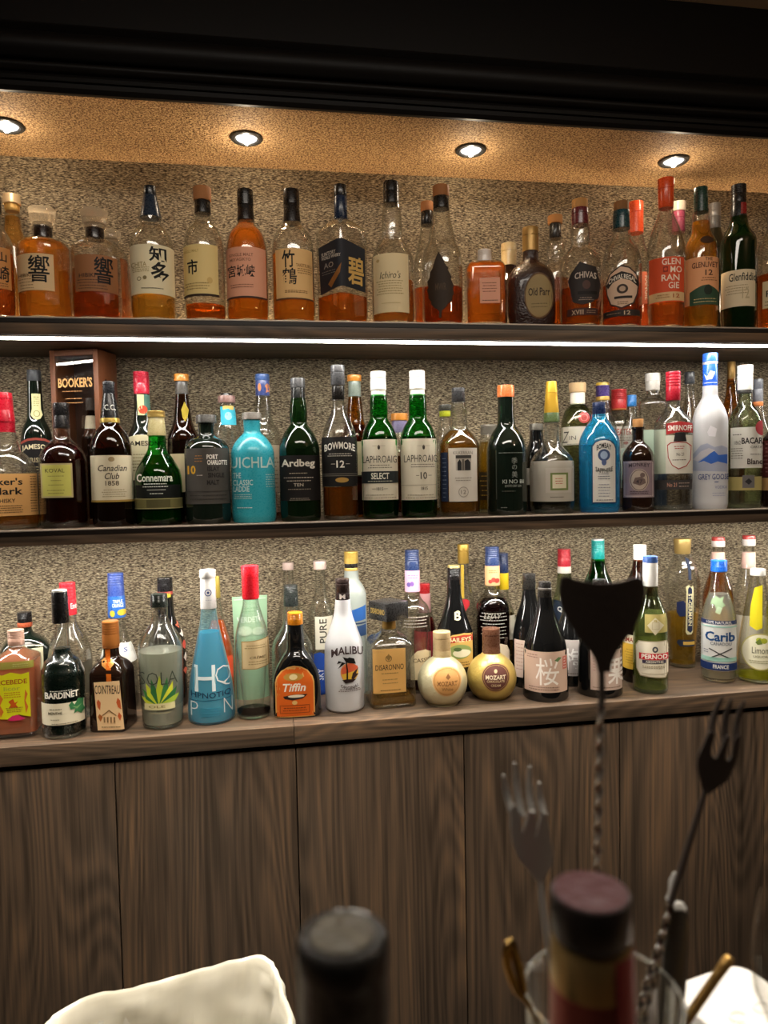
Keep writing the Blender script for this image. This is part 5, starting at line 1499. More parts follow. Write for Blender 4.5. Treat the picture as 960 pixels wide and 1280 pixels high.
bottle('spirit_bottle', 'dark bottle speckled with red and white print and black cap behind the agave bottle', 209, 'L',
       [(741, 9.5), (772, 11, 8), (790, 20, 12), (806, 24, 8), (880, 24, 4), (890, 22)], 'black',
       [('cap', 722, 739, 9.6, 9.8, 'G#1b191a', 'black cap', 'ridge'), ('neck_ring', 738, 743, 9.8, 9.8, 'G#a0403a', 'red ring')], None,
       [('front_print', [('p', [(221, 778), (226, 783), (224, 788), (219, 783)], '#c9644a'), ('p', [(226, 790), (231, 796), (228, 800), (224, 795)], '#d9d2c6'), ('p', [(229, 804), (233, 810), (230, 816), (226, 810)], '#c05040'), ('p', [(231, 820), (233.5, 826), (231, 832), (228, 826)], '#d9d2c6'), ('p', [(229, 838), (233, 842), (230, 848), (227, 842)], '#c05a40')]),
        ('neck_tag', [('r', 209, 741, 213, 747, '#c9b83a')])], Y=1.56)
r_, b_, i_ = bottle('liqueur_bottle', 'tall cone shaped frosted bottle of bright blue liqueur with large silver letters', 263, 'L',
       [(757, 9.7), (775, 11.5, 12), (800, 17, 20), (850, 28.5, 30), (886, 31.5, 8), (903, 31, 5), (908, 28)], 'frostblue',
       [('cap', 712, 722, 10, 10, 'G#dbd9d6', 'white cap'), ('neck_sleeve', 721, 760, 9.3, 10.2, 'G#cfcdcb', 'white sleeve')], (795, 'T#3cc4e8'),
       [('front_print', [('t', 'H', 256, 848, 26, 33, '#cfdfe0', {'b': 0}), ('t', 'Q', 279, 847, 20, 26, '#cfdfe0', {'b': -.02}), ('t', 'HPNOTIQ', 263, 868, 50, 8, '#0d3a56', {'arc': -2, 'b': .01}), ('r', 236, 875.3, 290, 876, '#134a66'), ('t', 'P', 242, 886, 9, 18, '#cfdfe0', {'b': -.02}), ('t', 'N', 284, 884, 11, 18, '#cfdfe0', {'b': -.02}), ('l', 248, 884, 276, 896, 4, '#2a8aa8')])], yb=908)
cap_label(i_, r_, 'sleeve_print', [('a', 260, 741, 4.4, 4.4, 1.1, '#3a4a7c'), ('e', 260, 741, 1.6, 1.6, '#3a4a7c'), ('l', 256, 749, 265, 752, 1, '#a8a8b0')], 9.9)
bottle('liqueur_bottle', 'orange bottle with thin yellow cap behind the cone shaped blue bottle', 273, 'L',
       [(745, 5), (770, 7, 10), (795, 15, 12), (812, 20, 8), (880, 20, 4), (890, 18)], 'clear',
       [('cap', 720, 747, 4.6, 5, 'M#b09a4a', 'yellow cap')], (780, 'T#e86a1c'), [('front_label', [('r', 258, 822, 291, 850, '#d8502c')])], Y=1.56)
r_, b_, i_ = bottle('wine_bottle', 'sloping clear bottle with red capsule, cream label and dark liquid in its lower half', 315.5, 'L',
       [(745, 10), (756, 11, 8), (786, 20.5, 16), (800, 22.5, 8), (893, 23, 4), (901, 21)], 'clear',
       [('cap', 707, 748, 10.8, 10.4, 'G#d3202c', 'red capsule', 'band')], (860, 'L#160c0c'),
       [('front_label', [('p', [(302, 802), (320, 801), (338, 799), (338, 834), (320, 837), (302, 837)], '#a07a44'), ('p', [(303, 803), (320, 802), (337, 800), (337, 833), (320, 836), (303, 836)], '#dcc496'), ('t', 'CRÈME', 322, 822, 20, 4, '#6b5230', {'s': .2}), ('l', 306, 806, 334, 812, 2, '#a08658'), ('l', 310, 826, 334, 832, 2, '#a08658')])], yb=901)
gp = atY(313, 790, 1.56)
t = empty('drink_pouch', (gp.x, 1.575, ZL1), math.radians(8), 'flat pale green drink pouch standing behind the red capsuled bottle', 'pouch')
kq = 1.56 / _cy / F * .97
Hq = zpix(gp.x, 1.575, 745) - ZL1
bm = bmesh.new()
N = 14
vv = {}
for i in range(N + 1):
    for j in range(N + 1):
        a, b = i / N * 2 - 1, j / N
        th = .018 * (1 - a * a) * (1 - b ** 2.2) + .0012
        for s in (-1, 1):
            vv[i, j, s] = bm.verts.new((a * 22 * kq * (1 - .04 * math.sin(b * PI)), s * th, b * Hq))
for i in range(N):
    for j in range(N):
        bm.faces.new((vv[i, j, -1], vv[i + 1, j, -1], vv[i + 1, j + 1, -1], vv[i, j + 1, -1]))
        bm.faces.new((vv[i, j, 1], vv[i, j + 1, 1], vv[i + 1, j + 1, 1], vv[i + 1, j, 1]))
for i in range(N):
    bm.faces.new((vv[i, 0, -1], vv[i, 0, 1], vv[i + 1, 0, 1], vv[i + 1, 0, -1]))
    bm.faces.new((vv[i, N, -1], vv[i + 1, N, -1], vv[i + 1, N, 1], vv[i, N, 1]))
    bm.faces.new((vv[0, i, -1], vv[0, i + 1, -1], vv[0, i + 1, 1], vv[0, i, 1]))
    bm.faces.new((vv[N, i, -1], vv[N, i, 1], vv[N, i + 1, 1], vv[N, i + 1, -1]))
link_mesh('pouch_body', bm, principled('pouch_foil', lin('#9dbf9c'), .35, .1), t)
add_label('pouch_print', [('t', 'VERDETIA', 313, 774, 34, 7, '#e3efe0', {'b': .02}), ('l', 300, 758, 326, 766, 2, '#7aa87c'), ('e', 305, 788, 9, 6, '#c9dcc0'), ('e', 322, 789, 8, 5, '#c9dcc0'), ('r', 293, 748, 333, 749, '#c9dcc6')],
          lambda px, py, off: ((px - 313) * kq, -(.018 * (1 - min(1, abs(px - 313) / 22) ** 2) * (1 - max(0, (Hq - (py - 745) * kq) / Hq) ** 2.2) + .0022 + off), Hq - (py - 745) * kq), t, ystep=8)
ARCH = [(344, 853), (346, 846), (352, 838), (360, 833.5), (368, 832), (377, 833.5), (385, 838), (391, 846), (393, 853), (393, 896), (344, 896)]
bottle('liqueur_bottle', 'black arch shouldered bottle with orange cap and orange arched label', 370.5, 'L',
       [(778, 9.5), (795, 11, 8), (811, 11, 4), (818, 17, 6), (838, 28, 12), (856, 30.5, 10), (889, 30.5, 4), (898, 29)], 'black',
       [('cap', 765, 780, 9.6, 9.6, 'G#e08a1e', 'orange cap', 'ridge')], None,
       [('front_label', [('p', ARCH, '#d9a45c'), ('p', [(x * .93 + 368.5 * .07, y * .96 + 866 * .04) for x, y in ARCH], '#d9641c'), ('e', 367, 846, 12, 5, '#b88a3c'), ('e', 367, 846, 5, 3.6, '#e3cf9a'), ('t', 'Tiffin', 368, 859, 28, 10, '#f0e6d4', {'s': .25, 'b': .02}), ('p', [(354, 870), (366, 868), (384, 868), (378, 873), (366, 875), (356, 873)], '#2b211b'), ('e', 370, 870, 10, 1.8, '#e9dcc4'), ('e', 368, 878, 3.2, 2.6, '#d8b06c'), ('o', 350, 881, 386, 891, .6, '#7a3a14'), ('l', 353, 883, 383, 889, 2, '#7a3a14')])], yb=898, n=4, flat=.62)
bottle('spirit_bottle', 'round clear bottle with black screw cap behind the orange arched label', 365.5, 'L',
       [(755, 9), (778, 10, 8), (790, 18, 8), (804, 25.5, 10), (880, 26, 4), (890, 24)], 'clear',
       [('cap', 731, 746, 8.6, 9, 'G#2a2e2c', 'black screw cap', 'ridge'), ('neck_sleeve', 745, 757, 9, 9.2, 'G#1f2321', 'black sleeve')], None, Y=1.535)
bottle('spirit_bottle', 'slim clear bottle with pale cap behind the black screw cap bottle', 362.5, 'L',
       [(710, 6), (735, 7.5, 8), (770, 15, 12), (790, 18, 8), (880, 18, 4), (888, 17)], 'clear', [('cap', 703, 712, 7, 7, 'G#c4aca0', 'pale pinkish cap')], None, Y=1.615)
bottle('spirit_bottle', 'clear bottle with pale cap and tall white label left of the white bottle', 402, 'L',
       [(710, 6.5), (744, 7.5, 6), (756, 13, 6), (766, 16, 4), (880, 16, 3), (888, 15)], 'clear', [('cap', 701, 711, 8, 8, 'G#c9b0a6', 'pale pinkish cap')], None,
       [('front_label', [('r', 394, 771, 416, 812, '#d6d0bc'), ('t', 'PURE', 404, 789, 30, 9, '#3a382e', {'rot': -90})]), ('lower_label', [('p', [(393, 818), (400, 815), (408, 818), (408, 838), (402, 842), (408, 846), (408, 866), (400, 870), (393, 867)], '#24489c'), ('t', 'SKY', 401, 843, 14, 7, '#d9dde6', {'rot': -90})])], Y=1.56)
r_, b_, i_ = bottle('rum_bottle', 'white bottle with black cap and printed palm tree over a setting sun', 430, 'L',
       [(749, 9.3), (768, 11, 8), (790, 19, 12), (804, 23.8, 8), (840, 24.8, 8), (884, 24, 5), (893, 21)], 'frost',
       [('cap', 723, 740, 8.6, 8.8, 'G#2e2320', 'black cap', 'band'), ('neck_sleeve', 739, 752, 8.8, 9, 'G#2b211f', 'black sleeve')], (755, 'T#f0efec'),
       [('front_print', [('t', 'MALIBU', 434, 818, 40, 10, '#3a2a2a', {'arc': 5, 'b': .02}), ('e', 436, 841, 11, 12, '#e0884c'), ('p', [(426, 843), (447, 839), (447, 845), (442, 852), (436, 853), (429, 850)], '#e8b83c'), ('p', [(426, 836), (437, 829), (446, 834), (447, 838), (427, 843)], '#d8603c'), ('p', [(432, 853), (432.6, 838), (431.5, 828), (433, 828), (434.4, 838), (434, 853)], INK), ('p', [(432, 829), (423, 826), (421, 830), (427, 828), (422, 836), (430, 830)], INK), ('p', [(432, 828), (428, 821), (434, 823), (436, 822), (442, 824), (437, 826), (444, 831), (435, 829)], INK), ('p', [(438, 849), (440, 842), (447, 836), (444, 843), (447, 844), (441, 850)], '#3a2420'), ('p', [(427, 850), (433, 849), (444, 850), (440, 853), (431, 854)], '#2a1c1a'), ('t', 'ORIGINAL', 436, 857, 22, 4, '#4a3a38', {'arc': -3}), ('l', 422, 861, 450, 865, 2, '#6a5a58')])], yb=893)
cap_label(i_, r_, 'sleeve_print', [('t', 'M', 428, 746, 7, 6, '#d9cfc6', {'b': .03})], 9)
bottle('spirit_bottle', 'frosted bottle with gold cap behind the white coconut rum', 441, 'L',
       [(712, 8.5), (724, 9, 4), (733, 15, 6), (741, 18, 5), (880, 18, 4), (888, 17)], 'frostclear',
       [('cap', 689, 704, 8.8, 8.8, 'M#c4a452', 'gold cap', 'ridge'), ('neck_ring', 703, 710, 8.4, 8.4, 'G#1f1c1a', 'black ring'), ('neck_ring', 709, 713, 8.8, 8.8, 'M#b89a52', 'gold ring')], None,
       [('front_label', [('p', [(436, 764), (457, 758), (457, 776), (438, 778)], '#2a5a9c'), ('r', 438, 779, 457, 781, '#2a3a5c'), ('p', [(440, 784), (457, 782), (457, 796), (442, 796)], '#35507c')])], Y=1.565)
r_, b_, i_ = bottle('liqueur_bottle', 'square textured glass bottle with black block cap, peach label and a little amber left', 487, 'L',
       [(783, 10), (788, 10.5, 2), (795, 24, 5), (803, 31, 5), (880, 32.5, 4), (887, 31)], 'clear',
       [('cap', 751, 773, 17.5, 17.5, 'G#2b2a2a', 'black square cap', 'box', 40), ('neck_ring', 773, 785, 8.4, 9, 'M#d0a352', 'gold ring')], (868, 'L#b98a3c'),
       [('front_label', [('r', 466, 811, 507, 866, '#e8b468'), ('t', 'DISARONNO', 487, 834, 35, 7, '#33281c', {'b': .005}), ('a', 486, 823, 4, 4, .8, '#8a6a3c'), ('p', [(483, 822), (486, 817), (489, 822), (486, 826)], '#a07c44'), ('l', 474, 840, 500, 843, 1, '#a5814a'), ('l', 478, 847, 497, 856, 2, '#b08c52'), ('l', 472, 861, 504, 864, 1, '#8a6a3c')])], yb=887, n=8, rot=12)
t_ = bpy.data.objects.new('cap_lettering_anchor', None)
bpy.data.objects.remove(t_)
kk_ = i_['k'] * .98
zc_ = (i_['zz'](751) + i_['zz'](773)) / 2
ang_ = math.radians(40)
hw_ = 17.5 * i_['k']


def on_cap(px, py, off, hw=hw_, a=ang_, kk=kk_, zc=zc_):
    lx, ly = px * kk, -(hw + off)          # on the left facing side of the block
    b = a - PI / 2
    return (lx * math.cos(b) - ly * math.sin(b), lx * math.sin(b) + ly * math.cos(b), zc - py * kk)


add_label('cap_print', [('t', 'DISARONNO', 0, 0, 27, 7, '#c9a85c', {'b': .02})], on_cap, r_, ystep=200)
r_, b_, i_ = bottle('liqueur_bottle', 'bottle with navy cap and pink neck label behind the black block capped bottle', 517, 'L',
       [(737, 8.5), (748, 10, 5), (756, 19, 8), (766, 21.5, 6), (880, 22, 4), (888, 20)], 'clear',
       [('cap', 687, 713, 8.8, 9.2, 'G#27365c', 'navy cap', 'ridge'), ('neck_sleeve', 712, 739, 9.3, 9.6, 'P#dba6bc', 'pink neck label')], (794, 'L#3a0c10'),
       [('front_label', [('p', [(513, 822), (522, 814), (532, 813), (539, 818), (539, 850), (513, 850)], '#d9c49a'), ('t', 'CASSIS', 527, 826, 22, 5, '#5a4630')]), ('upper_print', [('l', 502, 770, 536, 786, 4, '#cfc6b8')])], Y=1.53)
cap_label(i_, r_, 'sleeve_print', [('e', 511, 731, 2.5, 3, '#6a5a98'), ('e', 515, 730, 2.5, 3, '#7a5aa0'), ('l', 510, 718, 522, 724, 2, '#a06a94')], 9.5)
bottle('liqueur_bottle', 'bottle with short red cap between the pink necked and the cream liqueur bottles', 532, 'L',
       [(741, 6.5), (760, 8, 6), (785, 14, 10), (880, 15, 4), (888, 14)], 'clear',
       [('cap', 729, 742, 6.8, 6.8, 'G#c0282c', 'short red cap'), ('neck_sleeve', 741, 765, 7, 7.6, 'P#d9a0a0', 'pink label')], (775, 'L#8a1820'), [('front_label', [('r', 518, 790, 547, 840, '#a8303c')])], Y=1.605)
r_, b_, i_ = bottle('liqueur_bottle', 'black cream liqueur bottle with gold topped cap and red banner over a landscape label', 568.5, 'L',
       [(724, 8.3), (745, 9, 8), (772, 16, 12), (790, 23, 10), (804, 24, 6), (864, 24, 4), (874, 22)], 'black',
       [('cap', 709, 726, 8, 8.3, 'G#161414', 'black cap', 'ridge'), ('cap_top', 706.5, 711, 7.6, 8, 'M#c8b070', 'gold top')], None,
       [('front_label', [('p', [(556, 800), (566, 794), (580, 792), (591, 794), (591, 835), (556, 835)], '#d0a85a'), ('p', [(557, 800), (566, 796), (580, 794), (591, 796), (591, 803), (580, 802), (566, 804), (557, 806)], '#b03a24'), ('t', 'BAILEYS', 575, 800, 28, 5.5, '#ead9a8', {'b': .02}), ('e', 575, 815, 14, 9, '#8a9a58'), ('e', 577, 817, 11, 5, '#e3dcc0'), ('e', 572, 812, 5, 2.5, '#55683c'), ('l', 563, 827, 588, 833, 2, '#5a4424')]),
        ('upper_print', [('t', 'B', 572, 770, 8, 10, '#d8cfae', {'b': .02}), ('a', 572, 766.5, 3.2, 3, .9, '#d8cfae'), ('a', 572, 772.5, 3.6, 3.4, .9, '#d8cfae')])], Y=1.465)
bottle('liqueur_bottle', 'clear bottle with slim gold cap and red heart behind the cream liqueur bottle', 580.5, 'L',
       [(702, 6), (720, 7, 8), (755, 14, 12), (775, 17, 8), (880, 17, 4), (888, 16)], 'clear',
       [('cap', 680, 704, 7.2, 6.8, 'M#c8a24c', 'gold cap', 'band')], (790, 'L#c89a3c'),
       [('heart_seal', [('p', [(581, 765), (576, 757), (576, 752), (579, 749), (581.5, 752), (584, 749), (587, 752), (587, 757)], '#c02c34')]), ('neck_stripe', [('r', 576.5, 706, 580, 748, '#c9a83a')])], Y=1.605)


def sphere_prof(cy, rx, ry, nh, ytop, ybase):
    pr = [(ytop, nh)]
    for a in range(18, 163, 8):
        h = rx * math.sin(math.radians(a))
        if h > nh + .5 or a > 90:
            pr.append((cy - ry * math.cos(math.radians(a)), h, .02))
    pr += [(ybase - 6, rx * .52, 1), (ybase - 4, rx * .62, 1), (ybase, rx * .62)]
    return [q for q in pr if q[0] <= ybase]


r_, b_, i_ = bottle('liqueur_bottle', 'pale gold globe bottle with cream cap and peach round label', 553, 'L', sphere_prof(851, 32, 32, 10, 818, 886), 'paleball',
       [('cap', 789, 813, 11, 11, 'G#cdb184', 'cream gold cap', 'band'), ('neck_sleeve', 812, 822, 11.3, 11.6, 'G#c6ae80', '')], None,
       [('front_label', [('e', 558.5, 852, 19, 19.5, '#e0c99a'), ('e', 558.5, 852, 17.5, 18, '#d8a060'), ('t', 'MOZART', 559, 855, 25, 6, '#8a5a30', {'b': .02}), ('t', 'White', 559, 862, 14, 4, '#9a6a3c'), ('p', [(557, 847), (560, 842), (563, 847), (560, 850)], '#8a5a30'), ('a', 558.5, 852, 16, 16.5, .6, '#b07c44')])], yb=888)
r_, b_, i_ = bottle('liqueur_bottle', 'bright gold globe bottle with brown cap and brown round label', 614.5, 'L', sphere_prof(846, 31, 31, 10, 814, 878), 'goldball',
       [('cap', 785, 808, 11, 11, 'G#6a4634', 'brown cap', 'band'), ('neck_sleeve', 807, 818, 11.2, 11.4, 'G#6a4634', '')], None,
       [('front_label', [('e', 619.5, 847, 18, 18.5, '#c9a25c'), ('e', 619.5, 847, 16.8, 17.2, '#6a4038'), ('t', 'MOZART', 619.5, 847, 25, 5.5, '#ead8b8', {'b': .03}), ('t', 'CHOCOLATE', 619.5, 852, 22, 3, '#d8bf94', {'b': .02}), ('t', 'CREAM', 619.5, 857, 12, 3, '#d8bf94'), ('e', 619.5, 839, 2, 2.6, '#d8bf94'), ('a', 619.5, 847, 15.4, 15.8, .6, '#b08a5a')])], yb=880)
r_, b_, i_ = bottle('liqueur_bottle', 'dark liqueur bottle with navy cap and peach neck label behind the brown capped globe', 616.5, 'L',
       [(729, 8.6), (740, 10, 5), (748, 18, 8), (757, 21.5, 6), (880, 21.5, 4), (886, 20)], 'clear',
       [('cap', 683, 707, 8.7, 9.2, 'G#2a3a62', 'navy cap', 'ridge'), ('neck_sleeve', 706, 731, 9.2, 9.5, 'P#e3a878', 'peach neck label')], (753, 'L#1a0808'),
       [('front_label', [('p', [(616, 808), (626, 805), (634, 808), (637, 816), (637, 840), (616, 840)], '#d9cbb4')]), ('upper_print', [('l', 600, 765, 634, 800, 8, '#a8a49a'), ('t', 'LEJAY', 616, 772, 22, 8, '#a8a49a', {'s': .3, 'b': 0})])], Y=1.53)
cap_label(i_, r_, 'sleeve_print', [('e', 617, 725, 3, 3, '#b0443a'), ('e', 621, 726, 3, 3, '#a03a30'), ('e', 613, 727, 2.4, 2.4, '#b0443a'), ('l', 611, 712, 622, 717, 2, '#c07a50')], 9.4)
bottle('liqueur_bottle', 'bottle with navy cap and yellow neck label, second from the dark wine bottles', 629, 'L',
       [(735, 7), (748, 8, 5), (765, 15, 8), (880, 17, 4), (888, 16)], 'clear',
       [('cap', 691, 716, 7.5, 7.8, 'G#2a3656', 'navy cap', 'ridge'), ('neck_sleeve', 715, 736, 7.8, 8, 'P#d9b81e', 'yellow neck label')], (770, 'L#8a6a1c'), [('front_label', [('r', 615, 770, 645, 800, '#cfc8b4')])], Y=1.61)
SKP = [(745, 8.5), (760, 10, 8), (785, 20, 14), (805, 27, 12), (872, 29, 4), (879, 27.5)]
bottle('plum_wine_bottle', 'black bottle with pale side label standing just left of the white cherry kanji bottle', 662, 'L',
       [(734, 8), (750, 9.5, 8), (775, 18, 14), (796, 21.5, 10), (872, 22, 4), (878, 21)], 'black',
       [('cap', 717, 736, 8.2, 8.4, 'G#262422', 'black foil cap', 'band')], None, [('front_label', [('r', 643, 801, 658, 848, '#cfb8aa'), ('l', 645, 804, 655, 840, 8, '#b08a80')])], Y=1.485)
bottle('plum_wine_bottle', 'black bottle with beige pink label of one white cherry kanji', 681.5, 'L', SKP, 'black',
       [('cap', 727, 746, 8.2, 8.6, 'G#2a2826', 'black foil cap', 'band'), ('cap_ring', 734, 737, 8.7, 8.7, 'M#8a8680', 'silver line')], None,
       [('front_label', [('r', 655, 815, 709, 866, '#c9aa96'), ('t', '桜', 684, 840, 29, 34, '#efe6dc', {'b': .0}), ('p', [(693, 826), (698, 822), (702, 823), (697, 828)], '#5c7a4a'), ('r', 703, 822, 708, 838, '#c06a5a'), ('l', 704, 823, 707, 837, 4, '#e9d0c4'), ('l', 658, 818, 674, 824, 2, '#8a6a60'), ('l', 660, 858, 700, 864, 2, '#7a6054')])], yb=879)
bottle('plum_wine_bottle', 'black bottle with grey label between the cherry kanji and the chestnut kanji bottles', 713, 'L',
       [(750, 8), (765, 9.5, 8), (785, 17, 14), (800, 21, 10), (872, 21.5, 4), (878, 20)], 'black',
       [('cap', 728, 752, 8, 8.2, 'G#2a2826', 'black foil cap', 'band')], None,
       [('front_label', [('r', 706, 800, 727, 845, '#b3a9a4'), ('t', '梅', 716, 824, 20, 27, '#ece8e4'), ('l', 708, 840, 724, 844, 1, '#6a605c')])], Y=1.49)
bottle('plum_wine_bottle', 'black bottle with beige label of one white chestnut kanji, behind the dark bar spoon blade', 749.5, 'L', SKP, 'black',
       [('cap', 724, 746, 8.2, 8.6, 'G#2a2826', 'black foil cap', 'band')], None,
       [('front_label', [('r', 738, 813, 778, 863, '#c2aa9c'), ('t', '栗', 771, 840, 22, 32, '#eee6de'), ('l', 741, 818, 745, 840, 6, '#b08a84'), ('l', 741, 857, 776, 862, 1, '#7a6658')])], yb=874)
bottle('wine_bottle', 'pale green bottle with red cap and dark label behind the dark plum wine bottles', 706, 'L',
       [(714, 8.5), (735, 10, 8), (755, 17, 8), (768, 19, 6), (880, 19, 4), (888, 18)], 'pgreen',
       [('cap', 686, 708, 8.2, 8.4, 'G#c0303a', 'red cap', 'ridge'), ('neck_ring', 707, 716, 8.4, 8.8, 'P#ddd5c8', 'white ring')], None,
       [('front_label', [('r', 692, 751, 724, 800, '#1f2a3a'), ('t', 'Q', 700, 762, 6, 7, '#d9d6cc')])], Y=1.605)
bottle('wine_bottle', 'green bottle with teal screw cap behind the dark bar spoon blade', 748, 'L',
       [(698, 8.5), (710, 10, 8), (735, 21, 14), (752, 24, 8), (880, 24, 4), (886, 22)], 'green',
       [('cap', 675, 699, 8.2, 8.4, 'G#1f8a86', 'teal screw cap', 'ridge'), ('cap_top', 673.5, 677, 8, 8, 'M#b9c4bc', 'silver top')], (705, 'L#2a3a10'), [('front_label', [('r', 728, 790, 768, 830, '#cfc4a4')])], Y=1.575)
bottle('liqueur_bottle', 'brown bottle with white cap and yellow label left of the red banded cream label', 800, 'L',
       [(699, 8.4), (712, 10, 6), (728, 18, 10), (742, 22.5, 8), (860, 23, 4), (868, 21)], 'brown',
       [('cap', 681, 701, 8.2, 8.4, 'G#e3dfd6', 'white cap', 'band')], (745, 'L#3a1a08'),
       [('front_label', [('r', 778, 795, 822, 838, '#d3a83c'), ('r', 778, 795, 822, 806, '#d8cdb0'), ('t', 'AMARO', 789, 801, 22, 6, '#8a3020', {'b': .02}), ('l', 781, 812, 800, 832, 6, '#a8842c')])], Y=1.485)
PER = [(798, 802), (833, 801), (836, 806), (836, 842), (832, 848), (800, 846), (795, 838), (794, 808)]
bottle('absinthe_bottle', 'pale green bottle with white sleeve, small diamond label and red banded cream label', 813, 'L',
       [(730, 9.2), (744, 10, 5), (756, 16, 8), (770, 21.5, 8), (790, 22, 6), (860, 22.4, 4), (869, 20)], 'pgreen',
       [('cap', 695, 703, 9.4, 9.6, 'G#3a5690', 'blue cap'), ('neck_sleeve', 702, 732, 9.4, 9.6, 'G#d2d0cc', 'white sleeve')], (768, 'L#d2d190'),
       [('diamond_label', [('r', 806, 768, 834, 791, '#a89a5c'), ('p', [(819, 772), (830, 782), (819, 794), (809, 782)], '#cfc6a8'), ('o', 815, 778, 824, 787, .5, '#a89a78')]),
        ('front_label', [('p', PER, '#a8987a'), ('p', [(x * .95 + 815 * .05, y * .95 + 825 * .05) for x, y in PER], '#e3dac4'), ('e', 819, 812, 3.6, 3.8, '#4a4a50'), ('e', 819, 812, 1.6, 1.8, '#cfc6b0'), ('r', 799, 817, 835, 825, '#c4242c'), ('t', 'PERNOD', 818, 821, 32, 6, '#f2e9dc', {'b': .03}), ('r', 803, 825.5, 832, 829.5, '#3a3448'), ('t', 'ABSINTHE', 818, 827.5, 22, 3, '#e3dac4'), ('l', 802, 832, 832, 836, 2, '#a09478'), ('r', 802, 842, 833, 842.6, '#b0a488')])], yb=869)
STG = [(691, 11), (701, 14, 4), (712, 20, 8), (726, 23, 8), (745, 23, 10), (790, 18.5, 14), (822, 16.5, 4), (826, 17.5, 2), (833, 16.5)]
bottle('liqueur_bottle', 'fluted clear bottle with gold cap, navy vertical strip and gold liquid', 853, 'L', STG, 'clear',
       [('cap', 673, 692, 11.4, 10, 'M#b89a5c', 'gold cap')], (770, 'L#e6ba3c'),
       [('neck_strip', [('p', [(856, 696), (861, 699), (864, 712), (864, 725), (860.5, 725), (860, 712), (857, 701)], '#20283c')]),
        ('side_strip', [('p', [(861, 731), (864, 734), (866, 731), (867, 740), (866, 790), (864, 793), (859, 793), (857, 790), (858, 740), (857, 734)], '#c9bf94'), ('p', [(862, 733), (865, 736), (865.5, 788), (863, 791), (859, 788), (860, 736)], '#1f2740'), ('t', 'ST-GERMAIN', 862.6, 762, 40, 4.5, '#e6dcb4', {'rot': 90, 'b': .02})]),
        ('front_label', [('p', [(846, 753), (854, 751), (857, 754), (857, 770), (850, 771), (846, 766)], '#20284a')]), ('lower_label', [('p', [(847, 800), (868, 800), (868, 808), (850, 808), (846, 804)], '#20283c'), ('r', 854, 802, 868, 806, '#c9a24c')])],
       Y=1.595, facets=14)
r_, b_, i_ = bottle('syrup_bottle', 'bottle of orange brown syrup with red and white cap behind the blue capped rum', 897.5, 'L',
       [(681, 6.5), (704, 8, 6), (720, 13, 10), (738, 19.5, 8), (748, 20.5, 4), (880, 20.5, 4), (886, 19)], 'clear',
       [('cap_top', 671, 676, 8.2, 8.6, 'G#c84a44', 'red cap top'), ('cap', 675.5, 683, 8.6, 8.6, 'G#e3d9d0', 'white cap'), ('neck_label', 690, 706, 8.3, 9.2, 'P#dcb4a4', 'pinkish neck label')], (712, 'L#c8701c'), [('front_label', [('r', 878, 765, 917, 830, '#c99a5c')])], Y=1.59)
r_, b_, i_ = bottle('rum_bottle', 'clear rum bottle with bright blue cap and white label of navy bands', 898.5, 'L',
       [(713, 9.5), (735, 11, 8), (760, 20, 16), (774, 22.5, 6), (845, 22.5, 4), (855, 20)], 'clear',
       [('cap', 700, 714, 10.4, 10.6, 'G#1f62cc', 'bright blue cap', 'ridge')], (745, 'C#f0f2e8'),
       [('upper_print', [('p', [(890, 749), (895, 745), (900, 748), (905, 745), (903, 752), (907, 757), (900, 756), (896, 763), (893, 756), (888, 756)], '#8fa884'), ('p', [(897, 758), (903, 760), (900, 768), (894, 766)], '#a4b898')]),
        ('front_label', [('r', 876, 776, 920.5, 839, '#dcdbd8'), ('r', 876, 776, 920.5, 781, '#24345e'), ('t', '100% NATUREL', 899, 778.6, 32, 3.6, '#dcdbd8'), ('t', 'Carib', 900, 796, 37, 12, '#1d4a80', {'b': .03}), ('t', 'CANADOU', 901, 805, 26, 4, '#6a6f7a'), ('r', 877, 783, 920.5, 784.5, '#9fd0c4'), ('p', [(886, 812), (887, 811), (912, 822), (911, 823)], '#3a3a3a'), ('p', [(914, 810), (915, 811), (888, 824), (887, 823)], '#3a3a3a'), ('l', 880, 812, 886, 818, 2, '#8a8d94'), ('p', [(877, 822), (890, 825), (905, 825), (920, 822), (920, 827), (877, 827)], '#a8d6c8'), ('r', 876, 829, 920.5, 838, '#1f3468'), ('t', 'FRANCE', 901, 833.5, 19, 5, '#dcdbd8', {'b': .03})])], yb=855)
bottle('syrup_bottle', 'clear bottle with red and white cap behind the lemon liqueur bottles', 935.5, 'L',
       [(680, 6.5), (702, 8, 6), (724, 14, 10), (745, 20, 8), (880, 20.5, 4), (886, 19)], 'clear',
       [('cap_top', 669, 674, 8.2, 8.6, 'G#c84a44', 'red cap top'), ('cap', 673.5, 682, 8.6, 8.6, 'G#e3d9d0', 'white cap'), ('neck_label', 690, 710, 8.4, 9.2, 'P#e0bcae', 'pink white neck label')], None, [('front_label', [('r', 916, 770, 955, 830, '#cfc8b4')])], Y=1.59)
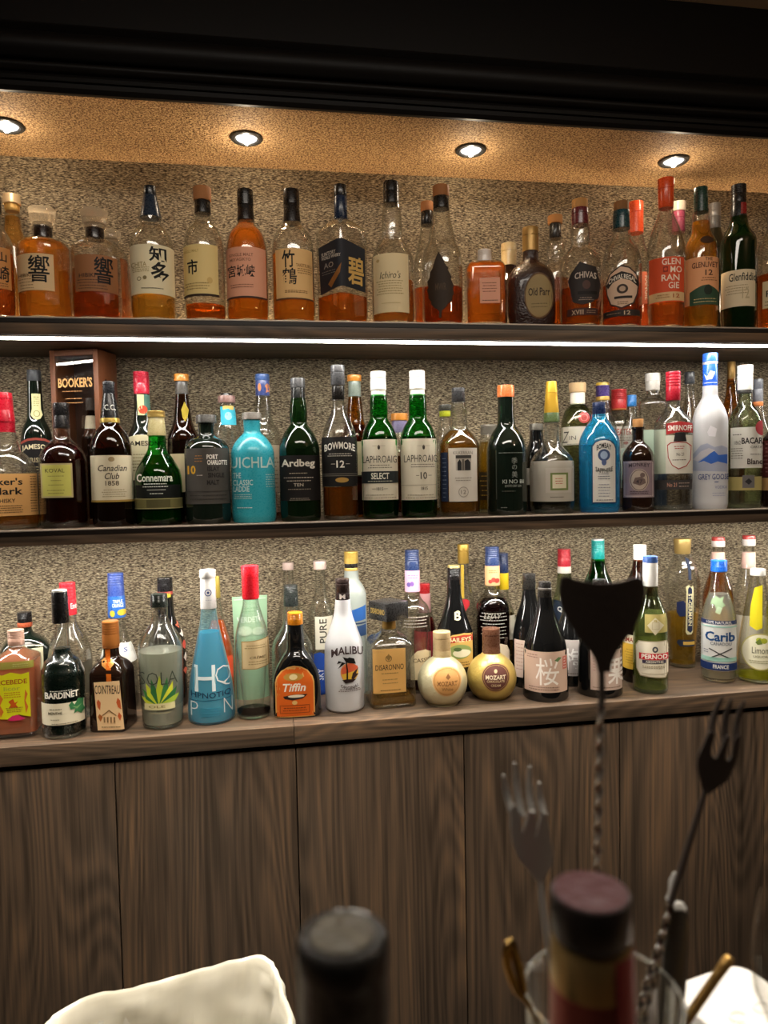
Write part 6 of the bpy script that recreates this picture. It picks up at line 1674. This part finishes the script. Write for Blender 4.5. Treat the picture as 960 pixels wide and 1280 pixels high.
r_, b_, i_ = bottle('limoncello_bottle', 'cone shaped clear bottle with white cap, oval lemon label and a little yellow liqueur', 947, 'L',
       [(718, 9.5), (740, 13, 12), (785, 22, 24), (815, 25.5, 16), (846, 27, 5), (855, 25)], 'clear',
       [('cap', 711, 719, 9.8, 10, 'G#e6e4de', 'white cap')], (845, 'L#c9c81e'),
       [('front_label', [('e', 951, 815, 25, 23, '#b9b06a'), ('e', 951, 815, 23.5, 21.6, '#e3dfc4'), ('e', 949, 800, 4, 3, '#b0b83a'), ('e', 955, 801, 4, 3.4, '#a0a832'), ('p', [(944, 803), (950, 798), (953, 805), (947, 806)], '#6a7c34'), ('t', 'Limoncello', 958, 813, 36, 8, '#4a4a30', {'b': .0}), ('t', 'LIQUORE', 952, 821, 20, 3, '#7a7650'), ('l', 934, 825, 968, 830, 2, '#a8a47a')]),
        ('upper_print', [('p', [(943, 735), (953, 731), (953, 785), (946, 788), (937, 783), (938, 760)], '#d6c81e')])], yb=856)
bottle('limoncello_bottle', 'yellow filled bottle with white cap at the right edge of the back counter', 975, 'L',
       [(714, 9), (735, 12, 10), (775, 21, 18), (800, 23, 8), (840, 23, 4), (846, 21)], 'clear',
       [('cap', 701, 716, 9.6, 9.8, 'G#e6e4de', 'white cap', 'ridge')], (730, 'T#d8cc1e'), [], Y=1.525)
# ------------------------------------------------------------------ the bar top in front of the viewer and what stands on it
ZB = .972
o = box('bar_counter', (XL + .02, -.35, ZB - .04), (XR - .02, .515, ZB), walnut('bar_walnut', 'X', .6, .3), None, .002)
tag(o, 'dark wooden bar counter under the tool jar, just below the picture', 'counter')
o = box('bar_front', (XL + .02, -.30, 0), (XR - .02, .44, ZB - .0405), M_BLACKW)
o.name = 'wall_bar'
o['kind'] = 'structure'


def at_depth(x, y, dep):
    return CAM + ray(x, y) * dep


# black topped bottle, only its neck in view
p = at_depth(428, 1166, .272)
t = empty('wine_bottle', (p.x, p.y, ZB), 0, 'blurred black foil bottle neck in the foreground, left of the red one', 'bottle')
h = p.z - ZB
bm = bmesh.new()
lathe_bm(bm, fillet([(0, .036, 3e-3), (.002, .037, .001), (h * .55, .037, .03), (h * .68, .022, .03), (h * .78, .0158, .02), (h - .012, .0155)]), 40)
link_mesh('glass_body', bm, mat('blackgreen'), t)
bm = bmesh.new()
lathe_bm(bm, [(h * .72, .0188), (h * .8, .0165), (h - .034, .0163), (h - .030, .0170), (h - .012, .0170), (h - .011, .0175), (h - .003, .0175), (h - .0008, .0166), (h, .0155), (h - .0006, .0135), (h - .0012, .006), (h - .0012, .001)], 40)
link_mesh('foil_capsule', bm, principled('black_foil', (.012, .011, .010, 1), .32, .2, 0, .5, bump=.5, bscale=180), t)
bm = bmesh.new()
lathe_bm(bm, [(h - .0004, .0125), (h + .0002, .0122), (h + .0002, .001)], 32)
link_mesh('worn_top', bm, principled('worn_silver_foil', lin('#4c483f'), .35, .6, bump=1, bscale=110), t)['label'] = 'worn silver top of the capsule'

# red bottle neck
p = at_depth(738, 1113, .312)
t = empty('spirit_bottle', (p.x, p.y, ZB), 0, 'blurred bottle neck with maroon topped cap and red gold sleeve before the tool jar', 'bottle')
h = p.z - ZB
bm = bmesh.new()
lathe_bm(bm, fillet([(0, .036, .003), (.002, .037, .001), (h * .50, .037, .03), (h * .64, .022, .03), (h * .74, .0168, .02), (h - .03, .0160)]), 40)
link_mesh('glass_body', bm, mat('blackbrown'), t)
bm = bmesh.new()
lathe_bm(bm, [(h - .019, .0164), (h - .018, .0171), (h - .0015, .0171), (h - .0004, .0166), (h - .0004, .0155)], 40, capt=False)
link_mesh('cap', bm, principled('black_cap_plastic', (.012, .009, .008, 1), .35), t)
bm = bmesh.new()
lathe_bm(bm, [(h - .0012, .0158), (h, .0156), (h - .0002, .012), (h - .0006, .001)], 40)
link_mesh('cap_top', bm, principled('maroon_cap_top', lin('#3c1a1e'), .35, bump=.6, bscale=140), t)['label'] = 'maroon top of the cap'
bm = bmesh.new()
lathe_bm(bm, [(h - .040, .0174), (h - .038, .0176), (h - .021, .0170), (h - .0195, .0164)], 40)
link_mesh('neck_collar', bm, principled('gold_collar', lin('#b89a64'), .3, .75), t)['label'] = 'gold collar'
bm = bmesh.new()
lathe_bm(bm, [(h * .70, .0190), (h - .060, .0181), (h - .0402, .0176)], 40)
link_mesh('neck_sleeve', bm, principled('red_gold_sleeve', lin('#8a4238'), .34, .35), t)
bm = bmesh.new()
n = 16
gr = []
for zz_, rr_ in ((h * .70, .0194), (h - .060, .0185), (h - .0402, .0184), (h - .0212, .0178)):
    gr.append([bm.verts.new((rr_ * math.sin(a), -rr_ * math.cos(a), zz_)) for a in [math.radians(8 + 150 * k / n) for k in range(n + 1)]])
for i in range(3):
    for k in range(n):
        bm.faces.new((gr[i][k], gr[i][k + 1], gr[i + 1][k + 1], gr[i + 1][k]))
link_mesh('red_band', bm, principled('deep_red_paper', lin('#7c1218'), .45), t)['label'] = 'deep red paper band'

# glass jar of bar tools
JD = .435
jc = at_depth(753, 1240, JD)
JR, JZ = 101 / F * JD * .955, jc.z
t = empty('tool_jar', (jc.x, jc.y, ZB), 0, 'clear glass jar holding bar spoons and forks in the foreground', 'jar')
bm = bmesh.new()
hj = JZ - ZB
lathe_bm(bm, fillet([(0, JR * .82, .002), (.001, JR * .86, .002), (.012, JR * .90, .006), (hj - .003, JR, .001), (hj, JR - .0008, .0008), (hj, JR - .0022, .0008), (hj - .004, JR - .003, .001), (.012, JR * .86, .003), (.008, JR * .5)]), 56)
link_mesh('jar_glass', bm, mat('clear'), t)
bm = bmesh.new()
rings = []
for k in range(56):
    a = 2 * PI * k / 56
    rings.append((JR * math.cos(a) * .985, JR * math.sin(a) * .985, hj))
tube_bm(bm, rings + [rings[0]], .0013, 8, cap=False)
link_mesh('jar_rim', bm, MATS.setdefault('heavy', refr('thick_base_glass', (.97, .98, .96, 1), 1.5, 0, (.9, .92, .88, 1), .10, .3)), t)

STEEL = principled('polished_steel', (.42, .41, .39, 1), .42, .4)
TSTEEL = principled('dark_polished_steel', (.40, .38, .35, 1), .18, 1)
DSTEEL = principled('dark_bronze_steel', (.045, .034, .028, 1), .45, .3, bump=.1)
BRASS = principled('brass', lin('#b8924a'), .24, 1)


def outline_plate(name, pts2, origin, ux, uz, th, m, parent, dish=0):
    """a thin shaped plate: 2-D outline in metres on axes ux, uz, given thickness and a slight dish"""
    ny = ux.cross(uz).normalized()
    bm = bmesh.new()
    v = [bm.verts.new((x, z, 0)) for x, z in pts2]
    bm.faces.new(v)
    bmesh.ops.triangulate(bm, faces=list(bm.faces))
    xs = [q[0] for q in pts2]
    zs2 = [q[1] for q in pts2]
    slice_bm(bm, 0, min(xs), max(xs), (max(xs) - min(xs)) / 8)
    slice_bm(bm, 1, min(zs2), max(zs2), (max(zs2) - min(zs2)) / 10)
    r = bmesh.ops.extrude_face_region(bm, geom=list(bm.faces))
    top = {e for e in r['geom'] if isinstance(e, bmesh.types.BMVert)}
    hw = max(abs(min(xs)), max(xs))
    for q in bm.verts:
        x, z = q.co.x, q.co.y
        s = (1 if q in top else -1) * th / 2
        s += dish * (1 - (x / hw) ** 2)
        q.co = origin + ux * x + uz * z + ny * s
    bmesh.ops.recalc_face_normals(bm, faces=list(bm.faces))
    return link_mesh(name, bm, m, parent, sharp=50)


def twisted(name, a, b, r, m, parent, pitch=.012, seg=9):
    """twisted square rod between two points"""
    a, b = Vector(a), Vector(b)
    L = (b - a).length
    d = (b - a).normalized()
    u = d.cross(Vector((0, 1, 0))).normalized()
    v = d.cross(u)
    n = int(L / .0011)
    bm = bmesh.new()
    rings = []
    for i in range(n + 1):
        c = a + d * (L * i / n)
        ph = 2 * PI * (L * i / n) / (pitch * 2)
        rings.append([bm.verts.new(c + (u * math.cos(ph + 2 * PI * k / 8) + v * math.sin(ph + 2 * PI * k / 8)) * r * (1.22 if k % 4 == 0 else (.88 if k % 2 else .62))) for k in range(8)])
    for i in range(n):
        for k in range(8):
            bm.faces.new((rings[i][k], rings[i][(k + 1) % 8], rings[i + 1][(k + 1) % 8], rings[i + 1][k]))
    bm.faces.new(list(reversed(rings[0])))
    bm.faces.new(rings[-1])
    bmesh.ops.recalc_face_normals(bm, faces=list(bm.faces))
    return link_mesh(name, bm, m, parent, sharp=60)


floor_in = ZB + .0125
PXM = lambda dep: dep / F


def tool_root(name, base, label, cat, group='bar tools standing in the glass jar'):
    return empty(name, base, 0, label, cat, group)


# 1. dark bar spoon with a heart shaped spade blade on a twisted stem
D1 = .43
top = at_depth(752, 815, D1)
low = at_depth(746, 1095, D1)
base = low + (low - top).normalized() * ((low.z - floor_in) / abs((low - top).normalized().z))
t = tool_root('bar_spoon', base, 'tall bar spoon with a wide dark spade shaped blade and twisted stem', 'bar spoon')
q = PXM(D1) * .96
SP = [(-55, 8), (-53, -1), (-46, -3), (-36, 1), (-22, 4), (-8, 6), (4, 6), (18, 5), (30, 3), (42, 0), (50, 1), (55, 8), (56, 20), (54, 34), (49, 48), (42, 62), (33, 75), (25, 84), (19, 92), (14, 101), (10, 111), (8, 122), (-8, 122), (-10, 111), (-14, 101), (-19, 92), (-27, 83), (-35, 73), (-43, 60), (-50, 46), (-54, 32), (-56, 18)]
o_ = at_depth(752, 722, D1) - base
outline_plate('blade', [(x * q, -y * q) for x, y in SP], o_, _rt * 1.0, Vector((0, 0, 1)), .0016, DSTEEL, t, .004)['label'] = 'dark bronze spade blade'
s0 = at_depth(752, 832, D1) - base
bm = bmesh.new()
tube_bm(bm, [s0 + Vector((0, 0, .006)), s0 + Vector((0, 0, -.02)), at_depth(750.5, 885, D1) - base], [.0020, .0021, .0023], 10)
link_mesh('stem_collar', bm, DSTEEL, t)
twisted('twisted_stem', at_depth(750.5, 884, D1) - base, (0, 0, 0), .0024, principled('dark_twisted_steel', (.52, .46, .40, 1), .25, .8), t)

# 2. dark three tined fork
D2 = .44
fk = {}


def fork(name, label, D, tipL, tipR, mid, neck, neck2, low, mtl, tines, q, twist=None):
    """tip pixels, root of the tines, neck and stem pixels"""
    P = lambda x, y: at_depth(x, y, D)
    nk, lw = P(*neck2), P(*low)
    dr = (lw - nk).normalized()
    base = lw + dr * ((lw.z - floor_in) / abs(dr.z))
    off_ = Vector((base.x - jc.x, base.y - jc.y, 0))
    if off_.length > .034:
        base = Vector((jc.x, jc.y, base.z)) + off_.normalized() * .034
    t = tool_root(name, base, label, 'fork')
    for (x0, y0, x1, y1) in tines:
        bm = bmesh.new()
        a, b = P(x1, y1) - base, P(x0, y0) - base
        pts = [a + (b - a) * (k / 6) + Vector((0, .0025 * math.sin(k / 6 * PI), 0)) for k in range(7)]
        tube_bm(bm, pts, [.0019 * q, .0019 * q, .0018 * q, .0017 * q, .0015 * q, .0012 * q, .0006 * q], 8)
        link_mesh('tine', bm, mtl, t)
    ol = [P(x, y) for x, y in mid]
    c = sum(ol, Vector()) / len(ol)
    outline_plate('palm', [((v - c).dot(_rt), (v - c).z) for v in ol], c - base, _rt * 1.0, Vector((0, 0, 1)), .0018, mtl, t, .002)
    bm = bmesh.new()
    pts = [P(*neck) - base, (P(*neck) + nk) / 2 - base, nk - base, lw - base]
    tube_bm(bm, pts + ([] if twist else [Vector((0, 0, 0))]), [.0016, .0018, .0020, .0021, .0021], 10)
    st = link_mesh('stem', bm, mtl, t)
    if twist:
        twisted('twisted_stem', lw - base, (0, 0, 0), .0021, twist, st, .010)
    return t, base


t, bs = fork('cocktail_fork', 'dark bronze three tined fork on a long thin stem, right of the spade blade', D2, None, None,
             [(871, 946), (877, 930), (884, 912), (891, 914), (886, 938), (888, 944), (893, 946), (899, 932), (905, 918), (910, 919), (904, 946), (908, 950), (913, 944), (916, 922), (925, 916), (924, 932), (918, 955), (908, 974), (896, 983), (884, 992), (879, 992), (875, 976), (871, 960)],
             (882, 986), (861, 1055), (838, 1130), DSTEEL, [(904, 870, 887, 925), (915, 873, 906, 930), (931, 876, 920, 925)], 1.15, TSTEEL)
# its stem goes on as a twisted rod down into the jar
# 3. silver fork leaning left
t, bs = fork('cocktail_fork', 'blurred silver four tined fork leaning left in the foreground', .425, None, None,
             [(637, 1012), (642, 1002), (650, 1016), (652, 1040), (660, 1010), (668, 1012), (668, 1050), (676, 1010), (681, 1014), (688, 1050), (692, 1066), (690, 1082), (682, 1092), (678, 1099), (670, 1099), (660, 1086), (648, 1072), (641, 1054), (638, 1034)],
             (674, 1096), (682, 1160), (702, 1280), STEEL, [(629, 969, 640, 1015), (643, 953, 653, 1020), (662, 958, 666, 1020), (674, 978, 680, 1020)], 1.1)
# 4. silver twisted bar spoon
a4, b4 = at_depth(843, 1092, .452), at_depth(806, 1262, .446)
dr = (b4 - a4).normalized()
base = b4 + dr * ((b4.z - floor_in) / abs(dr.z))
t = tool_root('bar_spoon', base, 'silver twisted bar spoon stem leaning right inside the jar', 'bar spoon')
twisted('twisted_stem', at_depth(838, 1124, .451) - base, (0, 0, 0), .0021, TSTEEL, t, .010)
bm = bmesh.new()
tube_bm(bm, [at_depth(844, 1091, .452) - base, at_depth(842, 1102, .452) - base, at_depth(840, 1116, .451) - base, at_depth(838, 1125, .451) - base], [.0012, .0028, .0021, .0030], 12)
link_mesh('finial', bm, STEEL, t)
# 5. palette knife
D5 = .455
base = Vector((jc.x + .012, jc.y + .014, floor_in))
t = tool_root('butter_knife', base, 'dark bladed knife with silver tip standing in the jar, right of the twisted stems', 'knife')
k_top, k_bot = at_depth(848, 1134, D5), at_depth(836, 1300, D5)
kz = (k_top - k_bot).normalized()
kx = (_rt - kz * _rt.dot(kz)).normalized()
q = PXM(D5)
c = k_top - kz * 66 * q
outline_plate('blade', [(x * q, -y * q) for x, y in [(-11, -62), (0, -66), (10, -62), (14, -40), (16, -10), (16, 30), (14, 80), (6, 104), (-6, 104), (-14, 80), (-15, 30), (-15, -10), (-13, -40)]], c - base, kx, kz, .0025, principled('dark_grey_steel', (.10, .095, .085, 1), .3, .6), t, .002)
bm = bmesh.new()
tube_bm(bm, [c - base + kz * 62 * q, c - base + kz * 66 * q, c - base + kz * 72 * q], [.0050, .0056, .0028], 12, flat=(0, 1, 0, .6))
link_mesh('silver_tip', bm, STEEL, t)['label'] = 'polished silver tip'
bm = bmesh.new()
tube_bm(bm, [c - base - kz * 102 * q, Vector((0, 0, 0))], [.0033, .0033], 10)
link_mesh('handle', bm, principled('black_handle', (.01, .01, .01, 1), .4), t)
# 6. brass tongs hooked over the left rim
D6 = .425
P6 = lambda x, y: at_depth(x, y, D6)
base = P6(696, 1290)
base.z = floor_in
t = tool_root('brass_tongs', base, 'brass tongs with a looped end hooked over the left rim of the jar', 'tongs')
bm = bmesh.new()
lp = [(636, 1178), (633, 1190), (634, 1204), (639, 1222), (646, 1238), (651, 1244), (654, 1238), (652, 1222), (646, 1200), (641, 1182), (636, 1176)]
tube_bm(bm, [P6(*v) - base for v in lp], .0027, 8)
link_mesh('loop', bm, BRASS, t)
bm = bmesh.new()
tube_bm(bm, [P6(651, 1243) - base, P6(664, 1260) - base, P6(676, 1285) - base, Vector((0, 0, 0))], .0016, 8)
link_mesh('arm', bm, BRASS, t)
# 7. brass stick leaning right
D7 = .44
a7, b7 = at_depth(913, 1196, D7), at_depth(856, 1278, D7)
dr = (b7 - a7).normalized()
t = tool_root('muddler', a7, 'brass stick leaning out over the right rim of the jar', 'muddler')
bm = bmesh.new()
base7 = Vector((jc.x + .004, jc.y, floor_in + .004)) - a7
tube_bm(bm, [Vector((0, 0, 0)), dr * .002, dr * .012, b7 - a7], [.0024, .0034, .0030, .0030], 12)
link_mesh('handle', bm, principled('old_brass', lin('#a8844a'), .3, .8, bump=.8, bscale=160), t)
bm = bmesh.new()
tube_bm(bm, [b7 - a7, b7 - a7 + (base7 - b7 + a7) * .5, base7], [.003, .0026, .0022], 10)
link_mesh('rod', bm, BRASS, t)

# white lidded tub and wine glass at the right edge
D8 = .50
c8 = at_depth(930, 1258, D8)
t = empty('white_tub', (c8.x, c8.y, ZB), math.radians(12), 'white plastic tub with embossed lid at the lower right corner', 'tub')
WP = principled('white_plastic', lin('#c6c2be'), .45)
hh = c8.z - ZB
for nm, z0, z1, w0, w1 in (('tub_body', 0, hh - .012, .032, .036), ('lid', hh - .0118, hh, .0385, .0372)):
    bm = bmesh.new()
    lathe_bm(bm, [(z0, w0), (z0 + (z1 - z0) * .1, w0 + .0006), (z1 - .001, w1), (z1, w1 - .0012)], 64, lambda a, r: (abs(math.sin(a)) ** 5 + abs(math.cos(a)) ** 5) ** (-1 / 5) * (.97))
    link_mesh(nm, bm, WP, t)
bm = bmesh.new()
for cx in (-.012, .010):
    rg = [(cx + .006 * math.cos(a), -.006 + .0045 * math.sin(a), hh + .0003) for a in [2 * PI * k / 24 for k in range(19)]]
    tube_bm(bm, rg, .0008, 6)
link_mesh('embossed_mark', bm, WP, t)
D9 = .40
c9 = at_depth(1006, 1160, D9)
t = empty('wine_glass', (c9.x, c9.y, ZB), 0, 'empty wine glass cut off by the right edge in the foreground', 'glass')
gh = c9.z + .012 - ZB
pf = [(gh, .0235), (gh - .012, .0255), (gh - .030, .0272), (gh - .05, .0262), (gh - .068, .019), (gh - .078, .008), (gh - .085, .004)]
bm = bmesh.new()
lathe_bm(bm, list(reversed(pf)), 48, capb=True, capt=False)
link_mesh('bowl', bm, mat('clear'), t)
bm = bmesh.new()
lathe_bm(bm, [(0, .030), (.002, .030), (.004, .012), (.012, .0042), (gh - .0851, .0038)], 40)
link_mesh('stem', bm, mat('clear'), t)

# ------------------------------------------------------------------ bin with its liner in the aisle
zr = .72
A, B, C_ = atZ(54, 1263, zr), atZ(340, 1192, zr), atZ(396, 1284, zr)
ux = (B - A); ux.z = 0
W2 = ux.length / 2; ux.normalize()
uy = Vector((-ux.y, ux.x, 0))
DP = .26
cen = (A + B) / 2 - uy * (DP / 2)
t = empty('trash_bin', (cen.x, cen.y, 0), math.atan2(ux.y, ux.x), 'tall white plastic bin on the aisle floor under the clear white liner', 'bin')


def rrect(w, d, r, n=10):
    out = []
    for cx, cy, a0 in ((w - r, d - r, 0), (-w + r, d - r, 90), (-w + r, -d + r, 180), (w - r, -d + r, 270)):
        for k in range(n + 1):
            a = math.radians(a0 + 90 * k / n)
            out.append((cx + r * math.cos(a), cy + r * math.sin(a)))
        # straight run
    res = []
    m = len(out)
    for i in range(m):
        a, b = Vector(out[i]), Vector(out[(i + 1) % m])
        L = (b - a).length
        s = max(1, int(L / .012))
        for k in range(s):
            res.append(tuple(a + (b - a) * k / s))
    return res


RW, RD = W2 - .004, DP / 2 - .004
bm = bmesh.new()
prev = None
loop0 = None
for z, sc in ((0, .80), (.01, .82), (zr - .03, .975), (zr - .03, .985), (zr - .008, .99), (zr - .006, .975), (zr - .03, .955), (.02, .80)):
    base_ = rrect(RW, RD, .045)
    ring = [bm.verts.new((x * sc, y * sc, z)) for x, y in base_]
    if prev:
        n = len(ring)
        for k in range(n):
            bm.faces.new((prev[k], prev[(k + 1) % n], ring[(k + 1) % n], ring[k]))
    else:
        bm.faces.new(list(reversed(ring)))
    prev = ring
bm.faces.new(prev)
link_mesh('bin_body', bm, principled('white_bin_plastic', lin('#c9c6bd'), .5), t)

lt = empty('bin_liner', (cen.x, cen.y, 0), math.atan2(ux.y, ux.x), 'crumpled translucent white plastic liner draped over the rim of the bin', 'bin liner')
bm = bmesh.new()
prev = None
prof = [(zr - .16, 1.10, .026), (zr - .11, 1.08, .022), (zr - .05, 1.05, .014), (zr - .01, 1.024, .007), (zr + .004, 1.008, .003), (zr + .0075, .992, .003), (zr + .004, .968, .003), (zr - .012, .94, .005), (zr - .05, .92, .008), (zr - .12, .89, .012), (zr - .22, .85, .016), (zr - .34, .80, .016), (zr - .36, .5, .02), (zr - .365, .1, .01)]
fine = []
for i in range(len(prof) - 1):
    for k in range(3):
        f_ = k / 3
        fine.append(tuple(prof[i][j] + (prof[i + 1][j] - prof[i][j]) * f_ for j in range(3)))
fine.append(prof[-1])
for i, (z, sc, am) in enumerate(fine):
    base_ = rrect(RW, RD, .05)
    ring = []
    for x, y in base_:
        v = Vector((x * 46, y * 46, z * 12))
        nn = 1.2 * noise.noise(v) + 1.3 * abs(noise.noise(v * 1.9 + Vector((3, 1, 7)))) + .8 * abs(noise.noise(v * 3.7 + Vector((1, 8, 2)))) - .5
        nz_ = noise.noise(Vector((x * 22, y * 22, z * 20 + 5)))
        rd = Vector((x, y)).normalized()
        ring.append(bm.verts.new((x * sc + rd.x * nn * am, y * sc + rd.y * nn * am, z + nz_ * am * 1.1 + (.012 * max(0, x / RW - .75) * 4 * max(0, y / RD) if .96 < sc < 1.03 else 0))))
    if prev:
        n = len(ring)
        for k in range(n):
            bm.faces.new((prev[k], prev[(k + 1) % n], ring[(k + 1) % n], ring[k]))
    prev = ring
bm.faces.new(prev)
m, nt, out = new_mat('thin_white_film')
df = nd(nt, 'ShaderNodeBsdfDiffuse'); df.inputs[0].default_value = lin('#e6e2d6')
tl = nd(nt, 'ShaderNodeBsdfTranslucent'); tl.inputs[0].default_value = lin('#e2dbbe')
gl_ = nd(nt, 'ShaderNodeBsdfGlossy'); gl_.inputs['Roughness'].default_value = .25
m1 = nd(nt, 'ShaderNodeMixShader'); m1.inputs[0].default_value = .4
m2 = nd(nt, 'ShaderNodeMixShader'); m2.inputs[0].default_value = .13
lk(nt, df.outputs[0], m1.inputs[1]); lk(nt, tl.outputs[0], m1.inputs[2])
tc_ = nd(nt, 'ShaderNodeTexCoord')
nz1 = nd(nt, 'ShaderNodeTexNoise'); nz1.inputs['Scale'].default_value = 11; nz1.inputs['Detail'].default_value = 5; nz1.inputs['Distortion'].default_value = .4
nz1.noise_type = 'RIDGED_MULTIFRACTAL'
lk(nt, tc_.outputs['Object'], nz1.inputs['Vector'])
bp_ = nd(nt, 'ShaderNodeBump'); bp_.inputs['Strength'].default_value = 1; bp_.inputs['Distance'].default_value = .012
lk(nt, nz1.outputs['Fac'], bp_.inputs['Height'])
for q_ in (df, tl, gl_):
    lk(nt, bp_.outputs[0], q_.inputs['Normal'])
lk(nt, m1.outputs[0], m2.inputs[1]); lk(nt, gl_.outputs[0], m2.inputs[2]); lk(nt, m2.outputs[0], out.inputs[0])
link_mesh('liner_film', bm, m, lt, sharp=50)

# ------------------------------------------------------------------ camera
cd = bpy.data.cameras.new('camera')
co = bpy.data.objects.new('camera', cd)
COL.objects.link(co)
M = Matrix(((RT.x, -DN.x, -FW.x), (RT.y, -DN.y, -FW.y), (RT.z, -DN.z, -FW.z))).to_4x4()
M.translation = CAM
co.matrix_world = M
cd.sensor_fit = 'VERTICAL'
cd.sensor_height = 24
cd.lens = 24 * F / 1280
cd.clip_start = .02
cd.dof.use_dof = True
cd.dof.focus_distance = 1.47
cd.dof.aperture_fstop = 16.875 / 4.6
S.camera = co
S.view_settings.view_transform = 'Standard'
S.view_settings.look = 'None'
S.view_settings.gamma = 1
S.view_settings.use_curve_mapping = False
S.view_settings.exposure = 1.15
c = S.cycles
c.max_bounces = 14
c.diffuse_bounces = 4
c.glossy_bounces = 4
c.transmission_bounces = 10
c.transparent_max_bounces = 24
c.caustics_reflective = False
c.caustics_refractive = False
c.sample_clamp_indirect = 4
c.use_denoising = True
